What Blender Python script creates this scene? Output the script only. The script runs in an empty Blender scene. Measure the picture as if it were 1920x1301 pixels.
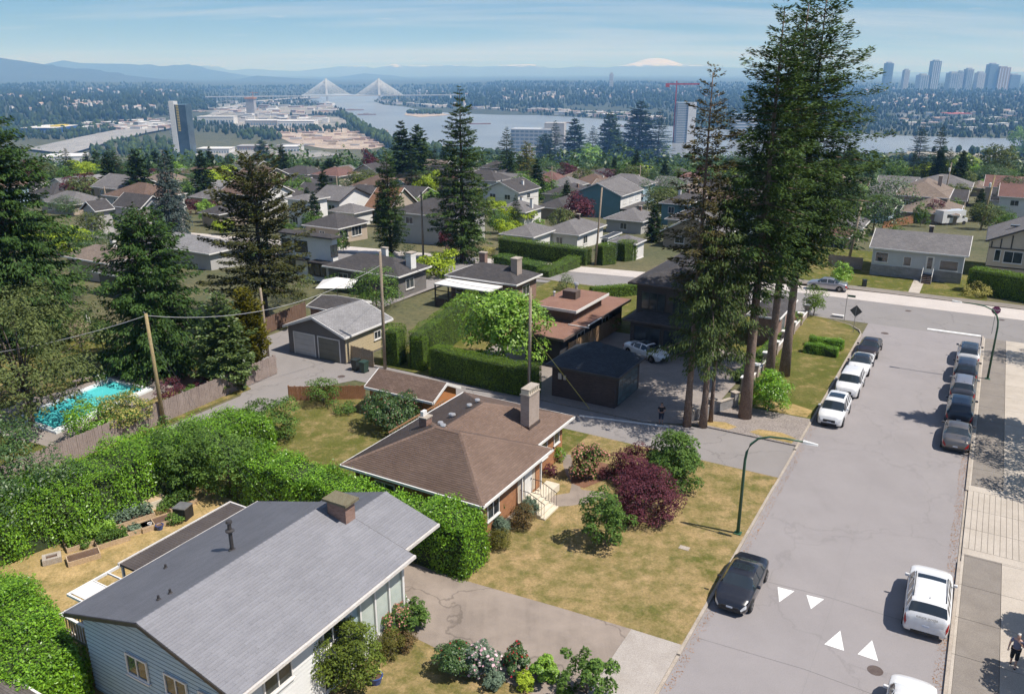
import bpy, bmesh, math, random
import numpy as np
from mathutils import Vector, Matrix
R = math.radians
random.seed(7)
rng = np.random.default_rng(7)
sc = bpy.context.scene
col = sc.collection
# ------------------------------------------------------------------ camera
F, CX, CY, VH, H = 1540., 960., 650.5, 132., 25.
TH = math.atan((CY - VH) / F); S, C = math.sin(TH), math.cos(TH)
cam = bpy.data.cameras.new('camera'); camo = bpy.data.objects.new('camera', cam); col.objects.link(camo)
camo.location = (0, 0, H); camo.rotation_euler = (math.pi / 2 - TH, 0, 0)
cam.sensor_width = 36; cam.lens = F / 1920 * 36; cam.clip_start = 0.5; cam.clip_end = 200000
sc.camera = camo
# ------------------------------------------------------------------ road frame (metres along the street, metres right of its kerb)
PHI = R(29.948)
E1 = (math.sin(PHI), math.cos(PHI)); E2 = (math.cos(PHI), -math.sin(PHI))
OX, OY = 6.2055, 28.2503
SUN_EL, SUN_S, SUN_T = R(58.5), 0.12, 0.99
sx, sy = SUN_S * E1[0] + SUN_T * E2[0], SUN_S * E1[1] + SUN_T * E2[1]
n_ = math.hypot(sx, sy); sx /= n_; sy /= n_
# ------------------------------------------------------------------ sky, sun, exposure
w = bpy.data.worlds.new('World'); sc.world = w; w.use_nodes = True
nt = w.node_tree; nt.nodes.clear()
def nd(nt, typ, **kw):
    n = nt.nodes.new(typ)
    for k, v in kw.items():
        if k.startswith('i_'): n.inputs[k[2:].replace('_', ' ')].default_value = v
        elif k.startswith('n_'): n.inputs[int(k[2:])].default_value = v
        else: setattr(n, k, v)
    return n
wo = nd(nt, 'ShaderNodeOutputWorld'); bg = nd(nt, 'ShaderNodeBackground'); bg.inputs[1].default_value = 0.058
sky = nd(nt, 'ShaderNodeTexSky', sky_type='NISHITA', sun_disc=False, sun_elevation=SUN_EL,
         sun_rotation=math.atan2(sx, sy), altitude=100, air_density=1.0, dust_density=0.15, ozone_density=5.0)
tc = nd(nt, 'ShaderNodeTexCoord'); sep = nd(nt, 'ShaderNodeSeparateXYZ')
nt.links.new(tc.outputs['Generated'], sep.inputs[0])
zz = nd(nt, 'ShaderNodeMath', operation='MAXIMUM', n_1=0.0); nt.links.new(sep.outputs[2], zz.inputs[0])
zz2 = nd(nt, 'ShaderNodeMath', operation='ADD', n_1=0.10); nt.links.new(zz.outputs[0], zz2.inputs[0])
dv = nd(nt, 'ShaderNodeVectorMath', operation='DIVIDE'); nt.links.new(tc.outputs['Generated'], dv.inputs[0])
cb = nd(nt, 'ShaderNodeCombineXYZ')
for k in range(3): nt.links.new(zz2.outputs[0], cb.inputs[k])
nt.links.new(cb.outputs[0], dv.inputs[1])
mp = nd(nt, 'ShaderNodeMapping'); mp.inputs['Rotation'].default_value = (0, 0, R(14)); mp.inputs['Scale'].default_value = (0.16, 0.75, 0); mp.inputs['Location'].default_value = (3.1, 1.55, 0)
nt.links.new(dv.outputs[0], mp.inputs[0])
no = nd(nt, 'ShaderNodeTexNoise', i_Scale=1.15, i_Detail=7.0, i_Roughness=0.58, i_Distortion=0.35); nt.links.new(mp.outputs[0], no.inputs[0])
rp = nd(nt, 'ShaderNodeValToRGB'); rp.color_ramp.elements[0].position = 0.45; rp.color_ramp.elements[1].position = 0.68
rp.color_ramp.elements[1].color = (0.6, 0.6, 0.6, 1)
nt.links.new(no.outputs[0], rp.inputs[0])
# small fair-weather puffs low in the sky
mp2 = nd(nt, 'ShaderNodeMapping'); mp2.inputs['Scale'].default_value = (1.0, 2.2, 0); mp2.inputs['Location'].default_value = (0.6, 0.2, 0)
nt.links.new(dv.outputs[0], mp2.inputs[0])
no2 = nd(nt, 'ShaderNodeTexNoise', i_Scale=2.2, i_Detail=6.0, i_Roughness=0.55); nt.links.new(mp2.outputs[0], no2.inputs[0])
rp2 = nd(nt, 'ShaderNodeValToRGB'); rp2.color_ramp.elements[0].position = 0.64; rp2.color_ramp.elements[1].position = 0.80
rp2.color_ramp.elements[1].color = (0.8, 0.8, 0.8, 1)
nt.links.new(no2.outputs[0], rp2.inputs[0])
ad = nd(nt, 'ShaderNodeMath', operation='MAXIMUM'); nt.links.new(rp.outputs[0], ad.inputs[0]); nt.links.new(rp2.outputs[0], ad.inputs[1])
tint = nd(nt, 'ShaderNodeMix', data_type='RGBA', blend_type='MULTIPLY'); tint.inputs[0].default_value = 1.0; nt.links.new(sky.outputs[0], tint.inputs[6]); tint.inputs[7].default_value = (0.60, 0.86, 1.16, 1)
mx = nd(nt, 'ShaderNodeMix', data_type='RGBA'); nt.links.new(ad.outputs[0], mx.inputs[0]); nt.links.new(tint.outputs[2], mx.inputs[6]); mx.inputs[7].default_value = (10.4, 11.2, 12.6, 1)
nt.links.new(mx.outputs[2], bg.inputs[0]); nt.links.new(bg.outputs[0], wo.inputs[0])
sl = bpy.data.lights.new('sun', 'SUN'); sl.energy = 5.0; sl.angle = R(0.53); sl.color = (1.0, 0.955, 0.90)
so = bpy.data.objects.new('sun', sl); col.objects.link(so)
so.rotation_euler = Vector((sx * math.cos(SUN_EL), sy * math.cos(SUN_EL), math.sin(SUN_EL))).to_track_quat('Z', 'Y').to_euler()
vs = sc.view_settings; vs.view_transform = 'Standard'; vs.look = 'None'; vs.exposure = 0.31; vs.gamma = 1.0; vs.use_curve_mapping = False
cy = sc.cycles
cy.max_bounces = 6; cy.diffuse_bounces = 2; cy.glossy_bounces = 3; cy.transmission_bounces = 4; cy.transparent_max_bounces = 6; cy.volume_bounces = 1
cy.use_adaptive_sampling = True; cy.adaptive_threshold = 0.02; cy.use_denoising = True
cy.caustics_reflective = False; cy.caustics_refractive = False; cy.sample_clamp_indirect = 8
sc.render.use_persistent_data = False

# ------------------------------------------------------------------ geometry of the place
TZ = [(-1e9, -0.02), (95, -0.02), (330, -16.5), (700, -64), (1150, -112), (1450, -138), (1600, -140), (1e9, -140)]
TZx = np.array([a for a, b in TZ]); TZz = np.array([b for a, b in TZ])
def hill(X, Y):
    """rise of the far uplands above the valley floor"""
    d = np.hypot(X, Y); a = np.degrees(np.arctan2(X, Y))
    def sm(x, a0, a1):
        t = np.clip((x - a0) / (a1 - a0), 0, 1); return t * t * (3 - 2 * t)
    wob = 0.5 * np.sin(X / 310 + 1.3) + 0.5 * np.sin(X / 173 + Y / 420)
    right = sm(a, -9.5, 4) * sm(d, 3000, 5600) * (38 + 6 * wob) * (1 - .5 * sm(a, 7, 16)) + sm(a, 10, 24) * sm(d, 2450, 4200) * 6
    left = sm(-a, 17.5, 24) * sm(d, 2600, 4200) * (36 + 7 * wob)
    fl = sm(d, 6500, 9500) * (20 + 8 * wob)
    fall = 1 - sm(d, 9000, 14000) * 0.6
    return (right + left) * fall + fl * 0.6
def tz(X, Y):
    X = np.asarray(X, float); Y = np.asarray(Y, float)
    return np.interp(Y, TZx, TZz) + hill(X, Y)
def tzf(X, Y): return float(tz(X, Y))
def P(x, y, z=0.0):
    """pixel of the photograph -> the point of the place at height z"""
    u = (x - CX) / F; v = (y - CY) / F
    t = (z - H) / (-(S + C * v))
    return Vector((u * t, (C - S * v) * t, z))
def G(x, y):
    """pixel -> point on the terrain"""
    u = (x - CX) / F; v = (y - CY) / F
    d = (u, C - S * v, -(S + C * v))
    t = 5.0; st = 2.0
    while t < 60000:
        X, Y, Z = d[0] * t, d[1] * t, H + d[2] * t
        if Z <= tzf(X, Y): break
        t += st; st *= 1.02
    lo, hi = t - st / 1.02, t
    for _ in range(30):
        m = (lo + hi) / 2
        if H + d[2] * m <= tzf(d[0] * m, d[1] * m): hi = m
        else: lo = m
    return Vector((d[0] * hi, d[1] * hi, tzf(d[0] * hi, d[1] * hi)))
def HG(y, p):
    """height above p of whatever shows at pixel row y straight over p"""
    v = (y - CY) / F
    return H - (S + C * v) * (p[1] / (C - S * v)) - p[2]
def MPP(p):
    """metres per photograph pixel at p"""
    return (C * p[1] - S * (p[2] - H)) / F
def W(s, t, z=0.0): return Vector((OX + s * E1[0] + t * E2[0], OY + s * E1[1] + t * E2[1], z))
def L(p):
    dx, dy = p[0] - OX, p[1] - OY
    return (dx * E1[0] + dy * E1[1], dx * E2[0] + dy * E2[1])
def ST(x, y, z=0.0): return L(P(x, y, z))

# ------------------------------------------------------------------ mesh helpers
def mesh(name, V, Fs, mat=None, smooth=False, uv=None, mats=None, mi=None):
    V = np.asarray(V, dtype=np.float32).reshape(-1, 3)
    me = bpy.data.meshes.new(name)
    if isinstance(Fs, np.ndarray):
        n, k = Fs.shape
        me.vertices.add(len(V)); me.vertices.foreach_set('co', V.ravel())
        me.loops.add(n * k); me.loops.foreach_set('vertex_index', Fs.astype(np.int32).ravel())
        me.polygons.add(n); me.polygons.foreach_set('loop_start', np.arange(0, n * k, k, dtype=np.int32)); me.polygons.foreach_set('loop_total', np.full(n, k, dtype=np.int32))
        me.update(calc_edges=True)
    else:
        me.from_pydata(V.tolist(), [], Fs)
    if uv is not None:
        l = me.uv_layers.new(name='UVMap'); l.data.foreach_set('uv', np.asarray(uv, dtype=np.float32).ravel())
    if mats:
        for m in mats: me.materials.append(m)
        if mi is not None: me.polygons.foreach_set('material_index', np.asarray(mi, dtype=np.int32))
    elif mat: me.materials.append(mat)
    if smooth: me.polygons.foreach_set('use_smooth', np.ones(len(me.polygons), dtype=bool))
    me.update()
    return me
def ob(name, me, parent=None, loc=None, rz=None):
    o = bpy.data.objects.new(name, me); col.objects.link(o)
    if parent is not None: o.parent = parent
    if loc is not None: o.location = loc
    if rz is not None: o.rotation_euler[2] = rz
    return o
def tag(o, label=None, cat=None, group=None, kind=None):
    if label: o['label'] = label
    if cat: o['category'] = cat
    if group: o['group'] = group
    if kind: o['kind'] = kind
    return o
def thing(name, label, cat, loc, rz=0.0, group=None):
    o = bpy.data.objects.new(name, None); col.objects.link(o); o.empty_display_size = 0.2
    o.location = loc; o.rotation_euler[2] = rz
    return tag(o, label, cat, group)
def rt(name, label, cat, s, t, z=0.0, rot=0.0, group=None):
    """a thing placed in the street's frame: local x runs to the right across the street, y along it"""
    return thing(name, label, cat, W(s, t, z), -PHI + rot, group)
class MB:
    def __init__(self): self.V = []; self.F = []; self.M = []; self.n = 0
    def add(self, V, Fs, m=0):
        self.V.append(np.asarray(V, float).reshape(-1, 3)); self.F += [[i + self.n for i in f] for f in Fs]; self.M += [m] * len(Fs); self.n += len(self.V[-1]); return self
    def box(self, x0, x1, y0, y1, z0, z1, m=0):
        V = [(x, y, z) for z in (z0, z1) for y in (y0, y1) for x in (x0, x1)]
        return self.add(V, [(0, 2, 3, 1), (4, 5, 7, 6), (0, 1, 5, 4), (2, 6, 7, 3), (0, 4, 6, 2), (1, 3, 7, 5)], m)
    def prism(self, poly, z0, z1, m=0):
        n = len(poly); V = [(x, y, z0) for x, y in poly] + [(x, y, z1) for x, y in poly]
        a = sum(poly[i][0] * poly[(i + 1) % n][1] - poly[(i + 1) % n][0] * poly[i][1] for i in range(n))
        Fs = [tuple(range(n))[::-1], tuple(range(n, 2 * n))] + [(i, (i + 1) % n, n + (i + 1) % n, n + i) for i in range(n)]
        if a < 0: Fs = [f[::-1] for f in Fs]
        return self.add(V, Fs, m)
    def tube(self, pts, rad, k=8, m=0, cap=True):
        pts = [Vector(p) for p in pts]; rad = list(rad) if hasattr(rad, '__len__') else [rad] * len(pts)
        V = []; up = Vector((0.0, 0.0, 1.0))
        for i, p in enumerate(pts):
            d = (pts[min(i + 1, len(pts) - 1)] - pts[max(i - 1, 0)]).normalized()
            ref = up if abs(d.z) < 0.95 else Vector((1, 0, 0))
            a = d.cross(ref).normalized(); b = a.cross(d).normalized()
            for j in range(k):
                an = 2 * math.pi * j / k; V.append(p + (a * math.cos(an) + b * math.sin(an)) * rad[i])
        Fs = [(i * k + j, (i + 1) * k + j, (i + 1) * k + (j + 1) % k, i * k + (j + 1) % k) for i in range(len(pts) - 1) for j in range(k)]
        if cap: Fs += [tuple(range(k)), tuple(range((len(pts) - 1) * k, len(pts) * k))[::-1]]
        return self.add([tuple(v) for v in V], Fs, m)
    def lathe(self, prof, cx=0, cy=0, k=16, m=0):
        V = [(cx + r * math.cos(2 * math.pi * j / k), cy + r * math.sin(2 * math.pi * j / k), z) for r, z in prof for j in range(k)]
        Fs = [(i * k + j, i * k + (j + 1) % k, (i + 1) * k + (j + 1) % k, (i + 1) * k + j) for i in range(len(prof) - 1) for j in range(k)]
        Fs += [tuple(range(k))[::-1], tuple(range((len(prof) - 1) * k, len(prof) * k))]
        return self.add(V, Fs, m)
    def build(self, name, mat, parent=None, loc=None, rz=None, smooth=False, kind=None):
        me = mesh(name, np.vstack(self.V), self.F, mats=mat if isinstance(mat, list) else [mat], mi=self.M, smooth=smooth)
        o = ob(name, me, parent, loc, rz)
        if kind: o['kind'] = kind
        return o
def frame_mesh(o, s=0, t=0, z=0, rot=0):
    o.location = W(s, t, z); o.rotation_euler[2] = -PHI + rot; return o
def sub(o, lv=2):
    m = o.modifiers.new('sub', 'SUBSURF'); m.levels = lv; m.render_levels = lv; return o
def copy_tree(o, parent=None):
    c = o.copy(); col.objects.link(c); c.parent = parent
    for ch in list(o.children): copy_tree(ch, c)
    return c

# ------------------------------------------------------------------ materials
def new_mat(name):
    m = bpy.data.materials.new(name); m.use_nodes = True; nt = m.node_tree
    b = nt.nodes['Principled BSDF']; return m, nt, b
def mixc(nt, fac, a, b, mode='MIX'):
    n = nt.nodes.new('ShaderNodeMix'); n.data_type = 'RGBA'; n.blend_type = mode
    for i, v in ((0, fac), (6, a), (7, b)):
        if hasattr(v, 'links'): nt.links.new(v, n.inputs[i])
        elif i == 0: n.inputs[0].default_value = v
        else: n.inputs[i].default_value = (*v[:3], 1)
    return n.outputs[2]
def noise(nt, scale, detail=4, rough=0.6, vec=None, dist=0.0):
    n = nt.nodes.new('ShaderNodeTexNoise'); n.inputs['Scale'].default_value = scale; n.inputs['Detail'].default_value = detail; n.inputs['Roughness'].default_value = rough; n.inputs['Distortion'].default_value = dist
    if vec is not None: nt.links.new(vec, n.inputs['Vector'])
    return n.outputs[0]
def ramp(nt, fac, p0, p1, c0=(0, 0, 0), c1=(1, 1, 1)):
    n = nt.nodes.new('ShaderNodeValToRGB'); e = n.color_ramp.elements
    e[0].position = p0; e[1].position = p1; e[0].color = (*c0, 1); e[1].color = (*c1, 1); nt.links.new(fac, n.inputs[0]); return n.outputs[0]
def pos(nt): return nt.nodes.new('ShaderNodeNewGeometry').outputs['Position']
def opos(nt): return nt.nodes.new('ShaderNodeTexCoord').outputs['Object']
def island(nt): return nt.nodes.new('ShaderNodeNewGeometry').outputs['Random Per Island']
def bump(nt, b, h, strength=0.3, dist=0.02):
    n = nt.nodes.new('ShaderNodeBump'); n.inputs['Strength'].default_value = strength; n.inputs['Distance'].default_value = dist
    nt.links.new(h, n.inputs['Height']); nt.links.new(n.outputs[0], b.inputs['Normal'])
def pm(name, c, c2=None, scale=3.0, rough=0.8, fine=0.0, fscale=40.0, bmp=0.0, metal=0.0, isl=0.0, spec=0.5, lo=0.35, hi=0.65, coat=0.0, detail=5):
    """a plain procedural material: two tones in patches, fine grain, optional per-piece tone"""
    m, nt, b = new_mat(name); p = pos(nt)
    c2 = c2 or tuple(min(1, x * 1.25) for x in c)
    out = mixc(nt, ramp(nt, noise(nt, scale, detail, 0.62, p), lo, hi), c, c2)
    if fine:
        g = noise(nt, fscale, 3, 0.7, p)
        out = mixc(nt, fine, out, ramp(nt, g, 0.3, 0.7, tuple(x * 0.35 for x in c), tuple(min(1, x * 1.7) for x in c2)))
        if bmp: bump(nt, b, g, bmp)
    elif bmp: bump(nt, b, noise(nt, fscale, 3, 0.7, p), bmp)
    if isl:
        h = nt.nodes.new('ShaderNodeHueSaturation'); nt.links.new(out, h.inputs['Color'])
        r = nt.nodes.new('ShaderNodeMapRange'); nt.links.new(island(nt), r.inputs[0]); r.inputs[3].default_value = 1 - isl; r.inputs[4].default_value = 1 + isl
        nt.links.new(r.outputs[0], h.inputs['Value']); out = h.outputs[0]
    nt.links.new(out, b.inputs['Base Color'])
    b.inputs['Roughness'].default_value = rough; b.inputs['Metallic'].default_value = metal; b.inputs['Specular IOR Level'].default_value = spec
    if coat: b.inputs['Coat Weight'].default_value = coat; b.inputs['Coat Roughness'].default_value = 0.03
    return m
def leafm(name, c, c2, trans=0.22, rough=0.6, spec=0.12, scale=0.35):
    """leaves: each leaf its own tone between c and c2, some light passing through"""
    m, nt, b = new_mat(name)
    i = island(nt); br_ = 1.12 if any(k in name for k in ('needle', 'sprays')) else 1.42; c = tuple(x * br_ for x in c); c2 = tuple(min(.85, x * br_) for x in c2)
    base = mixc(nt, i, c, c2)
    pn = ramp(nt, noise(nt, scale, 2, 0.5, pos(nt)), 0.3, 0.7, (0.8, 0.8, 0.8), (1.2, 1.2, 1.2))
    base = mixc(nt, 1.0, base, pn, 'MULTIPLY')
    nt.links.new(base, b.inputs['Base Color']); b.inputs['Roughness'].default_value = rough; b.inputs['Specular IOR Level'].default_value = spec
    t = nt.nodes.new('ShaderNodeBsdfTranslucent'); h = nt.nodes.new('ShaderNodeHueSaturation'); nt.links.new(base, h.inputs['Color']); h.inputs['Value'].default_value = 1.3; h.inputs['Hue'].default_value = 0.485
    nt.links.new(h.outputs[0], t.inputs[0])
    ms = nt.nodes.new('ShaderNodeMixShader'); ms.inputs[0].default_value = trans
    nt.links.new(b.outputs[0], ms.inputs[1]); nt.links.new(t.outputs[0], ms.inputs[2])
    nt.links.new(ms.outputs[0], nt.nodes['Material Output'].inputs['Surface'])
    return m
# ================================================================== THE SETTING
# ---- terrain: one sheet from under the camera to beyond the mountains' feet
rad = np.concatenate([np.linspace(0, 90, 10), np.geomspace(100, 34000, 150)])
ang = np.radians(np.concatenate([np.linspace(-44, 44, 265), np.linspace(44, 316, 50)[1:-1]]))
A_, R_ = np.meshgrid(ang, rad[1:]); X = R_ * np.sin(A_); Y = R_ * np.cos(A_)
Z = tz(X, Y)
V = np.vstack([[[0, 0, -0.02]], np.stack([X, Y, Z], -1).reshape(-1, 3)])
na, nr = len(ang), len(rad) - 1
I = 1 + np.arange(nr * na).reshape(nr, na)
q = np.stack([I[:-1, :], np.roll(I[:-1, :], -1, 1), np.roll(I[1:, :], -1, 1), I[1:, :]], -1).reshape(-1, 4)[:, ::-1]
f0 = [(0, int(I[0, (j + 1) % na]), int(I[0, j])) for j in range(na)]
m_ground, nt, b = new_mat('ground_cover'); p = pos(nt)
n1 = ramp(nt, noise(nt, 0.004, 6, 0.6, p), 0.42, 0.6); n2 = ramp(nt, noise(nt, 0.05, 5, 0.65, p), 0.4, 0.62)
g1 = mixc(nt, n2, (0.046, 0.066, 0.021), (0.145, 0.122, 0.06)); g2 = mixc(nt, n2, (0.03, 0.048, 0.018), (0.09, 0.10, 0.05))
gg = mixc(nt, n1, g1, g2)
gg = mixc(nt, 0.5, gg, ramp(nt, noise(nt, 1.7, 4, 0.7, p), 0.3, 0.7, (0.03, 0.035, 0.015), (0.19, 0.165, 0.08)))
ln_ = nt.nodes.new('ShaderNodeVectorMath'); ln_.operation = 'LENGTH'; nt.links.new(p, ln_.inputs[0]); fr_ = nt.nodes.new('ShaderNodeMapRange'); nt.links.new(ln_.outputs['Value'], fr_.inputs[0]); fr_.inputs[1].default_value = 1500; fr_.inputs[2].default_value = 3200; gg = mixc(nt, fr_.outputs[0], gg, mixc(nt, n2, (0.022, 0.035, 0.016), (0.055, 0.065, 0.036)))
nt.links.new(gg, b.inputs['Base Color']); b.inputs['Roughness'].default_value = 0.95
bump(nt, b, noise(nt, 6, 4, 0.7, p), 0.4, 0.1)
go = ob('ground', mesh('ground', V, [tuple(map(int, x)) for x in q] + f0, m_ground, smooth=True)); tag(go, 'open ground of the neighbourhood falling to the river valley', kind='structure')

def sheet(name, poly, z, mat, label, thick=0.0, kind='structure', n=None):
    """a flat sheet (or slab) whose outline is given in the street's frame as (s, t)"""
    mb = MB(); pl = [(t, s) for s, t in poly]
    if thick: mb.prism(pl, z - thick, z)
    else: mb.add([(x, y, z) for x, y in pl], [tuple(range(len(pl)))] if sum(pl[i][0] * pl[(i + 1) % len(pl)][1] - pl[(i + 1) % len(pl)][0] * pl[i][1] for i in range(len(pl))) > 0 else [tuple(range(len(pl)))[::-1]])
    o = mb.build(name, mat); frame_mesh(o); tag(o, label, kind=kind); return o
def drape(name, pts, z0, mat, label, nseg=60, kind='structure'):
    """a ribbon between two polylines of world points, laid on the terrain"""
    a, b_ = pts; V = []; Fs = []
    def res(pl, n):
        pl = [Vector((p[0], p[1])) for p in pl]; d = [0]
        for i in range(1, len(pl)): d.append(d[-1] + (pl[i] - pl[i - 1]).length)
        out = []
        for k in range(n + 1):
            q = d[-1] * k / n; i = max(j for j in range(len(pl) - 1) if d[j] <= q + 1e-9); u = (q - d[i]) / max(1e-9, d[i + 1] - d[i]); out.append(pl[i].lerp(pl[i + 1], u))
        return out
    for p, q in zip(res(a, nseg), res(b_, nseg)):
        for u in (0, .5, 1):
            r = p.lerp(q, u); V.append((r.x, r.y, tzf(r.x, r.y) + z0))
    for k in range(nseg):
        for j in range(2): Fs.append((k * 3 + j, k * 3 + j + 1, k * 3 + j + 4, k * 3 + j + 3))
    o = ob(name, mesh(name, V, Fs, mat)); 
    if np.cross(np.subtract(V[1], V[0])[:2], np.subtract(V[3], V[0])[:2]) < 0: o.data.flip_normals()
    tag(o, label, kind=kind); return o

# ---- materials of roads and grounds
def asphalt(name, c, streak=0.10, crack=0.5):
    m, nt, b = new_mat(name); p = pos(nt)
    mpn = nt.nodes.new('ShaderNodeMapping'); mpn.inputs['Rotation'].default_value = (0, 0, PHI); mpn.inputs['Scale'].default_value = (0.9, 0.05, 1); nt.links.new(p, mpn.inputs[0])
    st = ramp(nt, noise(nt, 1.0, 4, 0.6, mpn.outputs[0]), 0.35, 0.7)
    lo = tuple(x * 0.8 for x in c); hi = tuple(x * (1.05 + streak * .5) for x in c)
    o = mixc(nt, st, c, tuple(x * (1 - streak) for x in c))
    o = mixc(nt, ramp(nt, noise(nt, 0.35, 5, 0.65, p), 0.4, 0.66), o, hi)
    gr = noise(nt, 28, 2, 0.8, p)
    o = mixc(nt, 0.42, o, ramp(nt, gr, 0.25, 0.75, tuple(x * 0.55 for x in c), tuple(x * 1.45 for x in c)))
    vo = nt.nodes.new('ShaderNodeTexVoronoi'); vo.feature = 'DISTANCE_TO_EDGE'; vo.inputs['Scale'].default_value = 0.13
    wv = nt.nodes.new('ShaderNodeVectorMath'); wv.operation = 'ADD'; nt.links.new(p, wv.inputs[0])
    nn = nt.nodes.new('ShaderNodeTexNoise'); nn.inputs['Scale'].default_value = 0.7; nn.inputs['Detail'].default_value = 5; nt.links.new(p, nn.inputs['Vector'])
    vm = nt.nodes.new('ShaderNodeVectorMath'); vm.operation = 'SCALE'; vm.inputs[3].default_value = 2.5; nt.links.new(nn.outputs['Color'], vm.inputs[0]); nt.links.new(vm.outputs[0], wv.inputs[1]); nt.links.new(wv.outputs[0], vo.inputs['Vector'])
    ck = ramp(nt, vo.outputs['Distance'], 0.002, 0.010, (crack, crack, crack), (0, 0, 0))
    o = mixc(nt, ck, o, tuple(x * 0.4 for x in c))
    nt.links.new(o, b.inputs['Base Color']); b.inputs['Roughness'].default_value = 0.9; b.inputs['Specular IOR Level'].default_value = 0.25
    bump(nt, b, gr, 0.25, 0.02)
    return m
m_asph = asphalt('road_asphalt', (0.262, 0.243, 0.244), crack=0.18)
m_asph2 = asphalt('lane_asphalt', (0.24, 0.222, 0.214), crack=0.35)
m_asph3 = asphalt('cross_street_asphalt', (0.225, 0.212, 0.207), crack=0.4)
m_conc_road = pm('concrete_road', (0.43, 0.385, 0.355), (0.50, 0.455, 0.42), 0.4, 0.9, 0.25, 25, 0.1)
m_conc = pm('sidewalk_concrete', (0.36, 0.315, 0.265), (0.45, 0.40, 0.345), 0.6, 0.9, 0.28, 22, 0.15)
m_conc2 = pm('aggregate_concrete', (0.17, 0.148, 0.13), (0.225, 0.20, 0.175), 0.9, 0.9, 0.35, 26, 0.2)
m_kerb = pm('kerb_concrete', (0.29, 0.245, 0.20), (0.40, 0.35, 0.30), 1.2, 0.9, 0.3, 18, 0.2)
m_drive = asphalt('driveway_concrete', (0.262, 0.218, 0.185), streak=.5, crack=.6)
m_apron = pm('apron_concrete', (0.30, 0.265, 0.235), (0.38, 0.345, 0.315), 0.8, 0.9, 0.30, 22, 0.15)
m_soil = pm('bed_soil', (0.075, 0.042, 0.028), (0.13, 0.078, 0.05), 2.0, 0.95, 0.4, 18, 0.6)
m_mulch = pm('bark_mulch', (0.12, 0.055, 0.032), (0.20, 0.10, 0.06), 3.0, 0.95, 0.5, 20, 0.6)
m_white_paint = pm('road_paint', (0.74, 0.74, 0.72), (0.80, 0.80, 0.79), 1.5, 0.7, 0.22, 30, 0.05)
m_paver = pm('paver', (0.20, 0.175, 0.16), (0.27, 0.235, 0.21), 1.0, 0.9, 0.3, 14, 0.2)
def lawn(name, dry, green=(0.088, 0.104, 0.022), tan=(0.41, 0.285, 0.155), s1=0.10):
    m, nt, b = new_mat(name); p = pos(nt)
    a = noise(nt, s1, 7, 0.68, p, 0.6)
    f = ramp(nt, a, 0.62 - dry * 0.42, 0.84 - dry * 0.38); f = mixc(nt, .55, f, ramp(nt, noise(nt, .9, 6, .75, p), .62 - dry * .35, .80 - dry * .35))
    c = mixc(nt, f, green, tan)
    c = mixc(nt, ramp(nt, noise(nt, 1.1, 5, 0.7, p), 0.34, 0.7), c, mixc(nt, 0.55, c, (0.105, 0.098, 0.022)))
    fg = noise(nt, 7.5, 5, 0.9, p)
    c = mixc(nt, 0.55, c, mixc(nt, 1.0, c, ramp(nt, fg, 0.28, 0.72, (0.25, 0.28, 0.2), (1.85, 1.8, 1.75)), 'MULTIPLY'))
    nt.links.new(c, b.inputs['Base Color']); b.inputs['Roughness'].default_value = 0.95; b.inputs['Specular IOR Level'].default_value = 0.15
    bump(nt, b, noise(nt, 14, 3, 0.8, p), 0.7, 0.06)
    return m
m_lawn_dry = lawn('dry_lawn', 0.66); m_lawn_mid = lawn('half_dry_lawn', 0.38); m_lawn_green = lawn('green_lawn', 0.32); m_lawn_tan = lawn('parched_grass', 0.85, tan=(0.46, 0.325, 0.16))

# ---- street and lanes
sheet('road', [(-48, 0), (62.0, 0), (62.0, 10.42), (-48, 10.42)], 0.004, m_asph, 'pale grey asphalt street with cars parked along both kerbs')
drape('cross_street', ([W(61.99, t) for t in range(-150, 61, 6)], [W(71.3, t) for t in range(-150, 61, 6)]), 0.021, m_asph3, 'worn asphalt half of the cross street at the stop line')
drape('concrete_lane', ([W(71.3, t) for t in range(-150, 61, 6)], [W(75.9, t) for t in range(-150, 61, 6)]), 0.027, m_conc_road, 'pale concrete half of the cross street')
sheet('lane', [(22.4, -37.2), (22.4, 0.0), (27.78, 0.0), (27.78, -6.5), (26.3, -11), (26.3, -37.2)], 0.004, m_asph2, 'narrow asphalt lane between the brick house and the dark garage')
sheet('back_lane', [(-30, -41.2), (-30, -37.2), (17, -37.2), (20, -36.8), (22.4, -35.5), (22.4, -30), (26.3, -30), (26.3, -39.5), (28, -47.6), (61, -47.8), (61, -51.5), (22, -51.0), (19, -44.5), (15, -41.2)], 0.008, m_asph2, 'back lane curving past the pool fence and the grey garage')
# ---- house lots: raised slabs of ground behind the kerbs
def lot(poly, mat, label, z=0.10): return sheet('lawn', poly, z, mat, label, thick=0.14)
lot([(2.5, -12.0), (2.5, -0.16), (22.2, -0.16), (22.2, -13.5), (5.0, -13.5)], m_lawn_dry, 'sunburnt front lawn of the brown roofed brick house')
lot([(2.6, -36.9), (2.6, -12.0), (5.0, -13.505), (22.2, -13.505), (22.2, -29), (13.5, -29), (13.5, -36.9)], m_lawn_mid, 'back and side garden of the brown roofed brick house')
lot([(-46, -0.16), (-2.0, -0.16), (-2.0, -12.3), (-46, -12.3)], m_lawn_dry, 'front lawn of the grey roofed house')
lot([(-46, -36.9), (-46, -12.305), (-2.2, -12.305), (2.595, -12.305), (2.595, -36.9)], m_lawn_tan, 'parched back garden with raised vegetable beds')
lot([(13.5, -29.0), (13.5, -36.9), (16.0, -37.0), (19.6, -31.6), (22.2, -29.0)], m_lawn_mid, 'back lawn corner by the trellis fence')
lot([(33.0, -0.16), (57.4, -0.16), (60.2, -1.6), (61.5, -4.3), (61.7, -5.9), (33.0, -5.9)], m_lawn_green, 'corner lawn beside the low brick garden wall')
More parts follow.
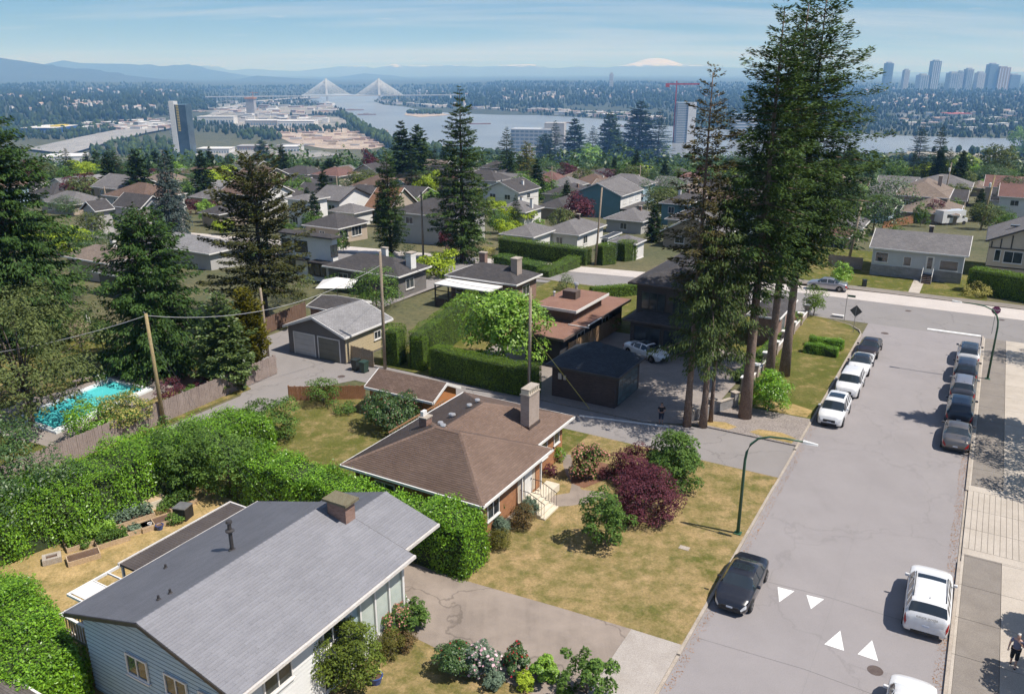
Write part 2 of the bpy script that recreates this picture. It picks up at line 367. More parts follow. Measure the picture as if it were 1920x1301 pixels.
lot([(27.75, -0.16), (33.0, -0.16), (33.0, -7.2), (27.75, -7.6)], pm('gravel_verge', (0.17, 0.145, 0.13), (0.27, 0.235, 0.215), 1.2, 0.95, 0.6, 9, 0.6), 'gravel verge under the tall firs')
sheet('dry_grass_patch', [(27.9, -0.5), (28.9, -0.4), (29.4, -1.5), (29.2, -3.1), (28.4, -3.6), (28.0, -2.4)], 0.106, m_lawn_tan, 'straw coloured grass patch at the lane mouth')
sheet('dry_grass_patch', [(28.0, -5.0), (28.8, -4.6), (29.2, -5.6), (28.7, -7.2), (28.0, -7.4)], 0.106, m_lawn_tan, 'straw coloured grass patch at the foot of the fir trunks')
sheet('dry_grass_patch', [(33.2, -0.5), (34.8, -0.4), (35.4, -2.0), (35.0, -4.0), (33.6, -4.6), (33.1, -2.6)], 0.106, m_lawn_tan, 'straw coloured end of the corner lawn by the gravel')
sheet('paved_yard', [(26.4, -11), (27.75, -7.6), (33, -7.2), (46, -7.2), (46, -30), (26.4, -30)], 0.05, m_paver, 'paved yard of the large dark house behind the firs', thick=0.08)
sheet('yard', [(46, -5.9), (61.7, -5.9), (61.7, -37), (46, -37)], 0.045, m_lawn_green, 'garden ground of the large dark house', thick=0.08)
sheet('yard', [(26.4, -30.1), (46, -30.1), (46, -37), (26.4, -37)], 0.045, m_lawn_mid, 'garden ground behind the clipped cedar hedge', thick=0.08)
lot([(-46, -90), (-46, -41.6), (16.5, -41.6), (18, -46), (19, -60), (19, -90)], m_lawn_mid, 'garden round the swimming pool', z=0.06)
lot([(76.1, -16), (76.1, 10.5), (86.5, 10.5), (100, 12), (100, -16)], m_lawn_green, 'green front lawn of the pale blue bungalow', z=0.10)
# driveway of the grey house and the path of the brick house
sheet('driveway', [(-2.9, -2.6), (-2.6, -7.0), (-2.2, -12.3), (-2.2, -22), (2.58, -22), (2.58, -12.3), (3.05, -6.5), (3.3, -2.6)], 0.104, m_drive, 'cracked weathered concrete driveway beside the grey roofed house', thick=0.10)
sheet('driveway_apron', [(-3.1, -0.16), (-2.9, -2.59), (3.3, -2.59), (3.4, -0.16)], 0.105, m_apron, 'paler concrete apron at the foot of the driveway', thick=0.10)
pathp = [ST(*q, 0.1) for q in [(985, 948), (1010, 925), (1035, 929), (1068, 924), (1072, 908), (1062, 890), (1056, 873), (1055, 852), (1070, 852), (1075, 873), (1078, 895), (1090, 918), (1130, 922), (1150, 930), (1115, 940), (1070, 948), (1030, 950)]]
sheet('garden_path', pathp, 0.106, m_drive, 'curving concrete path to the brick house steps')
bedp = [ST(*q, 0.1) for q in [(1070, 905), (1095, 915), (1145, 895), (1140, 870), (1110, 862), (1080, 872)]]
sheet('flower_bed', bedp, 0.108, m_mulch, 'bark mulched bed under the pink rhododendron')
# ---- kerbs: real steps, in lengths
def kerb_line(s0, s1, t, name_label, step=3.0, gaps=()):
    n = int(round((s1 - s0) / step)); root = None
    k0 = MB().box(-0.075, 0.075, 0.006, (s1 - s0) / n - 0.006, -0.05, 0.125).build('kerb_stone', m_kerb); me = k0.data
    bpy.data.objects.remove(k0)
    r = rt('kerb', name_label, None, s0, t); r['kind'] = 'structure'; r['label'] = name_label
    for k in range(n):
        s = (s1 - s0) / n * k
        o = ob('kerb_stone', me, r, (0, s, 0))
        for g0, g1 in gaps:
            if g0 < s0 + s + step / 2 < g1: o.location.z = -0.085
    return r
kerb_line(-46, 57.5, -0.08, 'low concrete kerb on the house side of the street', gaps=[(-3.3, 3.4), (22.2, 27.8)])
kerb_line(-46, 62.6, 10.5, 'low concrete kerb on the sidewalk side of the street', gaps=[(18.6, 27.2)])
# rounded corner kerb at the corner lawn
mb = MB(); pts = [W(57.5, -0.08), W(58.8, -0.45), W(60.2, -1.6), W(61.2, -3.2), W(61.7, -5.0), W(61.8, -16), W(61.8, -40)]
mb.tube([Vector((q.x, q.y, 0.05)) for q in pts], 0.085, 6); tag(mb.build('corner_kerb', m_kerb), 'rounded concrete kerb at the street corner', kind='structure')
o = MB().box(-14, 60, 75.95, 76.1, -0.05, 0.11).build('far_kerb', m_kerb); frame_mesh(o); tag(o, 'concrete kerb along the far side of the cross street', kind='structure')
o = MB().box(-14, 60, 76.1, 77.6, 0.0, 0.114).build('far_sidewalk', m_conc2); frame_mesh(o); tag(o, 'grey sidewalk before the pale blue bungalow lawn', kind='structure')
# ---- sidewalk on the right: brown aggregate strip, pale slabs, scored crossing
o = rt('sidewalk', 'broad concrete sidewalk of aggregate strip and pale slabs', None, 0, 10.58); o['kind'] = 'structure'
def slab(s0, s1, t0, t1, mat, z=0.12):
    return MB().box(t0, t1, s0 + 0.012, s1 - 0.012, 0.0, z).build('slab', mat, o)
s = -46.0
while s < 62:
    e = min(s + 3.05, 62.0)
    if e > 18.2 and s < 27.2:
        if s < 18.2: e = 18.2
        else: s = 27.2; e = 30.0
    slab(s, e, 0.14, 1.87, m_conc2, 0.124)
    slab(s, e, 0.0, 0.128, m_conc, 0.122)
    for j in range(4): slab(s, e, 1.89 + j * 2.1, 1.89 + (j + 1) * 2.1 - 0.015, m_conc, 0.126)
    s = e
# scored pale crossing slabs: narrow ribs with grooves between
k = 0; t = 0.0
while t < 9.6:
    for a_, b_ in ((18.2, 18.9), (18.9, 21.3), (21.3, 23.8), (23.8, 26.4), (26.4, 27.2)):
        if a_ in (18.2, 26.4):
            if k % 8 == 0: MB().box(t, min(t + 2.4, 9.9), a_ + .01, b_ - .01, 0.0, 0.125).build('slab', m_conc, o)
        else: MB().box(t, t + 0.272, a_ + 0.012, b_ - 0.012, 0.0, 0.125).build('ridge', m_conc, o)
    t += 0.30; k += 1
ub = MB().box(0, 9.9, 18.2, 27.2, -0.02, 0.110).build('crossing_bed', m_conc2, o)
# ---- paint
mk = sheet('stop_line', [(62.75, 5.5), (63.2, 5.5), (63.2, 10.3), (62.75, 10.3)], 0.010, m_white_paint, 'white painted stop line at the cross street')
for tri in ([(1458, 1100), (1489.5, 1108), (1461, 1128.5)], [(1512, 1115), (1545, 1123), (1520.5, 1141.5)], [(1575.5, 1182), (1545.5, 1207.5), (1582.5, 1219.5)], [(1635, 1200), (1608, 1226), (1646.5, 1239)]):
    sheet('road_marking', [ST(*q) for q in tri], 0.010, m_white_paint, 'white painted triangle of the speed hump')
m_tar2 = pm('tar_seam', (0.10, 0.095, 0.095), (0.13, 0.125, 0.125), 2, .9)
for s_, lb in ((10.35, 'upper'), (4.35, 'lower')): sheet('pavement_joint', [(s_, .3), (s_ + .3, 5), (s_ + .05, 10.3), (s_ + .072, 10.3), (s_ + .322, 5), (s_ + .022, .3)], .0075, m_tar2, 'thin dark joint at the ' + lb + ' edge of the speed hump')
sheet('pavement_joint', [(-46, 5.2), (10.3, 5.25), (35, 5.15), (62, 5.22), (62, 5.23), (35, 5.16), (10.3, 5.262), (-46, 5.212)], .0075, pm('faint_seam', (0.20, .19, .19), (.22, .21, .21), 2, .9), 'faint seam along the middle of the street')
m_iron = pm('cast_iron', (0.09, 0.065, 0.058), (0.13, 0.10, 0.09), 4, 0.7, 0.3, 30, 0.3, metal=0.3)
for x, y, r_ in ((1641, 1256.5, 0.33), (1659, 625, 0.36), (1703, 583, 0.30), (1878, 600, 0.3), (640, 706, 0.33)):
    c_ = P(x, y); mb = MB(); mb.lathe([(r_, 0.002), (r_, 0.014), (r_ - 0.03, 0.016), (r_ - 0.035, 0.012)], k=28)
    oo = mb.build('manhole_cover', m_iron, None, (c_.x, c_.y, 0.0)); 
    lb = {1641: 'round iron manhole cover by the painted triangles', 1659: 'iron manhole cover behind the dark parked sedan', 1703: 'iron cover in the middle of the junction', 1878: 'iron cover beside the stop sign', 640: 'iron cover in the back lane by the bins'}[x]
    tag(oo, lb, 'manhole cover')
# gutters with leaf litter
def litter(s0, s1, t0, t1, n, name, label, colr):
    c = np.stack([rng.uniform(t0, t1, n), rng.uniform(s0, s1, n), np.full(n, 0.016)], -1)
    d = rng.normal(size=(n, 3)); d[:, 2] *= 0.15; o = leafquads(c, d, np.tile([0, 0, 1.0], (n, 1)) + rng.normal(size=(n, 3)) * 0.2, rng.uniform(0.04, 0.10, n), rng.uniform(0.02, 0.05, n))
    ob_ = ob(name, mesh(name, *o, colr)); frame_mesh(ob_); tag(ob_, label, 'leaves', kind='stuff')
# ================================================================== FOLIAGE GENERATORS
def unit(v): return v / np.maximum(1e-9, np.linalg.norm(v, axis=1, keepdims=True))
def leafquads(c, d, n, ln, wd, fold=0.0):
    """leaf shaped quads: centre, direction, normal, length, width"""
    d = unit(d); sd = unit(np.cross(n, d)); ln = np.asarray(ln).reshape(-1, 1); wd = np.asarray(wd).reshape(-1, 1)
    V = np.stack([c - d * ln * .5, c + sd * wd * .5 - d * ln * .05, c + d * ln * .5, c - sd * wd * .5 - d * ln * .05], 1).reshape(-1, 3)
    return V, np.arange(len(V)).reshape(-1, 4)
def fib(n, g):
    i = np.arange(n) + .5; ph = np.arccos(1 - 2 * i / n); th = np.pi * (1 + 5 ** .5) * i + g.uniform(0, 6)
    return np.stack([np.cos(th) * np.sin(ph), np.sin(th) * np.sin(ph), np.cos(ph)], -1)
def conifer(h, r, bare=0.05, seed=1, whorls=34, per=8, dens=11.0, sp=0.55, droop=0.35, power=0.8, curl=0.25, jit=0.35, fine=0.34, top=0.02, hang=0.15, lowt=.45, thick=.05):
    """needle foliage on drooping limbs; returns leaf mesh arrays and the limbs"""
    g = np.random.default_rng(seed); C_, D_, N_, LN, WD = [], [], [], [], []; limbs = []
    z0 = bare * h
    for w_ in range(whorls):
        u = (w_ + g.uniform(-.3, .3)) / whorls; u = min(max(u, 0), 0.985); z = z0 + (h - z0) * (u ** 0.92)
        prof = (1 - u) ** power * min(1, lowt + u / .35)
        for k in range(per if u < 0.8 else max(4, per - 3)):
            Lb = r * max(top, prof) * g.uniform(1 - jit, 1 + jit * 0.55) + 0.12
            if g.random() < 0.06: Lb *= 1.25
            az = 2 * math.pi * (k / per) + w_ * 2.4 + g.uniform(-.35, .35)
            up = 0.45 * u - droop * (1 - u) + g.uniform(-.12, .12)
            o = np.array([math.cos(az), math.sin(az), 0]); m = max(3, int(Lb * dens * (0.6 + 0.4 * Lb / r)))
            q = g.uniform(0.12, 1.0, m) ** 0.75
            zc = up * q - 0.30 * droop * q ** 2 + curl * q ** 3 * 0.35
            p = np.array([0, 0, z]) + o * (q * Lb)[:, None]; p[:, 2] += zc * Lb
            lat = np.array([-o[1], o[0], 0]); wl = 0.42 * Lb * (1 - q * 0.75) * np.minimum(1, q / 0.25) * g.uniform(-1, 1, m) * (0.55 + 0.45 * min(1., 2.5 / Lb))
            p = p + lat * wl[:, None]; p[:, 2] += g.normal(0, thick, m) * min(Lb, 2) - np.abs(wl) * 0.22 - g.random(m) ** 2 * hang * sp
            dd = o * 0.9 + lat * (np.sign(wl) * g.uniform(0.2, 1.0, m))[:, None]; dd = dd + g.normal(0, 0.28, (m, 3)); dd[:, 2] += up - 0.25 * hang * 4
            nn = np.tile([0, 0, 1.0], (m, 1)) + g.normal(0, 0.45, (m, 3))
            C_.append(p); D_.append(dd); N_.append(nn); s_ = sp * (0.55 + 0.45 * min(1, Lb / 1.5))
            LN.append(s_ * g.uniform(0.6, 1.25, m)); WD.append(s_ * fine * g.uniform(0.7, 1.3, m))
            if k % 2 == 0 and Lb > 0.8: limbs.append(((0, 0, z), tuple(np.array([0, 0, z]) + o * Lb * .8 + np.array([0, 0, (up * .8 - .3 * droop * .64) * Lb])), 0.012 * Lb + 0.012))
    V, Fq = leafquads(np.vstack(C_), np.vstack(D_), np.vstack(N_), np.concatenate(LN), np.concatenate(WD))
    return V, Fq, limbs
def crown(rx, ry, rz, n, leaf, clumps=40, seed=1, zc=0.0, csize=0.34, shell=0.72, flat=1.0, asp=0.5, up=0.6, low=-0.9, spread=1.0):
    """broadleaf crown: leaf clumps over an uneven ellipsoid, with gaps between them"""
    g = np.random.default_rng(seed)
    cc = fib(int(clumps * 1.5), g); cc = cc[cc[:, 2] > low][:clumps * 2]; g.shuffle(cc); cc = cc[:clumps]
    rr = g.uniform(shell, 1.0, len(cc)) * (1 + 0.12 * np.sin(cc[:, 0] * 3 + seed) + 0.10 * np.sin(cc[:, 1] * 4 + seed * 2))
    inner = g.random(len(cc)) < 0.22; rr[inner] *= 0.55
    cen = cc * rr[:, None]; rc = csize * g.uniform(0.65, 1.25, len(cc))
    w_ = rc ** 2; k = g.choice(len(cc), n, p=w_ / w_.sum())
    dv = unit(g.normal(size=(n, 3))); dv[:, 2] = np.where(dv[:, 2] < -0.35, -dv[:, 2], dv[:, 2])
    rad = rc[k] * (0.55 + 0.5 * g.random(n) ** 0.6)
    p = cen[k] + dv * rad[:, None] * np.array([1, 1, flat]) * spread
    sc_ = np.array([rx, ry, rz]); p = p * sc_; p[:, 2] += zc
    nn = unit(dv * 0.8 + unit(cen[k]) * 0.5 + g.normal(0, 0.45, (n, 3))); nn[:, 2] += up
    d = unit(np.cross(nn, g.normal(size=(n, 3)))); d[:, 2] -= 0.25
    ln = leaf * g.uniform(0.65, 1.35, n)
    return (*leafquads(p, d, nn, ln, ln * asp * g.uniform(0.8, 1.2, n)), cen * sc_ + np.array([0, 0, zc]))
def hedge_leaves(poly_pts, w_, h_, n, leaf, seed=1, wob=0.12, top_wob=0.10, rnd=0.18, asp=0.5, fuzz=0.10, z0=0.0, upright=0.0):
    """leaves over the faces of a hedge that follows a path of (x, y, width scale, height scale)"""
    g = np.random.default_rng(seed); pts = np.array(poly_pts, float); seg = np.hypot(*(pts[1:, :2] - pts[:-1, :2]).T); cum = np.concatenate([[0], np.cumsum(seg)]); Lh = cum[-1]
    aS = 2 * h_ * Lh; aT = w_ * Lh; aE = 2 * w_ * h_; tot = aS + aT * 1.25 + aE
    kind = g.choice(3, n, p=np.array([aS, aT * 1.25, aE]) / tot)
    u = g.uniform(0, Lh, n); sgn = np.where(g.random(n) < .5, -1., 1.); v = np.where(kind == 1, g.uniform(-1, 1, n), sgn); z = np.where(kind == 1, 1.0, g.random(n) ** 0.9)
    e = kind == 2; u[e] = np.where(g.random(e.sum()) < .5, 0., Lh); v[e] = g.uniform(-1, 1, e.sum())
    px = np.interp(u, cum, pts[:, 0]); py = np.interp(u, cum, pts[:, 1]); ws = np.interp(u, cum, pts[:, 2]); hs = np.interp(u, cum, pts[:, 3])
    i = np.clip(np.searchsorted(cum, u, side='right') - 1, 0, len(seg) - 1); tx = (pts[i + 1, :2] - pts[i, :2]) / seg[i][:, None]; nx = np.stack([-tx[:, 1], tx[:, 0]], -1)
    bulge = wob * (np.sin(u * 1.9 + seed) + np.sin(u * 0.83 + z * 3 + seed * 1.7) + 0.6 * np.sin(u * 4.1 + z * 5)) * 0.5 * w_
    tw = top_wob * (np.sin(u * 2.3 + seed * 3) + np.sin(u * 5.1 + v * 2) * 0.6 + np.sin(u * 0.9)) * 0.5
    hh = h_ * hs * (1 + tw); ww = w_ * 0.5 * ws
    rz_ = 1 - rnd * np.clip(z - 0.75, 0, 1) / 0.25 * (kind != 1)
    off = v * (ww * rz_) + np.where(kind == 0, v * bulge, 0)
    zz_ = z * hh - np.where(kind == 1, (np.abs(v) ** 3) * rnd * 0.5 * hh * 0.3, 0) + z0
    p = np.stack([px + nx[:, 0] * off, py + nx[:, 1] * off, zz_], -1)
    nrm = np.stack([nx[:, 0] * v * (kind != 1), nx[:, 1] * v * (kind != 1), (kind == 1) * 1.0 + 0.25], -1)
    ee = np.stack([tx[:, 0] * np.where(u > 0, 1, -1), tx[:, 1] * np.where(u > 0, 1, -1), np.zeros(n)], -1); nrm[e] = ee[e]
    nrm = unit(nrm); p = p + nrm * (g.normal(0, fuzz, n) * np.where(kind == 1, 1.2, .7) - fuzz * 0.3)[:, None]
    n2 = unit(nrm + np.array([0, 0, .4]) * (kind == 1)[:, None] + g.normal(0, 0.42, (n, 3))); d = unit(np.cross(n2, g.normal(size=(n, 3)))); d[:, 2] -= 0.2; d[:, 2] += upright
    ln = leaf * g.uniform(0.6, 1.4, n)
    return leafquads(p, d, n2, ln, ln * asp)
def hedge_core(poly_pts, w_, h_, z0=0.0, inset=0.86):
    mb = MB(); pts = poly_pts
    V = []; n = len(pts)
    for i, (x, y, ws, hs) in enumerate(pts):
        a = pts[max(i - 1, 0)]; b = pts[min(i + 1, n - 1)]; d = Vector((b[0] - a[0], b[1] - a[1])).normalized(); nx = Vector((-d.y, d.x)); k = w_ * .5 * ws * inset
        sh = 0.12 if i == 0 else (-0.12 if i == n - 1 else 0); x += d.x * sh; y += d.y * sh
        for sg in (-1, 1):
            V.append((x + nx.x * k * sg, y + nx.y * k * sg, z0)); V.append((x + nx.x * k * sg * .9, y + nx.y * k * sg * .9, z0 + h_ * hs * (inset + .04)))
    Fs = []
    for i in range(n - 1):
        a = i * 4; b = a + 4
        Fs += [(a, b, b + 1, a + 1), (a + 2, a + 3, b + 3, b + 2), (a + 1, b + 1, b + 3, a + 3)]
    Fs += [(0, 1, 3, 2), (n * 4 - 4, n * 4 - 2, n * 4 - 1, n * 4 - 3)]
    return mb.add(V, Fs)
m_bark = pm('bark', (0.085, 0.062, 0.050), (0.15, 0.118, 0.098), 3.0, 0.95, 0.5, 9, 0.8)
m_bark2 = pm('red_bark', (0.13, 0.085, 0.065), (0.21, 0.155, 0.125), 3.0, 0.95, 0.5, 9, 0.8)
LM = dict(
    fir=leafm('fir_needles', (0.017, 0.038, 0.012), (0.080, 0.130, 0.032), 0.18),
    fir_brown=leafm('brownish_needles', (0.035, 0.036, 0.014), (0.105, 0.088, 0.034), 0.12),
    cedar=leafm('cedar_sprays', (0.026, 0.046, 0.014), (0.095, 0.130, 0.036), 0.15),
    dark=leafm('dark_needles', (0.012, 0.028, 0.011), (0.045, 0.078, 0.022), 0.12),
    green=leafm('green_needles', (0.018, 0.042, 0.012), (0.062, 0.115, 0.026), 0.15),
    blue=leafm('blue_needles', (0.030, 0.048, 0.044), (0.085, 0.115, 0.105), 0.10),
    pine=leafm('bronze_needles', (0.026, 0.032, 0.011), (0.088, 0.090, 0.026), 0.12),
    gold=leafm('gold_sprays', (0.060, 0.064, 0.008), (0.20, 0.18, 0.018), 0.2),
    holly=leafm('holly_leaves', (0.030, 0.055, 0.016), (0.12, 0.165, 0.048), 0.2, 0.4, 0.5),
    laurel=leafm('laurel_leaves', (0.044, 0.112, 0.010), (0.175, 0.325, 0.022), 0.30, 0.38, 0.5),
    clip=leafm('clipped_cedar', (0.040, 0.080, 0.010), (0.115, 0.180, 0.024), 0.2),
    bright=leafm('bright_leaves', (0.060, 0.130, 0.014), (0.21, 0.34, 0.045), 0.3, 0.45, 0.4),
    mid=leafm('mid_green_leaves', (0.030, 0.066, 0.014), (0.105, 0.175, 0.036), 0.25),
    olive=leafm('olive_leaves', (0.038, 0.052, 0.016), (0.115, 0.140, 0.048), 0.25),
    deep=leafm('deep_green_leaves', (0.016, 0.042, 0.012), (0.062, 0.110, 0.026), 0.2, 0.45, 0.5),
    purple=leafm('purple_leaves', (0.040, 0.011, 0.017), (0.120, 0.038, 0.050), 0.2),
    lime=leafm('lime_leaves', (0.110, 0.165, 0.014), (0.28, 0.35, 0.035), 0.3),
    yellowish=leafm('yellow_green_leaves', (0.15, 0.15, 0.03), (0.38, 0.34, 0.11), 0.25),
    moss=leafm('mossy_leaves', (0.045, 0.048, 0.010), (0.125, 0.115, 0.026), 0.15),
    heath=leafm('heather_leaves', (0.050, 0.046, 0.016), (0.145, 0.090, 0.040), 0.15),
    grey=leafm('grey_green_leaves', (0.05, 0.075, 0.05), (0.14, 0.19, 0.13), 0.2),
    pink=leafm('pink_petals', (0.271, 0.103, 0.077), (0.439, 0.232, 0.181), 0.2), palepink=leafm('pale_pink_petals', (0.400, 0.232, 0.271), (0.516, 0.426, 0.439), 0.2),
    red=leafm('red_petals', (0.206, 0.008, 0.014), (0.323, 0.026, 0.039), 0.2), white=leafm('white_petals', (0.452, 0.452, 0.426), (0.516, 0.516, 0.503), 0.2), lemon=leafm('lemon_petals', (0.387, 0.355, 0.077), (0.484, 0.465, 0.194), 0.2),
    tan=leafm('dry_twigs', (0.20, 0.15, 0.10), (0.36, 0.28, 0.20), 0.1), brown=leafm('fallen_leaves', (0.16, 0.075, 0.03), (0.30, 0.16, 0.07), 0.1),
)
def trunk_mb(h, r0, r1=None, bend=0.0, seed=0, segs=7, k=9, z0=-0.2):
    g = np.random.default_rng(seed + 99); mb = MB(); r1 = r0 * 0.15 if r1 is None else r1
    bx, by = g.uniform(-1, 1, 2) * bend
    pts = [(bx * math.sin(i / segs * 2.2), by * math.sin(i / segs * 2.2), z0 + (h - z0) * i / segs) for i in range(segs + 1)]
    rr = [r0 * (1.25 if i == 0 else 1) * (1 - i / segs) + r1 * i / segs for i in range(segs + 1)]
    return mb.tube(pts, rr, k)
def make_conifer(name, label, loc, h, r, leafmat, trunk=None, group=None, rz=0, bark=None, **kw):
    t = thing(name, label, 'tree', loc, rz, group)
    V, Fq, limbs = conifer(h, r, **kw)
    me = mesh('crown', V, Fq, LM[leafmat]); ob('crown', me, t)
    mb = trunk_mb(h * 0.97, trunk or 0.013 * h + 0.05, 0.03, seed=kw.get('seed', 1))
    mb.build('trunk', bark or m_bark, t, smooth=True)
    lb = MB()
    for a, b, rr in limbs: lb.tube([a, b], [rr, rr * .3], 4, cap=False)
    if limbs: lb.build('limbs', bark or m_bark, t)
    return t
def make_tree(name, label, loc, h, rx, rz_, n, leaf, leafmat, clumps=40, seed=1, stem=0.12, cat='tree', group=None, ry=None, rz=0, zc=None, limbs=8, flower=None, parts=('trunk', 'crown'), **kw):
    t = thing(name, label, cat, loc, rz, group)
    zc = h - rz_ if zc is None else zc
    V, Fq, cen = crown(rx, ry or rx, rz_, n, leaf, clumps, seed, zc, **kw)
    ob(parts[1], mesh(parts[1], V, Fq, LM[leafmat]), t)
    mb = trunk_mb(zc, stem, stem * .55, bend=stem, seed=seed)
    for c in cen[:limbs]:
        z_ = max(0.15, zc - rz_ * 0.55); mid = (c[0] * .45, c[1] * .45, (z_ + c[2]) * .5 + .1 * rz_)
        mb.tube([(0, 0, z_), mid, tuple(c)], [stem * .45, stem * .28, stem * .1], 5, cap=False)
    mb.build(parts[0], m_bark, t, smooth=True)
    if flower:
        fm, fn, fs = flower; V2, F2, _ = crown(rx * 1.04, (ry or rx) * 1.04, rz_ * 1.04, fn, fs, clumps, seed, zc, asp=0.9, **kw)
        ob('blossom', mesh('blossom', V2, F2, LM[fm]), t)
    return t
def make_shrub(name, label, loc, rx, h, n, leaf, leafmat, clumps=26, seed=1, group=None, ry=None, rz=0, flower=None, cat='shrub', low=-0.75, **kw):
    return make_tree(name, label, loc, h, rx, h * 0.52, n, leaf, leafmat, clumps, seed, stem=0.03 + 0.012 * h, cat=cat, group=group, ry=ry, rz=rz, zc=h * 0.5, limbs=5, flower=flower, parts=('stem', 'foliage'), low=low, **kw)
def clone(src, label, loc, scale=1.0, rz=0.0, sz=None, group=None, mat=None):
    c = copy_tree(src); c.location = loc; c.rotation_euler[2] = rz; c.scale = (scale, scale, sz or scale); c['label'] = label
    if group: c['group'] = group
    elif 'group' in c: del c['group']
    return c
def make_hedge(name, label, path, w_, h_, n, leaf, leafmat, seed=1, core=None, cat='hedge', z=0.05, group=None, **kw):
    """path in the street's frame: (s, t[, width scale, height scale])"""
    pts = [(t_, s_, *(q or (1, 1))) for s_, t_, *q in [(p[0], p[1], *p[2:]) for p in path]]
    pts = [(p[0], p[1], p[2] if len(p) > 2 else 1, p[3] if len(p) > 3 else 1) for p in pts]
    t = rt(name, label, cat, 0, 0, z, group=group)
    me = mesh('foliage', *hedge_leaves(pts, w_, h_, n, leaf, seed, **kw), LM[leafmat]); ob('foliage', me, t)
    c = hedge_core(pts, w_, h_).build('branches', core or m_core, t)
    return t
m_core = pm('inner_twigs', (0.020, 0.032, 0.010), (0.040, 0.060, 0.018), 4, 0.95, 0.4, 10, 0.6)
litter(-40, 57, 0.05, 0.45, 2600, 'leaf_litter', 'brown leaf litter gathered along the house side gutter', LM['brown'])
litter(-40, 60, 9.95, 10.38, 4200, 'leaf_litter', 'brown leaf litter gathered along the sidewalk gutter', LM['brown'])
# ================================================================== HOUSES
m_glass, nt, b = new_mat('window_glass'); b.inputs['Base Color'].default_value = (0.030, 0.038, 0.045, 1); b.inputs['Roughness'].default_value = 0.06; b.inputs['Specular IOR Level'].default_value = 0.8
nt.links.new(ramp(nt, noise(nt, 0.8, 3, 0.6, pos(nt)), 0.35, 0.7, (0.02, 0.026, 0.032), (0.075, 0.085, 0.09)), b.inputs['Base Color'])
m_trim = pm('white_trim', (0.66, 0.64, 0.61), (0.74, 0.72, 0.70), 1.5, 0.6, 0.12, 20)
m_darktrim = pm('dark_trim', (0.035, 0.032, 0.032), (0.055, 0.05, 0.05), 2, 0.5)
m_gutter = pm('grey_gutter', (0.42, 0.40, 0.385), (0.52, 0.50, 0.48), 2, 0.5, 0.1, 12)
def shingle_mat(name, c, c2, moss=None, course=0.14, tab=0.33, vary=0.5):
    """shingle courses drawn along the roof plane's own axes (uv in metres) for roofs too far off to show their pieces"""
    m, nt, b = new_mat(name); uv = nt.nodes.new('ShaderNodeUVMap'); uv.uv_map = 'UVMap'
    br = nt.nodes.new('ShaderNodeTexBrick'); br.inputs['Scale'].default_value = 1.0; br.inputs['Brick Width'].default_value = tab; br.inputs['Row Height'].default_value = course; br.inputs['Mortar Size'].default_value = 0.012; br.inputs['Mortar Smooth'].default_value = 0.4
    br.inputs['Color1'].default_value = (*c, 1); br.inputs['Color2'].default_value = (*c2, 1); br.inputs['Mortar'].default_value = (*[x * .55 for x in c], 1)
    nt.links.new(uv.outputs[0], br.inputs['Vector']); o = br.outputs['Color']; p = pos(nt)
    o = mixc(nt, ramp(nt, noise(nt, 0.6, 5, 0.65, p), 0.35, 0.7), o, mixc(nt, vary, o, tuple(x * 0.6 for x in c)))
    o = mixc(nt, 0.35, o, mixc(nt, 1, o, ramp(nt, noise(nt, 9, 3, 0.8, p), 0.3, 0.7, (0.5, 0.5, 0.5), (1.5, 1.5, 1.5)), 'MULTIPLY'))
    if moss: o = mixc(nt, ramp(nt, noise(nt, 1.3, 5, 0.7, p), 0.56, 0.68), o, moss)
    nt.links.new(o, b.inputs['Base Color']); b.inputs['Roughness'].default_value = 0.92; b.inputs['Specular IOR Level'].default_value = 0.25
    bump(nt, b, br.outputs['Fac'], -0.4, 0.01); return m
m_sh_dark = shingle_mat('charcoal_shingles', (0.060, 0.056, 0.058), (0.094, 0.088, 0.090))
m_sh_grey = shingle_mat('grey_shingles', (0.145, 0.138, 0.140), (0.20, 0.19, 0.19))
m_sh_lgrey = shingle_mat('light_grey_shingles', (0.22, 0.215, 0.22), (0.28, 0.275, 0.28))
m_sh_brown = shingle_mat('brown_shingles', (0.125, 0.084, 0.066), (0.175, 0.122, 0.098))
m_sh_tan = shingle_mat('tan_shingles', (0.185, 0.145, 0.12), (0.25, 0.20, 0.165))
m_sh_maroon = shingle_mat('maroon_shingles', (0.15, 0.082, 0.072), (0.20, 0.115, 0.10))
m_sh_blue = shingle_mat('blue_black_shingles', (0.040, 0.048, 0.060), (0.064, 0.074, 0.090))
m_sh_orange = shingle_mat('rust_shingles', (0.20, 0.105, 0.065), (0.27, 0.15, 0.098))
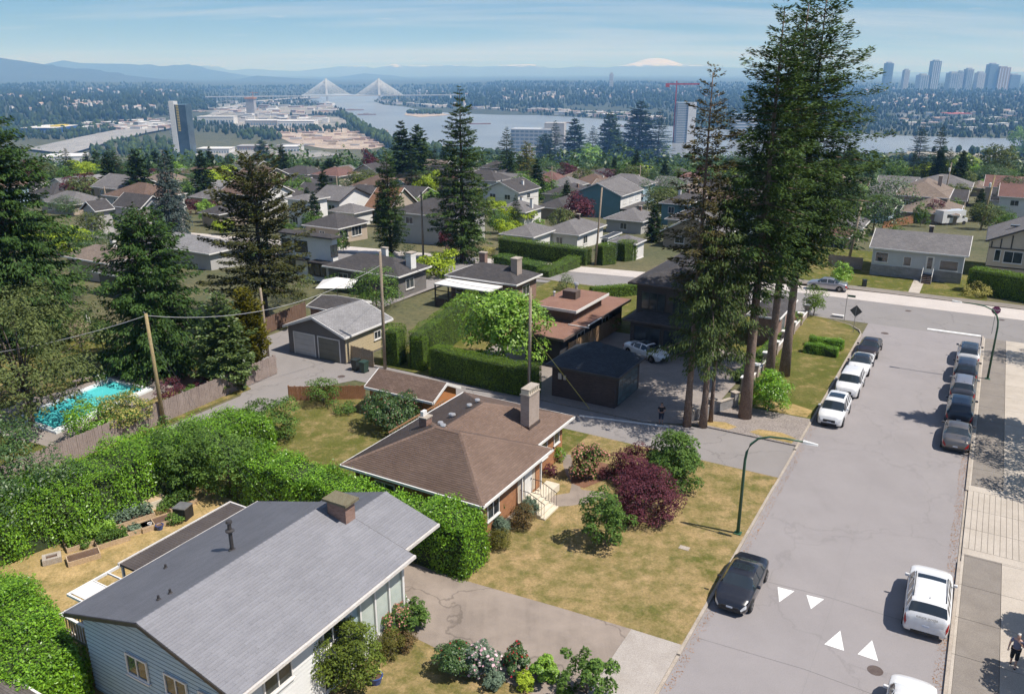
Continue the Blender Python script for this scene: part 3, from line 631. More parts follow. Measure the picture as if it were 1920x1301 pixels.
def wallm(name, c, c2=None, course=0.0, rough=0.85):
    m, nt, b = new_mat(name); p = opos(nt); c2 = c2 or tuple(x * 1.12 for x in c)
    o = mixc(nt, ramp(nt, noise(nt, 0.9, 5, 0.6, p), 0.3, 0.7), c, c2)
    o = mixc(nt, 0.18, o, mixc(nt, 1, o, ramp(nt, noise(nt, 14, 3, 0.8, p), 0.3, 0.7, (0.5, 0.5, 0.5), (1.4, 1.4, 1.4)), 'MULTIPLY'))
    if course:
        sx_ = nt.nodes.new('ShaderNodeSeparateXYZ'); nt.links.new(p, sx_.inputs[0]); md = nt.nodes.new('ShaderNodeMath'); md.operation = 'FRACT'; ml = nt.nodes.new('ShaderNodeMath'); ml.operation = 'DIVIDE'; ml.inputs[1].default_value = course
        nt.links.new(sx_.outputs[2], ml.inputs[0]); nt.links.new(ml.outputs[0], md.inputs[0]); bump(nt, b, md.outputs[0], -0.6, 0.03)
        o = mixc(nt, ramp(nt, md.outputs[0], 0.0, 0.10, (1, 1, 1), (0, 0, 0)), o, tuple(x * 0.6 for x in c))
    nt.links.new(o, b.inputs['Base Color']); b.inputs['Roughness'].default_value = rough; b.inputs['Specular IOR Level'].default_value = 0.3; return m
def brickm(name, c, c2, mortar, bw=0.21, bh=0.07):
    m, nt, b = new_mat(name); g_ = nt.nodes.new('ShaderNodeNewGeometry'); p = opos(nt)
    sp_ = nt.nodes.new('ShaderNodeSeparateXYZ'); nt.links.new(p, sp_.inputs[0]); ad_ = nt.nodes.new('ShaderNodeMath'); nt.links.new(sp_.outputs[0], ad_.inputs[0]); nt.links.new(sp_.outputs[1], ad_.inputs[1])
    cb_ = nt.nodes.new('ShaderNodeCombineXYZ'); nt.links.new(ad_.outputs[0], cb_.inputs[0]); nt.links.new(sp_.outputs[2], cb_.inputs[1])
    br = nt.nodes.new('ShaderNodeTexBrick'); br.inputs['Scale'].default_value = 1; br.inputs['Brick Width'].default_value = bw; br.inputs['Row Height'].default_value = bh; br.inputs['Mortar Size'].default_value = 0.008
    br.inputs['Color1'].default_value = (*c, 1); br.inputs['Color2'].default_value = (*c2, 1); br.inputs['Mortar'].default_value = (*mortar, 1); nt.links.new(cb_.outputs[0], br.inputs['Vector'])
    o = mixc(nt, ramp(nt, noise(nt, 1.2, 4, 0.6, p), 0.3, 0.7), br.outputs['Color'], mixc(nt, 0.3, br.outputs['Color'], tuple(x * .5 for x in c)))
    nt.links.new(o, b.inputs['Base Color']); b.inputs['Roughness'].default_value = 0.9; bump(nt, b, br.outputs['Fac'], -0.5, 0.01); return m
m_brick = brickm('orange_brick', (0.36, 0.145, 0.060), (0.47, 0.205, 0.085), (0.30, 0.19, 0.12))
m_brick2 = brickm('red_brown_brick', (0.21, 0.115, 0.085), (0.30, 0.175, 0.135), (0.28, 0.22, 0.19))
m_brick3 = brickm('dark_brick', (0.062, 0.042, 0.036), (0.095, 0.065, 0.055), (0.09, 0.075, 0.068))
m_brickp = brickm('pale_brick', (0.33, 0.26, 0.22), (0.42, 0.34, 0.29), (0.38, 0.33, 0.30))
m_brickbrown = brickm('brown_brick', (0.115, 0.078, 0.062), (0.17, 0.118, 0.095), (0.2, 0.165, 0.145))
WM = dict(white=wallm('white_wall', (0.66, 0.65, 0.63), course=0.0), whiteboard=wallm('white_boards', (0.64, 0.63, 0.61), course=0.15), beige=wallm('beige_wall', (0.40, 0.33, 0.265), course=0.0), cream=wallm('cream_wall', (0.50, 0.43, 0.35)),
    grey=wallm('grey_wall', (0.155, 0.145, 0.14), course=0.14), lgrey=wallm('light_grey_wall', (0.40, 0.39, 0.38), course=0.14), teal=wallm('teal_boards', (0.115, 0.22, 0.25), course=0.16), bluegrey=wallm('blue_grey_stucco', (0.44, 0.455, 0.47)),
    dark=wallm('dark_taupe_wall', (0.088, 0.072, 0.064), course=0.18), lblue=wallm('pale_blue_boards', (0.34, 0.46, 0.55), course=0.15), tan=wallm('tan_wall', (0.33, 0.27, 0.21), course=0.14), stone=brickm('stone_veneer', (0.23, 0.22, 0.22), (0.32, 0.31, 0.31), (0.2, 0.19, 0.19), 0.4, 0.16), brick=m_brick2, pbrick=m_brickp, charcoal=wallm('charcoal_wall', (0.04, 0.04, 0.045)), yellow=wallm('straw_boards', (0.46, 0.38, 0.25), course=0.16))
def polyuv(poly, e, up): return [((Vector(p) - Vector(poly[0])).dot(e), (Vector(p) - Vector(poly[0])).dot(up)) for p in poly]
def roof_mesh(name, planes, mat, th=0.14):
    """planes: polygons whose first edge is the eave; closed slab with thickness th"""
    V, Fs, UV = [], [], []
    for poly in planes:
        poly = [Vector(p) for p in poly]; e = (poly[1] - poly[0]).normalized(); n = e.cross(poly[2] - poly[0]).normalized()
        if n.z < 0: poly = [poly[1], poly[0]] + poly[:1:-1]; e = -e; n = e.cross(poly[2] - poly[0]).normalized()
        up = n.cross(e); b0 = len(V); k = len(poly); V += [tuple(p) for p in poly]; Fs.append(tuple(range(b0, b0 + k))); UV += polyuv(poly, e, up)
        low = [p - Vector((0, 0, th)) for p in poly]; b1 = len(V); V += [tuple(p) for p in low]; Fs.append(tuple(range(b1, b1 + k))[::-1]); UV += polyuv(poly, e, up)[::-1]
        for i in range(k):
            j = (i + 1) % k; Fs.append((b0 + i, b1 + i, b1 + j, b0 + j)); UV += [(0, 0.05)] * 4
    return mesh(name, V, Fs, mat, uv=UV)
def hip_planes(x0, x1, y0, y1, z, p):
    w_, d_ = x1 - x0, y1 - y0
    if w_ >= d_:
        h = d_ / 2; r0, r1 = (x0 + h, y0 + h, z + h * p), (x1 - h, y0 + h, z + h * p)
        return [[(x0, y0, z), (x1, y0, z), r1, r0], [(x1, y1, z), (x0, y1, z), r0, r1], [(x0, y1, z), (x0, y0, z), r0], [(x1, y0, z), (x1, y1, z), r1]]
    h = w_ / 2; r0, r1 = (x0 + h, y0 + h, z + h * p), (x0 + h, y1 - h, z + h * p)
    return [[(x0, y0, z), (x1, y0, z), r0], [(x1, y1, z), (x0, y1, z), r1], [(x0, y1, z), (x0, y0, z), r0, r1], [(x1, y0, z), (x1, y1, z), r1, r0]]
def gable_planes(x0, x1, y0, y1, z, p, axis):
    if axis == 'y':
        m = (x0 + x1) / 2; zr = z + (x1 - x0) / 2 * p
        return [[(x0, y1, z), (x0, y0, z), (m, y0, zr), (m, y1, zr)], [(x1, y0, z), (x1, y1, z), (m, y1, zr), (m, y0, zr)]]
    m = (y0 + y1) / 2; zr = z + (y1 - y0) / 2 * p
    return [[(x0, y0, z), (x1, y0, z), (x1, m, zr), (x0, m, zr)], [(x1, y1, z), (x0, y1, z), (x0, m, zr), (x1, m, zr)]]
def window(parent, face, rect, u, z, w_, h_, frame=m_trim, glass=m_glass, mull=1, proud=0.03, name='window'):
    """a window set on a wall face of the box rect=(x0,x1,y0,y1); u = metres along the face from its left end as seen from outside"""
    x0, x1, y0, y1 = rect
    o = {'-y': (x0, y0, 0), '+x': (x1, y0, R(90)), '+y': (x1, y1, R(180)), '-x': (x0, y1, R(-90))}[face]
    fr = MB(); f = 0.07
    fr.box(-w_ / 2, w_ / 2, -proud - .03, 0.01, 0, f).box(-w_ / 2, w_ / 2, -proud - .03, 0.01, h_ - f, h_).box(-w_ / 2, -w_ / 2 + f, -proud - .028, 0.01, f, h_ - f).box(w_ / 2 - f, w_ / 2, -proud - .028, 0.01, f, h_ - f)
    for k in range(1, mull + 1): fr.box(-w_ / 2 + w_ * k / (mull + 1) - f * .4, -w_ / 2 + w_ * k / (mull + 1) + f * .4, -proud - .024, 0.0, f, h_ - f)
    fo = fr.build(name, frame, parent); ca, sa = math.cos(o[2]), math.sin(o[2])
    fo.location = (o[0] + ca * u, o[1] + sa * u, z); fo.rotation_euler[2] = o[2]
    MB().box(-w_ / 2 + f, w_ / 2 - f, -0.018, 0.0, f, h_ - f).build('pane', glass, fo)
    MB().box(-w_ / 2 - .06, w_ / 2 + .06, -proud - .08, -0.004, -0.07, -0.004).build('sill', frame, fo)
    return fo
def chimney(parent, x, y, z0, z1, wx, wy, mat, cap=None, pots=0):
    c = MB().box(x - wx / 2, x + wx / 2, y - wy / 2, y + wy / 2, z0, z1).build('chimney', mat, parent)
    MB().box(x - wx / 2 - .06, x + wx / 2 + .06, y - wy / 2 - .06, y + wy / 2 + .06, z1 + .003, z1 + .13).build('cap', cap or m_kerb, c)
    for k in range(pots):
        q = MB(); yy = y - wy / 2 + wy * (k + .5) / pots; q.lathe([(.12, z1 + .135), (.12, z1 + .42), (.10, z1 + .42), (.10, z1 + .3)], x, yy, 10); q.build('chimney_pot', cap or m_kerb, c)
    return c
def house(name, label, s0, s1, t0, t1, zg, eh, roof, pitch, roofmat, wall, over=0.45, wins=(), chim=(), door=None, fascia=m_trim, cat='house', base=None, group=None, winframe=m_trim, th=0.16, extra=None):
    """rect given at the eaves (including overhang) in the street's frame; eh = eave height"""
    h = rt(name, label, cat, (s0 + s1) / 2, (t0 + t1) / 2, zg, group=group); hx, hy = (t1 - t0) / 2, (s1 - s0) / 2
    wx, wy = hx - over, hy - over; rect = (-wx, wx, -wy, wy); wt = eh - th + over * pitch * 0.5
    mb = MB().box(-wx, wx, -wy, wy, -1.5, wt - 0.01)
    if roof == 'gy':
        a = wt - 0.01; b_ = a + wx * pitch; mb.add([(-wx, -wy, a), (wx, -wy, a), (0, -wy, b_), (-wx, wy, a), (wx, wy, a), (0, wy, b_)], [(0, 1, 2), (3, 5, 4)])
    if roof == 'gx':
        a = wt - 0.01; b_ = a + wy * pitch; mb.add([(-wx, -wy, a), (-wx, wy, a), (-wx, 0, b_), (wx, -wy, a), (wx, wy, a), (wx, 0, b_)], [(0, 2, 1), (3, 4, 5)])
    mb.build('wall', WM[wall] if isinstance(wall, str) else wall, h)
    if roof == 'hip': pl = hip_planes(-hx, hx, -hy, hy, eh, pitch)
    elif roof in ('gy', 'gx'): pl = gable_planes(-hx, hx, -hy, hy, eh, pitch, roof[1])
    else: pl = [[(-hx, -hy, eh), (hx, -hy, eh), (hx, hy, eh), (-hx, hy, eh)]]
    rf = ob('roof', roof_mesh('roof', pl, roofmat, th), h)
    if roof in ('hip', 'flat'):
        g_ = MB(); q = 0.10
        g_.box(-hx - q, hx + q, -hy - q, -hy - .003, eh - th - .02, eh - .01).box(-hx - q, hx + q, hy + .003, hy + q, eh - th - .02, eh - .01).box(-hx - q, -hx - .003, -hy, hy, eh - th - .02, eh - .01).box(hx + .003, hx + q, -hy, hy, eh - th - .02, eh - .01)
        g_.build('gutter', fascia, h)
    else:
        g_ = MB(); q = 0.09
        if roof == 'gy': gs = [(-hx - q, -hx - .003, -hy, hy), (hx + .003, hx + q, -hy, hy)]
        else: gs = [(-hx, hx, -hy - q, -hy - .003), (-hx, hx, hy + .003, hy + q)]
        for q_ in gs: MB().box(*q_, eh - th - .02, eh - .01).build('gutter', fascia, h)
        zr = (hx if roof == 'gy' else hy) * pitch
        for e in (-1, 1):
            bb = MB()
            for sg in (-1, 1):
                if roof == 'gy': a, b_ = Vector((sg * hx, e * (hy + .035), eh - th * .55)), Vector((0, e * (hy + .035), eh + zr - th * .55))
                else: a, b_ = Vector((e * (hx + .035), sg * hy, eh - th * .55)), Vector((e * (hx + .035), 0, eh + zr - th * .55))
                u_ = Vector((0, 0, .11)); n_ = Vector((0, .03 * e, 0)) if roof == 'gy' else Vector((.03 * e, 0, 0))
                bb.add([tuple(a - u_ - n_), tuple(b_ - u_ - n_), tuple(b_ + u_ - n_), tuple(a + u_ - n_), tuple(a - u_ + n_), tuple(b_ - u_ + n_), tuple(b_ + u_ + n_), tuple(a + u_ + n_)], [(0, 1, 2, 3), (7, 6, 5, 4), (0, 4, 5, 1), (3, 2, 6, 7), (0, 3, 7, 4), (1, 5, 6, 2)])
            bb.build('bargeboard', fascia, h)
    for wn in wins: window(h, wn[0], rect, wn[1] * (2 * wx if 'y' in wn[0] else 2 * wy), wn[2], wn[3], wn[4], frame=winframe, mull=wn[5] if len(wn) > 5 else 1)
    for c in chim: chimney(h, c[0] * hx, c[1] * hy, eh - .2, eh + c[2], c[3], c[4], c[5] if len(c) > 5 else m_brick2, pots=c[6] if len(c) > 6 else 0)
    if door:
        d = window(h, door[0], rect, door[1] * (2 * wx if 'y' in door[0] else 2 * wy), 0.25, 0.95, 2.05, frame=m_trim, glass=m_darktrim, mull=0, name='door')
    return h
def wallof(h): return [c for c in h.children if c.name.startswith('wall')][0]
def fit(F_, Lc, R_, eh, it=6):
    """eave pixels of the near corner, its left neighbour and its right neighbour -> rect in the street's frame and ground height"""
    zg = 0.0
    for _ in range(it):
        z = zg + eh; f = ST(*F_, z); l = ST(*Lc, z); r = ST(*R_, z); c = W((f[0] + r[0]) / 2, (f[1] + l[1]) / 2); zg = tzf(c.x, c.y) if c.y > 95 else 0.05
    return (f[0], r[0], l[1], f[1], zg)

# ---------------------------------------------------------------- shingles as real pieces for the two near roofs
def shingles(name, planes, mat, parent, course=0.145, tab=0.32, th=0.012, lift=0.018, seed=3):
    g = np.random.default_rng(seed); VV = []; n = 0
    for poly in planes:
        poly = [np.array(p, float) for p in poly]; e = poly[1] - poly[0]; e /= np.linalg.norm(e); nn = np.cross(e, poly[2] - poly[0]); nn /= np.linalg.norm(nn)
        if nn[2] < 0: poly = [poly[1], poly[0]] + poly[:1:-1]; e = -e; nn = np.cross(e, poly[2] - poly[0]); nn /= np.linalg.norm(nn)
        up = np.cross(nn, e); q = np.array([[(p - poly[0]) @ e, (p - poly[0]) @ up] for p in poly]); vmax = q[:, 1].max(); k = 0; v = 0.0
        while v < vmax - 0.02:
            xs = []; vv = min(v + course * .5, vmax - .01)
            for i in range(len(q)):
                a, b_ = q[i], q[(i + 1) % len(q)]
                if (a[1] - vv) * (b_[1] - vv) < 0: xs.append(a[0] + (b_[0] - a[0]) * (vv - a[1]) / (b_[1] - a[1]))
            if len(xs) >= 2:
                xa, xb = min(xs), max(xs); u = xa - (k % 2) * tab * .5 - (k % 3) * .07
                while u < xb:
                    w_ = tab * g.uniform(.92, 1.08); a, b_ = max(u, xa), min(u + w_ - .007, xb)
                    if b_ - a > .03:
                        l0 = lift + g.uniform(0, .007); v1 = min(v + course * 1.12, vmax)
                        P0 = poly[0] + nn * .004
                        lo0 = P0 + e * a + up * (v - .012) ; lo1 = P0 + e * b_ + up * (v - .012); hi1 = P0 + e * b_ + up * v1; hi0 = P0 + e * a + up * v1
                        VV += [lo0, lo1, lo0 + nn * l0, lo1 + nn * (l0 + g.uniform(-.003, .003)), hi1 + nn * .004, hi0 + nn * .004]
                    u += w_
            v += course; k += 1
    V = np.array(VV); m = len(V) // 6; b0 = np.arange(m)[:, None] * 6
    Fq = np.concatenate([b0 + np.array([[0, 1, 3, 2]]), b0 + np.array([[2, 3, 4, 5]])]).astype(int)
    o = ob(name, mesh(name, V, Fq, mat), parent); o['kind'] = 'stuff'; return o
def ridge_cap(parent, a, b_, mat, n=None):
    a, b_ = Vector(a), Vector(b_); mb = MB(); d = (b_ - a); L_ = d.length; n = n or max(2, int(L_ / .26)); d.normalize(); sd = d.cross(Vector((0, 0, 1))).normalized(); up = sd.cross(d)
    for k in range(n):
        p = a + d * (L_ * k / n); q = a + d * (L_ * (k + 1.12) / n)
        for sg in (-1, 1):
            w_ = .15; mb.add([tuple(p + up * .045), tuple(q + up * .032), tuple(q + sd * sg * w_ - up * .03), tuple(p + sd * sg * w_ - up * .018)], [(0, 1, 2, 3)] if sg < 0 else [(3, 2, 1, 0)])
    return mb.build('ridge_cap', mat, parent)
# ================================================================== BROWN ROOFED BRICK HOUSE
m_shb = pm('brown_shingle', (0.128, 0.083, 0.063), (0.165, 0.112, 0.087), 0.5, 0.92, 0.30, 30, 0.2, isl=0.10)
m_shb_u = pm('brown_underlay', (0.11, 0.072, 0.055), (0.14, 0.095, 0.075), 2, 0.92)
bh = rt('brick_house', 'orange brick bungalow with broad brown shingled hip roof and wide chimney', 'house', 5.25, -21.8, 0.1)
# local x: t+21.8, y: s-5.25
RA = (0, 9.8, 0, 8.05); zE = 2.9
pa = hip_planes(0, 9.8, 0, 8.05, zE, 0.44); pb = hip_planes(0.04, 8.75, 3.6, 13.25, zE + .002, 0.375)
pb = [[(8.75, 3.9, zE), (8.75, 13.25, zE), (4.4, 8.9, zE + 1.63), (4.4, 3.9, zE + 1.63)], [(8.75, 13.25, zE), (0.04, 13.25, zE), (4.4, 8.9, zE + 1.63)], [(0.04, 13.25, zE), (0.04, 3.9, zE), (4.4, 3.9, zE + 1.63), (4.4, 8.9, zE + 1.63)]]
rf = ob('roof', roof_mesh('roof', pa + pb, m_shb_u, .12), bh)
shingles('shingles', pa + pb, m_shb, rf)
zr = zE + 8.05 / 2 * .44
for a_, b_ in (((0, 0, zE), (4.025, 4.025, zr)), ((9.8, 0, zE), (5.775, 4.025, zr)), ((9.8, 8.05, zE), (5.775, 4.025, zr)), ((0, 8.05, zE), (4.025, 4.025, zr)), ((4.025, 4.025, zr), (5.775, 4.025, zr)), ((8.75, 13.25, zE), (4.4, 8.9, zE + 1.63)), ((0.04, 13.25, zE), (4.4, 8.9, zE + 1.63)), ((4.4, 4.6, zE + 1.63), (4.4, 8.9, zE + 1.63))): ridge_cap(rf, a_, b_, m_shb)
g_ = MB()
for x0, x1, y0, y1 in ((-.1, 9.9, -.11, -.004), (9.804, 9.9, -.11, 8.15), (-.1, -.004, 0, 13.35), (8.754, 8.85, 8.15, 13.35), (-.1, 8.85, 13.254, 13.35), (8.85, 9.9, 8.054, 8.15)): g_.box(x0, x1, y0, y1, zE - .15, zE - .005)
g_.build('gutter', m_trim, bh)
MB().box(.55, 9.25, .55, 7.55, -.4, zE - .12).box(.6, 8.2, 7.5, 12.7, -.4, zE - .125).build('wall', m_brick, bh)
MB().box(.5, 9.3, .5, 7.6, -.4, 0.25).build('plinth', m_kerb, bh)
# recessed porch with white posts, steps and rails
MB().box(9.26, 9.262, 4.75, 6.9, .6, 2.6).build('porch_recess', WM['cream'], bh)
window(bh, '+x', (.55, 9.25, .55, 7.55), 1.4, 1.1, 1.3, 1.25)
window(bh, '+x', (.6, 8.2, 7.5, 12.7), 4.3, 1.35, .8, 1.05, mull=0)
window(bh, '+x', (.6, 8.2, 7.5, 12.7), 2.0, 1.0, 1.9, 1.45)
window(bh, '-y', (.55, 9.25, .55, 7.55), 2.2, 1.0, 1.5, 1.2); window(bh, '-y', (.55, 9.25, .55, 7.55), 6.2, 1.0, 1.5, 1.2)
dr = MB().box(9.264, 9.32, 5.5, 6.4, .62, 2.55).build('door', m_trim, bh); MB().box(9.325, 9.36, 6.22, 6.30, 1.5, 1.62).build('handle', m_darktrim, dr)
m_step = pm('cream_steps', (0.56, 0.49, 0.38), (0.64, 0.57, 0.46), 2, 0.8, .15, 20)
st = MB()
for k in range(5): st.box(9.27, 10.0 + k * .28, 4.7 - .001 * k, 6.45 + .001 * k, -.4, .60 - k * .125)
st.build('steps', m_step, bh)
rl = MB()
for y_ in (4.78, 6.38):
    rl.tube([(9.4, y_, 1.5), (9.95, y_, 1.5), (11.05, y_, .98)], .022, 6)
    for k in range(10):
        x_ = 9.4 + k * .18; zt = 1.5 if x_ < 9.95 else 1.5 - (x_ - 9.95) * .47; zb = max(.08, .6 - max(0, (x_ - 9.9)) * .45); rl.tube([(x_, y_, zb), (x_, y_, zt)], .012, 5)
rl.build('handrail', m_darktrim, bh)
for y_ in (4.6, 6.95): MB().box(9.55, 9.65, y_, y_ + .1, .6, zE - .16).build('porch_post', m_trim, bh)
for y0_, y1_ in ((7.6, 9.0),): MB().box(9.3, 10.2, 6.5, 8.4, -.2, .45).build('planter', m_step, bh)
# big chimney with five flues, small chimney
def flue_chimney(parent, x, y, z0, z1, wx, wy, mat, n):
    c = MB().box(x - wx / 2, x + wx / 2, y - wy / 2, y + wy / 2, z0, z1).build('chimney', mat, parent)
    MB().box(x - wx / 2 - .05, x + wx / 2 + .05, y - wy / 2 - .05, y + wy / 2 + .05, z1 + .002, z1 + .09).build('cap', m_kerb, c)
    MB().box(x - wx / 2 - .06, x + wx / 2 + .06, y - wy / 2 - .06, y + wy / 2 + .06, z0 - .05, z0 + .42).build('flashing', m_brick3, c)
    for k in range(n + 1):
        yy = y - wy / 2 + (wy - .1) * k / n; MB().box(x - wx / 2 + .03, x + wx / 2 - .03, yy + .003 * 0, yy + .1, z1 + .093, z1 + .36).build('flue_pier', m_step, c)
    MB().box(x - wx / 2, x + wx / 2, y - wy / 2, y + wy / 2, z1 + .363, z1 + .44).build('flue_slab', m_kerb, c)
    return c
flue_chimney(bh, 7.35, 9.7, zE + .2, zE + 2.65, .62, 1.35, m_brickp, 5)
c = MB().box(2.35, 2.9, 4.6, 5.2, zE + .3, zE + 1.75).build('chimney', m_brick2, bh); MB().box(2.30, 2.95, 4.55, 5.25, zE + 1.753, zE + 1.83).build('cap', m_kerb, c); MB().box(2.4, 2.62, 4.7, 5.1, zE + 1.833, zE + 2.15).build('flue', m_trim, c)
m_vent = pm('metal_vent', (0.45, 0.44, 0.44), (0.55, 0.54, 0.54), 4, 0.4, metal=.5)
for px, py in ((831, 811), (826, 797), (849, 780.5), (846, 778), (880, 763.5), (895, 754)):
    z_ = 4.35; s_, t_ = ST(px, py, z_); x_, y_ = t_ + 21.8, s_ - 5.25
    # sit on the roof surface
    def rz_at(x, y):
        best = -9
        for pl in pa + pb:
            p0, p1, p2 = Vector(pl[0]), Vector(pl[1]), Vector(pl[2]); n = (p1 - p0).cross(p2 - p0); zq = p0.z - (n.x * (x - p0.x) + n.y * (y - p0.y)) / n.z
            # inside test
            ins = True; k = len(pl); sg = 1 if n.z > 0 else -1
            for i in range(k):
                a_, b_ = pl[i], pl[(i + 1) % k]
                if sg * ((b_[0] - a_[0]) * (y - a_[1]) - (b_[1] - a_[1]) * (x - a_[0])) < -1e-6: ins = False
            if ins: best = max(best, zq)
        return best
    zq = rz_at(x_, y_); MB().lathe([(.10, zq - .05), (.10, zq + .14), (.2, zq + .16), (.17, zq + .24), (.05, zq + .26)], x_, y_, 10).build('vent', m_vent, rf)
# deck rail at the back
dk = MB(); 
for k in range(22): dk.box(-1.6, -1.55, 6.5 + k * .3, 6.54 + k * .3, 1.0, 2.0)
dk.build('balusters', WM['tan'], bh); MB().box(-1.62, -1.52, 6.4, 13.2, 2.003, 2.08).box(-1.62, -1.52, 6.4, 13.2, .9, .997).build('rail', wallm('brown_stain', (0.22, 0.12, 0.06)), bh); MB().box(-1.7, .54, 6.3, 13.2, .75, .89).build('deck', WM['tan'], bh)
for y_ in (6.35, 9.7, 13.1): MB().box(-1.66, -1.54, y_, y_ + .12, -.1, .745).build('deck_post', WM['tan'], bh)

# ================================================================== GREY ROOFED HOUSE
m_shg = pm('grey_shingle', (0.178, 0.178, 0.196), (0.218, 0.218, 0.238), 0.5, 0.9, 0.22, 26, 0.15, isl=0.055)
m_shg_u = pm('grey_underlay', (0.17, 0.17, 0.185), (0.2, 0.2, 0.21), 2, .9)
m_shadeb = pm('shade_blue_board', (0.40, 0.50, 0.55), (0.46, 0.56, 0.61), 0.8, 0.6, .12, 20, isl=0.05)  # white boards; the blue of sky-lit shade is put into the colour
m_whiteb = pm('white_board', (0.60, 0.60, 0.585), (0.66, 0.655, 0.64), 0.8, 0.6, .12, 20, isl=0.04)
gh = rt('grey_roofed_house', 'white clapboard house with painted blue shade under a long light grey shingle roof', 'house', -12.15, -21.3, 0.0)
# local x: t+21.3 (0..9.85), y: s+12.15 (0..10.55)
gz, gr = 4.0, 5.32
pg = [[(0, 10.55, gz), (0, 0, gz), (4.85, 0, gr), (4.85, 10.55, gr)], [(9.85, 0, gz), (9.85, 10.55, gz), (4.85, 10.55, gr), (4.85, 0, gr)]]
pg2 = [[(2.6, 13.4, 3.86), (2.6, 9.9, 3.86), (6.1, 9.9, 4.86), (6.1, 13.4, 4.86)], [(9.2, 9.9, 3.98), (9.2, 13.4, 3.98), (6.1, 13.4, 4.86), (6.1, 9.9, 4.86)]]
rg = ob('roof', roof_mesh('roof', pg + pg2, m_shg_u, .13), gh)
shingles('shingles', pg + pg2, m_shg, rg, course=.15, tab=.95, lift=.022, seed=5)
ridge_cap(rg, (4.85, 0, gr), (4.85, 10.55, gr), m_shg); ridge_cap(rg, (6.1, 10.4, 4.86), (6.1, 13.4, 4.86), m_shg)
m_fasc = pm('weathered_white_fascia', (0.50, 0.46, 0.43), (0.62, 0.59, 0.56), 2.5, .6, .2, 15)
for q_ in ((9.855, 9.97, -.02, 10.6, gz - .16, gz - .01), (-.11, -.005, -.02, 10.6, gz - .16, gz - .01), (9.205, 9.31, 10.6, 13.45, 3.82, 3.965)): MB().box(*q_).build('gutter', m_fasc, gh)
for e, y_ in ((-1, -.04), (1, 10.59)):
    bb = MB()
    for xa, xb in ((0, 4.85), (9.85, 4.85)):
        bb.add([(xa, y_, gz - .17), (xb, y_, gr - .17), (xb, y_, gr + .0), (xa, y_, gz + .0), (xa, y_ + .03 * -e, gz - .17), (xb, y_ + .03 * -e, gr - .17), (xb, y_ + .03 * -e, gr), (xa, y_ + .03 * -e, gz)], [(0, 1, 2, 3), (7, 6, 5, 4), (0, 4, 5, 1), (3, 2, 6, 7)])
    bb.build('bargeboard', m_darktrim, gh)
wl = MB().box(.5, 9.15, .45, 10.2, -1.2, gz - .02); wl.add([(.5, .45, gz - .02), (9.15, .45, gz - .02), (4.85, .45, gr - .16), (.5, 10.2, gz - .02), (9.15, 10.2, gz - .02), (4.85, 10.2, gr - .16)], [(0, 1, 2), (3, 5, 4)]); wl.build('wall', m_shadeb, gh)
# clapboards one by one: gable wall (white, blue shade in its colour) and street wall (white)
m_board_shadow = pm('painted_board_shadow', (0.11, 0.16, 0.19), (.14, .19, .22), 2, .8)  # thin dark strip low on each board, painting the shadow line between boards
z_ = -0.6
while z_ < gr - .3:
    def xspan(z): 
        if z <= gz - .1: return .5, 9.15
        k = (z - (gz - .1)) / (gr - gz) * 4.6; return .5 + k, 9.15 - k
    a_, b_ = xspan(z_ + .19)
    if b_ - a_ > .4: MB().add([(a_, .395, z_), (b_, .395, z_), (b_, .446, z_ + .195), (a_, .446, z_ + .195), (a_, .45, z_), (b_, .45, z_)], [(0, 1, 2, 3), (0, 4, 5, 1)]).box(a_, b_, .388, .394, z_ - .004, z_ + .016, 1).build('clapboard', [m_shadeb, m_board_shadow], gh)
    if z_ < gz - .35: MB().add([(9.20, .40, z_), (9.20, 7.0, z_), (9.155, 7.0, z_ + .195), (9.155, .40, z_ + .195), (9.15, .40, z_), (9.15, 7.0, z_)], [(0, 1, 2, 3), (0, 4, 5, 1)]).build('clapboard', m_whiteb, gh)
    z_ += .2
rect = (.5, 9.20, .384, 10.2)
m_blind = pm('pale_blind', (0.42, 0.47, 0.43), (0.50, 0.55, 0.50), 1.5, .25)
for u_, z_, w_ in ((3.3, 2.1, 1.3), (5.6, 2.1, 1.3), (7.55, 2.1, 1.3), (4.2, .1, 1.2)): window(gh, '-y', rect, u_, z_, w_, 1.0)
for u_, z_, w_ in ((2.2, 2.3, 1.5), (5.3, 2.3, 1.2), (5.4, .25, 1.7)): window(gh, '+x', rect, u_, z_, w_, 1.15)
# tall pale windows by the driveway with white posts
for k in range(3):
    y_ = 7.35 + k * 1.0; f_ = MB().box(9.155, 9.30, y_, y_ + .10, -.2, gz - .17).build('mullion_post', m_trim, gh)
    MB().box(9.155, 9.20, y_ + .103, y_ + .997, .75, gz - .18).build('pane', m_blind, f_)
MB().box(9.155, 9.30, 10.36, 10.5, -.2, gz - .17).build('mullion_post', m_trim, gh)
MB().box(9.155, 9.28, 7.36, 10.35, -.2, .745).build('sill_panel', m_whiteb, gh)
MB().box(3.2, 6.2, 12.9, 13.0, -.2, 3.75).box(3.2, 3.3, 10.2, 12.9, -.2, 3.75).build('carport_wall', m_shadeb, gh)
cx_, cy_ = 5.5, 10.2
s_, t_ = ST(640, 958, 5.3); cx_, cy_ = t_ + 21.3, s_ + 12.15
c = MB().box(cx_ - .55, cx_ + .55, cy_ - .33, cy_ + .33, gz + .5, gr + .55).build('chimney', m_brick2, gh)
m_mosscap = pm('mossy_cap', (0.11, 0.085, 0.05), (0.17, 0.155, 0.10), 5, .95, .4, 18, .5)
MB().box(cx_ - .72, cx_ + .72, cy_ - .48, cy_ + .48, gr + .553, gr + .68).build('cap', m_mosscap, c)
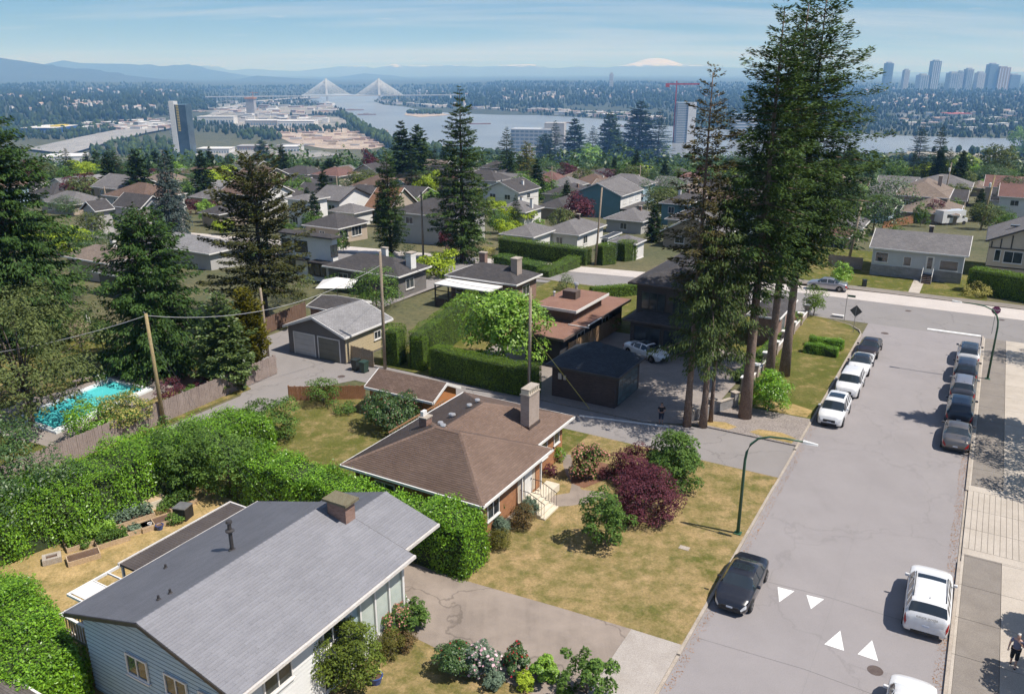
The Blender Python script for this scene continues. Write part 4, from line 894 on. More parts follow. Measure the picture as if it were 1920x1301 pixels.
def pipe(x, y, hh, r_, par, mat):
    zq = gz + (x / 4.85 if x < 4.85 else (9.85 - x) / 5) * (gr - gz); MB().lathe([(r_ * 2.2, zq - .02), (r_ * 1.8, zq + .06), (r_, zq + .08), (r_, zq + hh)], x, y, 12).build('vent_pipe', mat, par); return zq
for px, py, hh, r_ in ((436, 1035, .95, .085), (299, 1133, .22, .05), (321, 1122, .22, .05), (308, 1047, .2, .05)):
    s_, t_ = ST(px, py, 4.9); zq = pipe(t_ + 21.3, s_ + 12.15, hh, r_, gh, m_darktrim)
    if hh > .5: MB().lathe([(.085, zq + hh), (.2, zq + hh + .01), (.2, zq + hh + .06), (.09, zq + hh + .1), (.085, zq + hh + .42), (.15, zq + hh + .43), (.13, zq + hh + .52)], t_ + 21.3, s_ + 12.15, 12).build('vent_cowl', m_darktrim, gh)
# corrugated patio cover and deck behind
m_corr = pm('dark_corrugated_roof', (0.058, 0.047, 0.043), (0.082, 0.068, 0.062), 1.0, .7, .2, 10)
q0, q1, q2, q3 = ST(262, 1032, 3.6), ST(436, 940, 3.6), ST(478, 944, 3.8), ST(310, 1042, 3.85)
pc = MB(); nst = 60
xa0, ya0 = q0[1] + 21.3, q0[0] + 12.15; xb0, yb0 = q1[1] + 21.3, q1[0] + 12.15
pc = MB(); y_ = 3.75
while y_ < 10.2:
    pc.box(-1.75, -.12, y_, y_ + .075, 3.52, 3.60); y_ += .15
pc.box(-1.75, -.12, 3.75, 10.2, 3.49, 3.592); pc.build('patio_roof', m_corr, gh)
MB().box(-1.84, -1.755, 3.7, 10.3, 3.42, 3.64).box(-1.75, -.12, 10.205, 10.3, 3.42, 3.64).build('patio_fascia', m_fasc, gh)
for y_ in (1.9, 3.8, 7.0, 10.15): MB().box(-1.8, -1.69, y_, y_ + .1, -.2, 3.415).build('patio_post', m_trim, gh)
MB().box(-1.84, -1.755, 1.2, 3.69, 3.40, 3.52).box(-1.75, -.12, 1.2, 1.28, 3.40, 3.52).box(-1.75, -.12, 2.4, 2.46, 3.42, 3.5).box(-1.75, -.12, 3.1, 3.16, 3.42, 3.5).build('patio_frame', m_trim, gh)
MB().box(-1.7, -.3, 1.35, 2.35, 3.505, 3.53).build('skylight_panel', m_trim, gh)
MB().box(-2.3, .49, 1.0, 10.2, 1.35, 1.5).build('deck', m_fasc, gh)
m_bal = pm('straw_baluster', (0.42, 0.31, 0.17), (0.52, 0.40, 0.24), 3, .7)
for k in range(22): MB().box(-2.28, -2.24, 1.05 + k * .13, 1.09 + k * .13, 1.503, 2.4).build('baluster', m_bal, gh)
for k in range(10): MB().box(-2.2 + k * .2, -2.16 + k * .2, 1.02, 1.06, 1.503, 2.4).build('baluster', m_bal, gh)
MB().box(-2.32, -2.2, .96, 3.9, 2.403, 2.47).box(-2.195, .3, .96, 1.08, 2.403, 2.47).build('deck_rail', m_trim, gh)
# ================================================================== OTHER HOUSES OF THE NEIGHBOURHOOD
def H2(name, label, F_, Lc, R_, eh, roof, pitch, roofmat, wall, **kw):
    s0, s1, t0, t1, zg = fit(F_, Lc, R_, eh)
    return house(name, label, s0, s1, t0, t1, zg, eh, roof, pitch, roofmat, wall, **kw)
# grey garage with two doors
gg_ = H2('double_garage', 'grey boarded garage with two roller doors and light grey gable roof', (646, 633), (530, 610), (737, 597), 2.6, 'gy', 0.36, m_sh_lgrey, 'grey', over=.3, cat='garage', wins=())
wx_ = max(v.co.x for v in wallof(gg_).data.vertices); wy_ = max(v.co.y for v in wallof(gg_).data.vertices)
m_gd1 = pm('pale_garage_door', (0.44, 0.44, 0.44), (0.5, 0.5, 0.5), 1, .6); m_gd2 = pm('olive_garage_door', (0.13, 0.13, 0.105), (0.16, 0.16, 0.13), 1, .6)
for x0, m_ in ((-wx_ + .75, m_gd1), (-wx_ * 0 + .3, m_gd2)):
    d = MB().box(x0, x0 + 2.45, -wy_ - .03, -wy_ - .004, 0, 2.05).build('garage_door', m_, gg_)
    for k in range(4): MB().box(x0 + .05, x0 + 2.4, -wy_ - .05, -wy_ - .033, .06 + k * .5, .52 + k * .5).build('panel', m_, d)
    MB().box(x0 - .1, x0 - .003, -wy_ - .06, -wy_ - .004, 0, 2.15).box(x0 + 2.453, x0 + 2.55, -wy_ - .06, -wy_ - .004, 0, 2.15).box(x0, x0 + 2.45, -wy_ - .06, -wy_ - .004, 2.053, 2.15).build('door_frame', m_trim, gg_)
for k in range(8): MB().box(wx_ + .003, wx_ + .03, -wy_ + .05, wy_ - .05, .1 + k * .27, .35 + k * .27).build('clapboard', WM['yellow'], gg_)
window(gg_, '+x', (-wx_, wx_ + .03, -wy_, wy_), 4.5, 1.1, 1.0, .8)
# brown shed beside the brick house
sh = H2('garden_shed', 'brown shingled shed with orange boarded gable wall', (812, 754), (682, 725), (861, 724), 2.3, 'gx', 0.5, m_sh_brown, wallm('orange_boards', (0.40, 0.17, 0.065), course=.16), over=.25, cat='shed', fascia=m_trim)
# long dark house with white patio cover
p4 = H2('dark_roof_house', 'low house with charcoal hip roof and long white patio cover', (968, 534), (752, 545), (1013, 513), 2.9, 'hip', 0.42, m_sh_dark, 'brick', wins=[('+x', .5, 1, 1.6, 1.2), ('-y', .2, .9, 2, 1.3), ('-y', .5, .9, 2, 1.3), ('-y', .75, .9, 1.2, 1.3)], chim=[(-.35, .15, 2.2, .75, .6, m_brick2), (.68, -.1, 2.2, .8, 1.1, m_brickp)])
hx_ = max(v.co.x for v in wallof(p4).data.vertices); hy_ = max(v.co.y for v in wallof(p4).data.vertices)
MB().box(-hx_, hx_ - 1.2, -hy_ - 3.4, -hy_ - .55, 2.45, 2.57).build('patio_cover', m_trim, p4)
for k in range(5): MB().box(-hx_ + .05 + k * (2 * hx_ - 1.4) / 4, -hx_ + .17 + k * (2 * hx_ - 1.4) / 4, -hy_ - 3.35, -hy_ - 3.23, -1, 2.445).build('patio_post', m_darktrim, p4)
for k in range(9): MB().box(-hx_ + .2 + k * 1.25, -hx_ + 1.3 + k * 1.25, -hy_ - 3.3, -hy_ - 3.25, -.2, .9).build('patio_panel', m_brick3, p4)
MB().box(-hx_, hx_ - 1.2, -hy_ - 3.2, -hy_ - 3.16, 1.75, 1.85).box(-hx_, hx_ - 1.2, -hy_ - 3.2, -hy_ - 3.16, 1.2, 1.28).build('patio_rail', m_darktrim, p4)
H2('bungalow', 'dark hip roofed bungalow with two white chimneys and grey walls', (747, 519), (608, 497), (812, 499), 2.9, 'hip', 0.42, m_sh_dark, 'grey', wins=[('-y', .22, .9, 1.5, 1.3), ('-y', .55, .9, 1.1, 1.2), ('+x', .4, .9, 1.6, 1.2)], chim=[(.1, .3, 2.0, .7, .5, WM['white']), (.86, .1, 2.0, .75, 1.0, WM['white'])])
H2('beige_bungalow', 'beige bungalow with charcoal hip roof and white windows on a dry lawn', (634, 429), (580, 418), (705, 416), 3.0, 'hip', 0.45, m_sh_dark, 'beige', wins=[('+x', .18, 1.0, 2.2, 1.5), ('+x', .62, 1.0, 2.6, 1.7, 2), ('-y', .5, 1, 1.2, 1.2)])
mw = H2('white_modern_house', 'two storey white house with flat dark eaves behind the bronze pine', (622, 447), (430, 452), (630, 441), 6.0, 'hip', 0.30, m_sh_dark, 'white', wins=[('-y', .12, 3.6, 1.5, 1.5), ('-y', .4, 3.6, 2.2, 1.5, 2), ('-y', .68, .8, 3.0, 1.8, 2), ('-y', .15, .8, 2.0, 1.6), ('+x', .3, 3.6, 1.2, 1.4), ('+x', .6, .8, 1.4, 1.6)], winframe=m_darktrim, fascia=m_darktrim)
bx_ = max(v.co.x for v in wallof(mw).data.vertices); by_ = max(v.co.y for v in wallof(mw).data.vertices)
MB().box(bx_ * .35, bx_ + .3, -by_ - 1.6, -by_ - .004, 2.75, 2.95).build('porch_roof', m_sh_dark, mw); MB().box(-bx_ - .2, bx_ * .1, -by_ - 1.0, -by_ - .004, 2.75, 2.95).build('canopy', m_darktrim, mw)
# flat roofed brown house
m_tar = pm('brown_tar_roof', (0.185, 0.095, 0.068), (0.235, 0.13, 0.095), .6, .95, .3, 8, .2)
m_fl = pm('dark_fascia', (0.09, 0.065, 0.055), (0.12, 0.09, 0.075), 2, .7)
fh = H2('flat_roofed_house', 'flat brown roofed house in two levels with rooftop ventilation unit', (1056, 636), (985, 612), (1190, 562), 2.7, 'flat', 0, m_tar, 'charcoal', over=.6, th=.2, fascia=m_fl, wins=[('+x', .3, .8, 1.6, 1.2), ('+x', .7, .8, 1.6, 1.2)])
q = [ST(1003, 570, 4.0), ST(1080, 584, 4.0), ST(1138, 550, 4.0), ST(1047, 541, 4.0)]
c0 = L(fh.location); u0, u1, v0, v1 = q[0][1] - c0[1], q[1][1] - c0[1], q[1][0] - c0[0], q[2][0] - c0[0]
MB().box(u0 + .5, u1 - .5, v0 + .5, v1 - .5, 2.703, 3.75).build('clerestory_wall', m_fl, fh)
MB().box(u0, u1, v0, v1, 3.753, 3.98).build('upper_roof', m_tar, fh)
MB().box(u0 - .06, u1 + .06, v0 - .06, v0 - .003, 3.74, 4.0).box(u1 + .003, u1 + .06, v0 - .003, v1 + .06, 3.74, 4.0).build('upper_fascia', m_trim, fh)
MB().box((u0 + u1) / 2 - .9, (u0 + u1) / 2 + .5, (v0 + v1) / 2 - .2, (v0 + v1) / 2 + .9, 3.983, 4.75).build('ventilation_unit', m_fl, fh)
MB().lathe([(.14, 3.983), (.14, 5.0), (.26, 5.02), (.2, 5.2)], (u0 + u1) / 2 - .3, (v0 + v1) / 2 + 1.6, 12).build('roof_vent', m_vent, fh); MB().lathe([(.1, 3.983), (.1, 4.4), (.16, 4.42), (.1, 4.5)], (u0 + u1) / 2 - 1.9, (v0 + v1) / 2, 10).build('roof_vent', m_vent, fh)
MB().box(u0 + .6, u0 + .7, v0 - 2.6, v0 - 1.0, 2.72, 2.8).box(u1 - .5, u1 + 1.6, v0 - .6, v0 - .5, 2.72, 2.8).box(u1 + 1.2, u1 + 1.3, v0, v0 + 3, 2.72, 2.8).build('roof_batten', m_trim, fh)
# big dark two storey house behind the firs
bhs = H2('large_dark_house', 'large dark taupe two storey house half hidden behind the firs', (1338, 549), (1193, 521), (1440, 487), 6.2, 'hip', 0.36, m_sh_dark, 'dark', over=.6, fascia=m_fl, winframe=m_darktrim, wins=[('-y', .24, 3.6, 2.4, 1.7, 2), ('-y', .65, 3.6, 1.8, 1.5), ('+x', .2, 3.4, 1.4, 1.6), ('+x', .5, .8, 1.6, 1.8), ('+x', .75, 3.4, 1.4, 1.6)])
H2('attached_garage', 'low charcoal roofed garage wing with open bay facing the paved yard', (1330, 622), (1164, 601), (1350, 575), 2.9, 'hip', 0.40, m_sh_dark, 'dark', over=.5, fascia=m_fl, cat='garage', winframe=m_fl, wins=[('-y', .23, .0, 2.7, 2.3, 0), ('-y', .70, .0, 3.6, 2.3, 0)])
eg = H2('entrance_wing', 'brick entrance wing with stone posts beside the clipped hedges', (1462, 597), (1400, 590), (1480, 560), 3.0, 'hip', .5, m_sh_dark, 'brick', over=.4, fascia=m_trim, wins=[('+x', .5, .6, 1.2, 1.8)], cat='house')
# dark garage by the lane
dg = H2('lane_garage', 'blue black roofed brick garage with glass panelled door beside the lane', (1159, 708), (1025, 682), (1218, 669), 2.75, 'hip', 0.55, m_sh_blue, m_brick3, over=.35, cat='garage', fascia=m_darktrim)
gx_ = max(v.co.x for v in wallof(dg).data.vertices); gy_ = max(v.co.y for v in wallof(dg).data.vertices)
m_frost = pm('frosted_door_glass', (0.10, 0.135, 0.14), (0.16, 0.20, 0.205), .8, .15)
d = MB().box(gx_ + .004, gx_ + .04, -gy_ + .55, gy_ - .5, 0, 2.25).build('garage_door', m_darktrim, dg); ww_ = (2 * gy_ - 1.05)
for i in range(5):
    for j in range(4): MB().box(gx_ + .042, gx_ + .05, -gy_ + .6 + ww_ * i / 5, -gy_ + .53 + ww_ * (i + 1) / 5, .06 + j * .55, .54 + j * .55).build('door_pane', m_frost, d)
MB().box(-gx_ + .6, -gx_ + .9, -gy_ - .14, -gy_ - .004, 1.6, 2.1).box(-gx_ + 1.05, -gx_ + 1.25, -gy_ - .1, -gy_ - .004, 1.6, 1.95).build('meter_box', m_vent, dg)
# pale blue bungalow across the cross street
s0, t0 = ST(1629, 466.5, 3.6); s1, t1 = ST(1806, 479, 3.6); sr, tr = ST(1642, 435, 5.3)
bw = house('pale_blue_bungalow', 'pale blue bungalow with grey stone base and mossy grey gable roof', (s0 + s1) / 2, (s0 + s1) / 2 + 8.4, t0, t1 + .6, 0.1, 3.6, 'gx', 0.42, m_sh_grey, 'bluegrey', over=.4, wins=[('-y', .11, 1.75, 1.55, 1.25, 0), ('-y', .40, 1.55, .95, 1.2, 0), ('-y', .85, 1.5, 2.1, 1.25, 0)], chim=[(.15, .3, 2.3, .5, .5, m_brick3)])
bx_ = max(v.co.x for v in wallof(bw).data.vertices); by_ = max(v.co.y for v in wallof(bw).data.vertices)
MB().box(-bx_ - .03, -.2 + .2 * bx_, -by_ - .06, -by_ - .003, -.3, 1.35).box(.2 * bx_ + 1.1, bx_ + .03, -by_ - .06, -by_ - .003, -.3, 1.35).build('stone_base', WM['stone'], bw)
MB().box(.2 * bx_, .2 * bx_ + .95, -by_ - .05, -by_ - .003, 1.0, 3.05).build('door', m_trim, bw); MB().box(.2 * bx_ + .2, .2 * bx_ + .75, -by_ - .06, -by_ - .053, 1.5, 2.9).build('door_pane', m_glass, bw)
stp = MB()
for k in range(6): stp.box(.2 * bx_ - .15, .2 * bx_ + 1.05, -by_ - 2.0 + k * .28, -by_ - .065, -.15 + k * .165 - .02, .02 + k * .165)
stp.build('steps', m_brick3, bw); rl = MB()
for x_ in (.2 * bx_ - .12, .2 * bx_ + 1.02): rl.tube([(x_, -by_ - 2.0, .9), (x_, -by_ - .1, 1.95)], .03, 6).tube([(x_, -by_ - 1.98, 0), (x_, -by_ - 1.98, .9)], .03, 6)
rl.build('handrail', m_trim, bw)
o = MB().box(-.6, .6, 77.6, 86.3, .0, .118).build('garden_path', m_conc); frame_mesh(o, 0, ST(1715, 545, .1)[1]); tag(o, 'short concrete path to the pale blue bungalow', kind='structure')
# tudor style house at the right edge
s0, t0 = ST(1849.5, 452, 4.6)
tu = house('tudor_house', 'grey roofed mock tudor house with dark half timbering behind a hedge', s0, s0 + 11, t0, t0 + 9.5, .1, 4.6, 'gy', .45, m_sh_grey, 'cream', over=.45, fascia=m_darktrim, winframe=m_trim, wins=[('-y', .32, 1.9, 2.1, 1.5, 1), ('-y', .12, 2.0, .7, 1.5, 0), ('-y', .6, 1.9, 1.2, 1.5, 1)])
tx_ = max(v.co.x for v in wallof(tu).data.vertices); ty_ = max(v.co.y for v in wallof(tu).data.vertices)
for x_ in (-.95, -.72, -.45, -.1, .12, .35, .6, .9): MB().box(x_ * tx_ - .07, x_ * tx_ + .07, -ty_ - .05, -ty_ - .004, 3.75, 4.45 + (1 - abs(x_)) * tx_ * .44 - .1).build('timber', m_darktrim, tu)
MB().box(-tx_ - .02, tx_ + .02, -ty_ - .06, -ty_ - .003, 3.6, 3.745).box(-tx_ - .02, tx_ + .02, -ty_ - .06, -ty_ - .003, 1.2, 1.34).build('beam', m_darktrim, tu)
MB().box(-tx_ * .55, -tx_ * .3, -2, -1.4, 6.0, 6.2).build('skylight', m_glass, tu)
H2('maroon_roof_house', 'small dark house with maroon hip roof behind the leaning wooden pole', (1592, 446), (1540, 440), (1607, 432), 3.4, 'hip', .45, m_sh_maroon, 'dark', wins=[('-y', .7, 1.4, 1.4, 1.4)])
# big tan houses beyond
H2('tan_manor', 'large tan shingled house with several bays above the back lane', (1780, 371), (1682, 358), (1850, 356), 5.6, 'hip', .5, m_sh_tan, 'tan', wins=[('-y', .2, 3.2, 1.5, 1.4), ('-y', .5, 3.2, 1.5, 1.4), ('-y', .8, 3.2, 1.8, 1.4), ('-y', .3, .6, 1.5, 1.4), ('+x', .4, 3.2, 1.5, 1.4)], chim=[(.5, .1, 3.4, .8, .8, m_brickp)])
H2('tan_garage', 'low tan roofed annex in front of the large tan house', (1800, 404), (1690, 392), (1850, 388), 2.7, 'hip', .42, m_sh_tan, 'tan', wins=[('-y', .3, .8, 1.4, 1.2), ('-y', .7, .8, 1.4, 1.2)])
H2('tan_roof_house', 'brown grey roofed house at the right beyond the big tan one', (1850, 352), (1822, 345), (1905, 345), 3.0, 'hip', .45, m_sh_tan, 'tan')
te = H2('teal_house', 'two storey teal boarded house with grey gable roof and porch', (1166, 367), (1100, 353), (1240, 356), 5.6, 'gy', .42, m_sh_grey, 'teal', wins=[('+x', .2, 3.6, 2.0, 1.3, 2), ('+x', .5, 3.6, 2.0, 1.3, 2), ('+x', .8, 3.6, 2.0, 1.3, 2), ('+x', .5, .8, 2.5, 1.5, 2)])
ex_ = max(v.co.x for v in wallof(te).data.vertices); ey_ = max(v.co.y for v in wallof(te).data.vertices)
wallof(te).data.materials[0] = WM['teal']; MB().box(ex_ + .004, ex_ + 1.8, -ey_ - .3, ey_ + .2, 2.6, 2.78).build('porch_roof', m_sh_grey, te); MB().box(ex_ + .003, ex_ + .02, -ey_, ey_, 2.8, 5.3).build('upper_boards', WM['white'], te)
for k in range(4): MB().box(ex_ + 1.6, ex_ + 1.72, -ey_ + k * ey_ * .66, -ey_ + .12 + k * ey_ * .66, -.5, 2.595).build('porch_post', m_trim, te)
sun = H2('white_bungalow', 'white bungalow with grey hip roof and glazed sunroom above the cedar hedge', (1085, 441), (1025, 428), (1168, 424), 2.9, 'hip', .42, m_sh_grey, 'white', wins=[('+x', .3, .9, 1.6, 1.3), ('-y', .5, 1, 1.2, 1.2)], chim=[(.1, .2, 2.1, .5, .5, m_brick3)])
H2('sunroom', 'white framed sunroom with slate blue shed roof beside the hedge', (1140, 446), (1128, 444), (1171, 436), 2.4, 'flat', 0, m_sh_blue, 'white', over=.2, wins=[('+x', .25, .6, 1.3, 1.4), ('+x', .75, .6, 1.3, 1.4), ('-y', .5, .6, 1.2, 1.4)])
H2('grey_hip_house', 'grey hip roofed house left of the white carport', (1000, 445), (930, 440), (1040, 428), 2.9, 'hip', .40, m_sh_grey, 'white', wins=[('-y', .5, 1, 1.4, 1.2)])
H2('white_garage', 'white garage with wide door facing the concrete lane', (1192, 458), (1145, 450), (1240, 452), 2.7, 'hip', .42, m_sh_grey, 'white', over=.35, cat='garage', wins=[('+x', .5, 0.05, 4.2, 2.15, 0)])
bpy.data.objects[[o.name for o in bpy.data.objects if o.name.startswith('white_garage')][0]]
for o in bpy.data.objects['white_garage'].children:
    if o.name.startswith('window'):
        o.name = 'garage_door'
        for c in o.children:
            if c.name.startswith('pane'): c.data.materials[0] = m_trim; c.name = 'door_panel'
H2('grey_roof_cottage', 'pale cottage with grey hip roof right of the teal house', (1205, 416), (1143, 405), (1270, 405), 2.8, 'hip', .42, m_sh_grey, 'lgrey', wins=[('-y', .5, 1, 1.4, 1.2), ('+x', .5, 1, 1.4, 1.2)], chim=[(.3, .2, 1.9, .5, .5)])
H2('white_cottage', 'white cottage with grey hip roof, two chimneys and a lime shrub in front', (985, 398), (925, 392), (1022, 388), 3.0, 'hip', .45, m_sh_grey, 'white', wins=[('-y', .5, 1, 1.4, 1.2), ('+x', .5, 1, 1.4, 1.2)], chim=[(.0, .3, 2.2, .5, .5, WM['white']), (.8, .0, 2.2, .55, .55, WM['white'])])
H2('charcoal_hip_house', 'charcoal roofed house beside the purple plum tree', (1060, 392), (1020, 382), (1102, 376), 2.9, 'hip', .45, m_sh_dark, 'tan', chim=[(.2, .2, 1.9, .5, .5)])
H2('dark_cottage', 'dark hip roofed cottage behind the charcoal roofed house', (1068, 366), (1030, 358), (1100, 352), 2.9, 'hip', .45, m_sh_dark, 'lgrey', chim=[(.5, .2, 1.9, .5, .5)])
mz = H2('mansard_house', 'white french style house with arched dormers and grey crown', (578, 376), (541, 370), (592, 366), 5.8, 'hip', .25, m_sh_grey, 'white', wins=[('-y', .3, 3.4, 1.3, 1.7), ('-y', .75, 3.4, 1.3, 1.7), ('-y', .3, .6, 1.4, 1.6), ('-y', .75, .6, 1.4, 1.6), ('+x', .5, 3.4, 1.2, 1.6)])
H2('split_level_house', 'white split level house with stepped grey gables', (636, 377), (580, 372), (668, 362), 5.2, 'gx', .42, m_sh_grey, 'whiteboard', wins=[('-y', .7, 2.9, 1.7, 1.3), ('-y', .3, .7, 1.7, 1.3), ('+x', .4, 2.9, 1.3, 1.3)], fascia=m_darktrim)
H2('split_level_garage', 'lower wing of the white split level house', (664, 400), (610, 395), (690, 390), 3.0, 'hip', .4, m_sh_grey, 'whiteboard', wins=[('-y', .6, .7, 1.7, 1.3)])
H2('rust_roof_house', 'house with steep rust coloured gable roof', (730, 394), (686, 388), (775, 380), 3.4, 'gx', .75, m_sh_orange, 'beige', wins=[('-y', .5, 1, 1.6, 1.3)])
H2('white_gable_cottage', 'white gabled cottage behind the wooden pole with crossarm', (788, 412), (752, 404), (815, 403), 2.9, 'gy', .5, m_sh_dark, 'white', wins=[('-y', .5, 1, 1.8, 1.3)])
H2('slate_house', 'slate roofed house left of the tall central conifer', (855, 385), (800, 380), (880, 372), 3.0, 'hip', .5, m_sh_dark, 'lgrey')
H2('grey_gable_house', 'steep grey gabled house left of the green maple', (955, 350), (940, 345), (975, 342), 5.2, 'gy', .8, m_sh_grey, 'lgrey', wins=[('-y', .5, 3, 1.3, 1.3)])
H2('brown_ridge_house', 'brown roofed house under the pair of dark conifers', (715, 352), (660, 346), (750, 340), 3.2, 'hip', .5, m_sh_brown, 'tan', chim=[(.3, .2, 2, .5, .5)])
for i, (f_, l_, r_, ax, lb) in enumerate([((178, 396), (150, 392), (196, 388), 'gy', 'first'), ((262, 392), (205, 386), (285, 380), 'gx', 'second'), ((302, 394), (278, 390), (330, 384), 'gy', 'third')]):
    H2('gabled_house', 'dark roofed house with white gable trim ' + ['beside the bare pale tree', 'between two white trimmed gables', 'nearest the blue spruce'][i], f_, l_, r_, 4.6, ax, .7, m_sh_dark, 'lgrey', wins=[('-y', .5, 2.2, 1.6, 1.6)])
H2('grey_roof_house', 'grey roofed house right of the blue spruce', (395, 372), (350, 368), (425, 362), 3.2, 'hip', .5, m_sh_grey, 'beige', chim=[(.0, .2, 2, .5, .5)])
H2('slate_cottage', 'slate grey cottage beside the two crimson maples', (410, 402), (368, 398), (440, 388), 3.0, 'hip', .45, m_sh_dark, 'beige')
H2('chimney_house', 'weathered tan roofed house with white chimney behind the left conifer', (200, 494), (120, 478), (235, 470), 3.0, 'hip', .42, m_sh_tan, 'beige', chim=[(.35, .1, 2.2, .55, .55, WM['white'])])
H2('pale_roof_house', 'pale grey roofed house behind the wide green conifer', (392, 476), (250, 458), (420, 452), 2.9, 'hip', .38, m_sh_lgrey, 'lgrey')
H2('slate_garage', 'slate roofed garage at the left of the wide green conifer', (236, 520), (170, 509), (260, 500), 2.7, 'hip', .4, m_sh_dark, 'grey', cat='garage')
H2('low_dark_shed', 'low charcoal roofed shed behind the grey garage', (640, 585), (563, 577), (680, 562), 2.4, 'gx', .25, m_sh_dark, 'brick', over=.25, cat='shed')
H2('sky_blue_house', 'sky blue gabled house glimpsed between the fir trunks', (1412, 396), (1370, 388), (1440, 384), 4.8, 'gy', .6, m_sh_brown, 'lblue', wins=[('-y', .6, 3, 1.4, 1.4)])
H2('charcoal_roof_house', 'long charcoal roof behind the slender fir', (1340, 418), (1255, 406), (1420, 400), 3.0, 'hip', .42, m_sh_dark, 'lgrey', chim=[(-.3, .1, 2, .5, .5)])
H2('green_trim_house', 'dark roofed house with teal wall right of the teal one', (1290, 384), (1240, 378), (1330, 368), 4.8, 'hip', .45, m_sh_dark, 'teal', wins=[('-y', .4, 2.8, 1.3, 1.3)], chim=[(-.5, .2, 2, .5, .5, WM['white']), (.1, .2, 2, .5, .5)])
H2('mauve_roof_house', 'mauve brown roofed house far behind the slender fir', (1300, 344), (1245, 340), (1350, 335), 3.2, 'hip', .5, m_sh_maroon, 'tan')
H2('shed_roof_house', 'dark roofed outbuilding between the maroon roof and the firs', (1470, 400), (1425, 394), (1500, 388), 3.0, 'hip', .45, m_sh_dark, 'tan')

# ---- the other roofs of the streets further down, one by one
g = np.random.default_rng(21); have = [(o.location.x, o.location.y) for o in bpy.data.objects if o.parent is None and o.get('category') in ('house', 'garage', 'shed')]; named = [o for o in bpy.data.objects if o.parent is None and o.get('category') == 'house']
RMS = [(m_sh_dark, 'charcoal roofed'), (m_sh_grey, 'grey roofed'), (m_sh_brown, 'brown roofed'), (m_sh_tan, 'tan roofed'), (m_sh_maroon, 'maroon roofed'), (m_sh_lgrey, 'pale roofed')]; WMS = [('white', 'white'), ('beige', 'beige'), ('lgrey', 'light grey'), ('tan', 'tan'), ('cream', 'cream'), ('lblue', 'pale blue'), ('whiteboard', 'white boarded')]
for s_ in (90, 106, 128, 144, 166, 182, 204, 220, 242, 258):
    for t_ in range(-240, 60, 15):
        s2, t2 = s_ + g.uniform(-1.5, 1.5), t_ + g.uniform(-2, 2); p = W(s2, t2)
        if (t2 > -15 and s2 < 172) or not (118 < p.y < 335) or abs(p.x) > .66 * p.y + 6 or any(math.hypot(p.x - a, p.y - b) < 13.8 for a, b in have): continue
        have.append((p.x, p.y)); rm, rn = RMS[g.choice(6, p=[.34, .28, .12, .12, .06, .08])]; wm, wn = WMS[g.integers(7)]; two = g.random() < .3; rf_ = ['hip', 'gx', 'gy'][g.choice(3, p=[.55, .25, .2])]; dx, dy = g.uniform(5, 7), g.uniform(4.4, 6); e = 5.4 if two else 2.9; ch_ = g.random() < .6
        nh = min((math.hypot(p.x - o.location.x, p.y - o.location.y), o.name) for o in named)[1].split('.')[0].replace('_', ' ')
        house('suburban_house', f"{'two storey ' if two else 'low '}{wn} house, {rn}, {'hipped' if rf_ == 'hip' else 'gabled'}{', with chimney' if ch_ else ''}, near the {nh}", s2 - dy, s2 + dy, t2 - dx, t2 + dx, tzf(p.x, p.y), e, rf_, g.uniform(.38, .55), rm, wm, wins=[('-y', .28, e - 1.9, 1.6, 1.2), ('-y', .7, e - 1.9, 1.6, 1.2), ('+x', .5, e - 1.9, 1.5, 1.2)], chim=[(g.uniform(-.5, .6), .15, 2.0, .55, .55, [m_brick2, WM['white']][g.integers(2)])] if ch_ else (), group='houses of the streets further down')
def leafof(t): return [c for c in t.children if c.name.startswith(('crown', 'foliage'))][0]
# ================================================================== TREES AND HEDGES
def at(px, py, dz=0.0): p = G(px, py); return Vector((p.x, p.y, max(p.z, 0.04 if p.y < 90 else -1e9) + dz))
def con(name, label, bx_, by_, top, rpx, leafmat, **kw):
    p = at(bx_, by_); h = HG(top, p); r = rpx * MPP(Vector((p.x, p.y, h * .4)))
    return make_conifer(name, label, p, h, r, leafmat, **kw)
# ---- the firs by the gravel verge
make_conifer('fir_tree', 'slender ragged fir with open brownish crown over the paved yard', at(1288, 799), 25.6, 2.7, 'fir_brown', trunk=.27, bark=m_bark2, bare=.40, seed=11, whorls=36, per=5, dens=42, sp=.32, droop=.15, power=.62, jit=.55, fine=.32, hang=.2)
make_conifer('cedar_tree', 'drooping olive cedar with bare lower trunk nearest the lane', at(1318, 801), 16.0, 4.0, 'cedar', trunk=.27, bark=m_bark2, bare=.34, seed=12, whorls=24, per=6, dens=50, sp=.30, droop=.38, power=.55, jit=.5, hang=1.2, fine=.28)
make_conifer('cedar_tree', 'thin cedar stem leaning on the larger cedar', at(1332, 793), 18.5, 2.9, 'cedar', trunk=.16, bark=m_bark2, bare=.42, seed=13, whorls=22, per=5, dens=44, sp=.30, droop=.35, power=.6, jit=.6, hang=1.1, fine=.32)
make_conifer('fir_tree', 'tall dark fir with thick trunk beside the laurel bush', at(1396, 785), 29.6, 4.0, 'fir', trunk=.42, bark=m_bark2, bare=.33, seed=21, thick=.075, whorls=40, per=8, dens=46, sp=.37, droop=.22, power=.62, jit=.62, fine=.28)
make_conifer('fir_tree', 'tall fir rising between two others at the garden wall', at(1440, 726), 30.5, 4.6, 'fir', trunk=.36, bark=m_bark2, bare=.32, seed=22, thick=.075, whorls=40, per=8, dens=46, sp=.37, droop=.24, power=.66, jit=.62, fine=.28)
make_conifer('fir_tree', 'broadest tall fir with outreaching limbs over the parked cars', at(1470, 706), 31.0, 6.4, 'fir', trunk=.40, bark=m_bark2, bare=.33, seed=23, thick=.075, whorls=40, per=8, dens=40, sp=.40, droop=.20, power=.60, jit=.62, fine=.28)
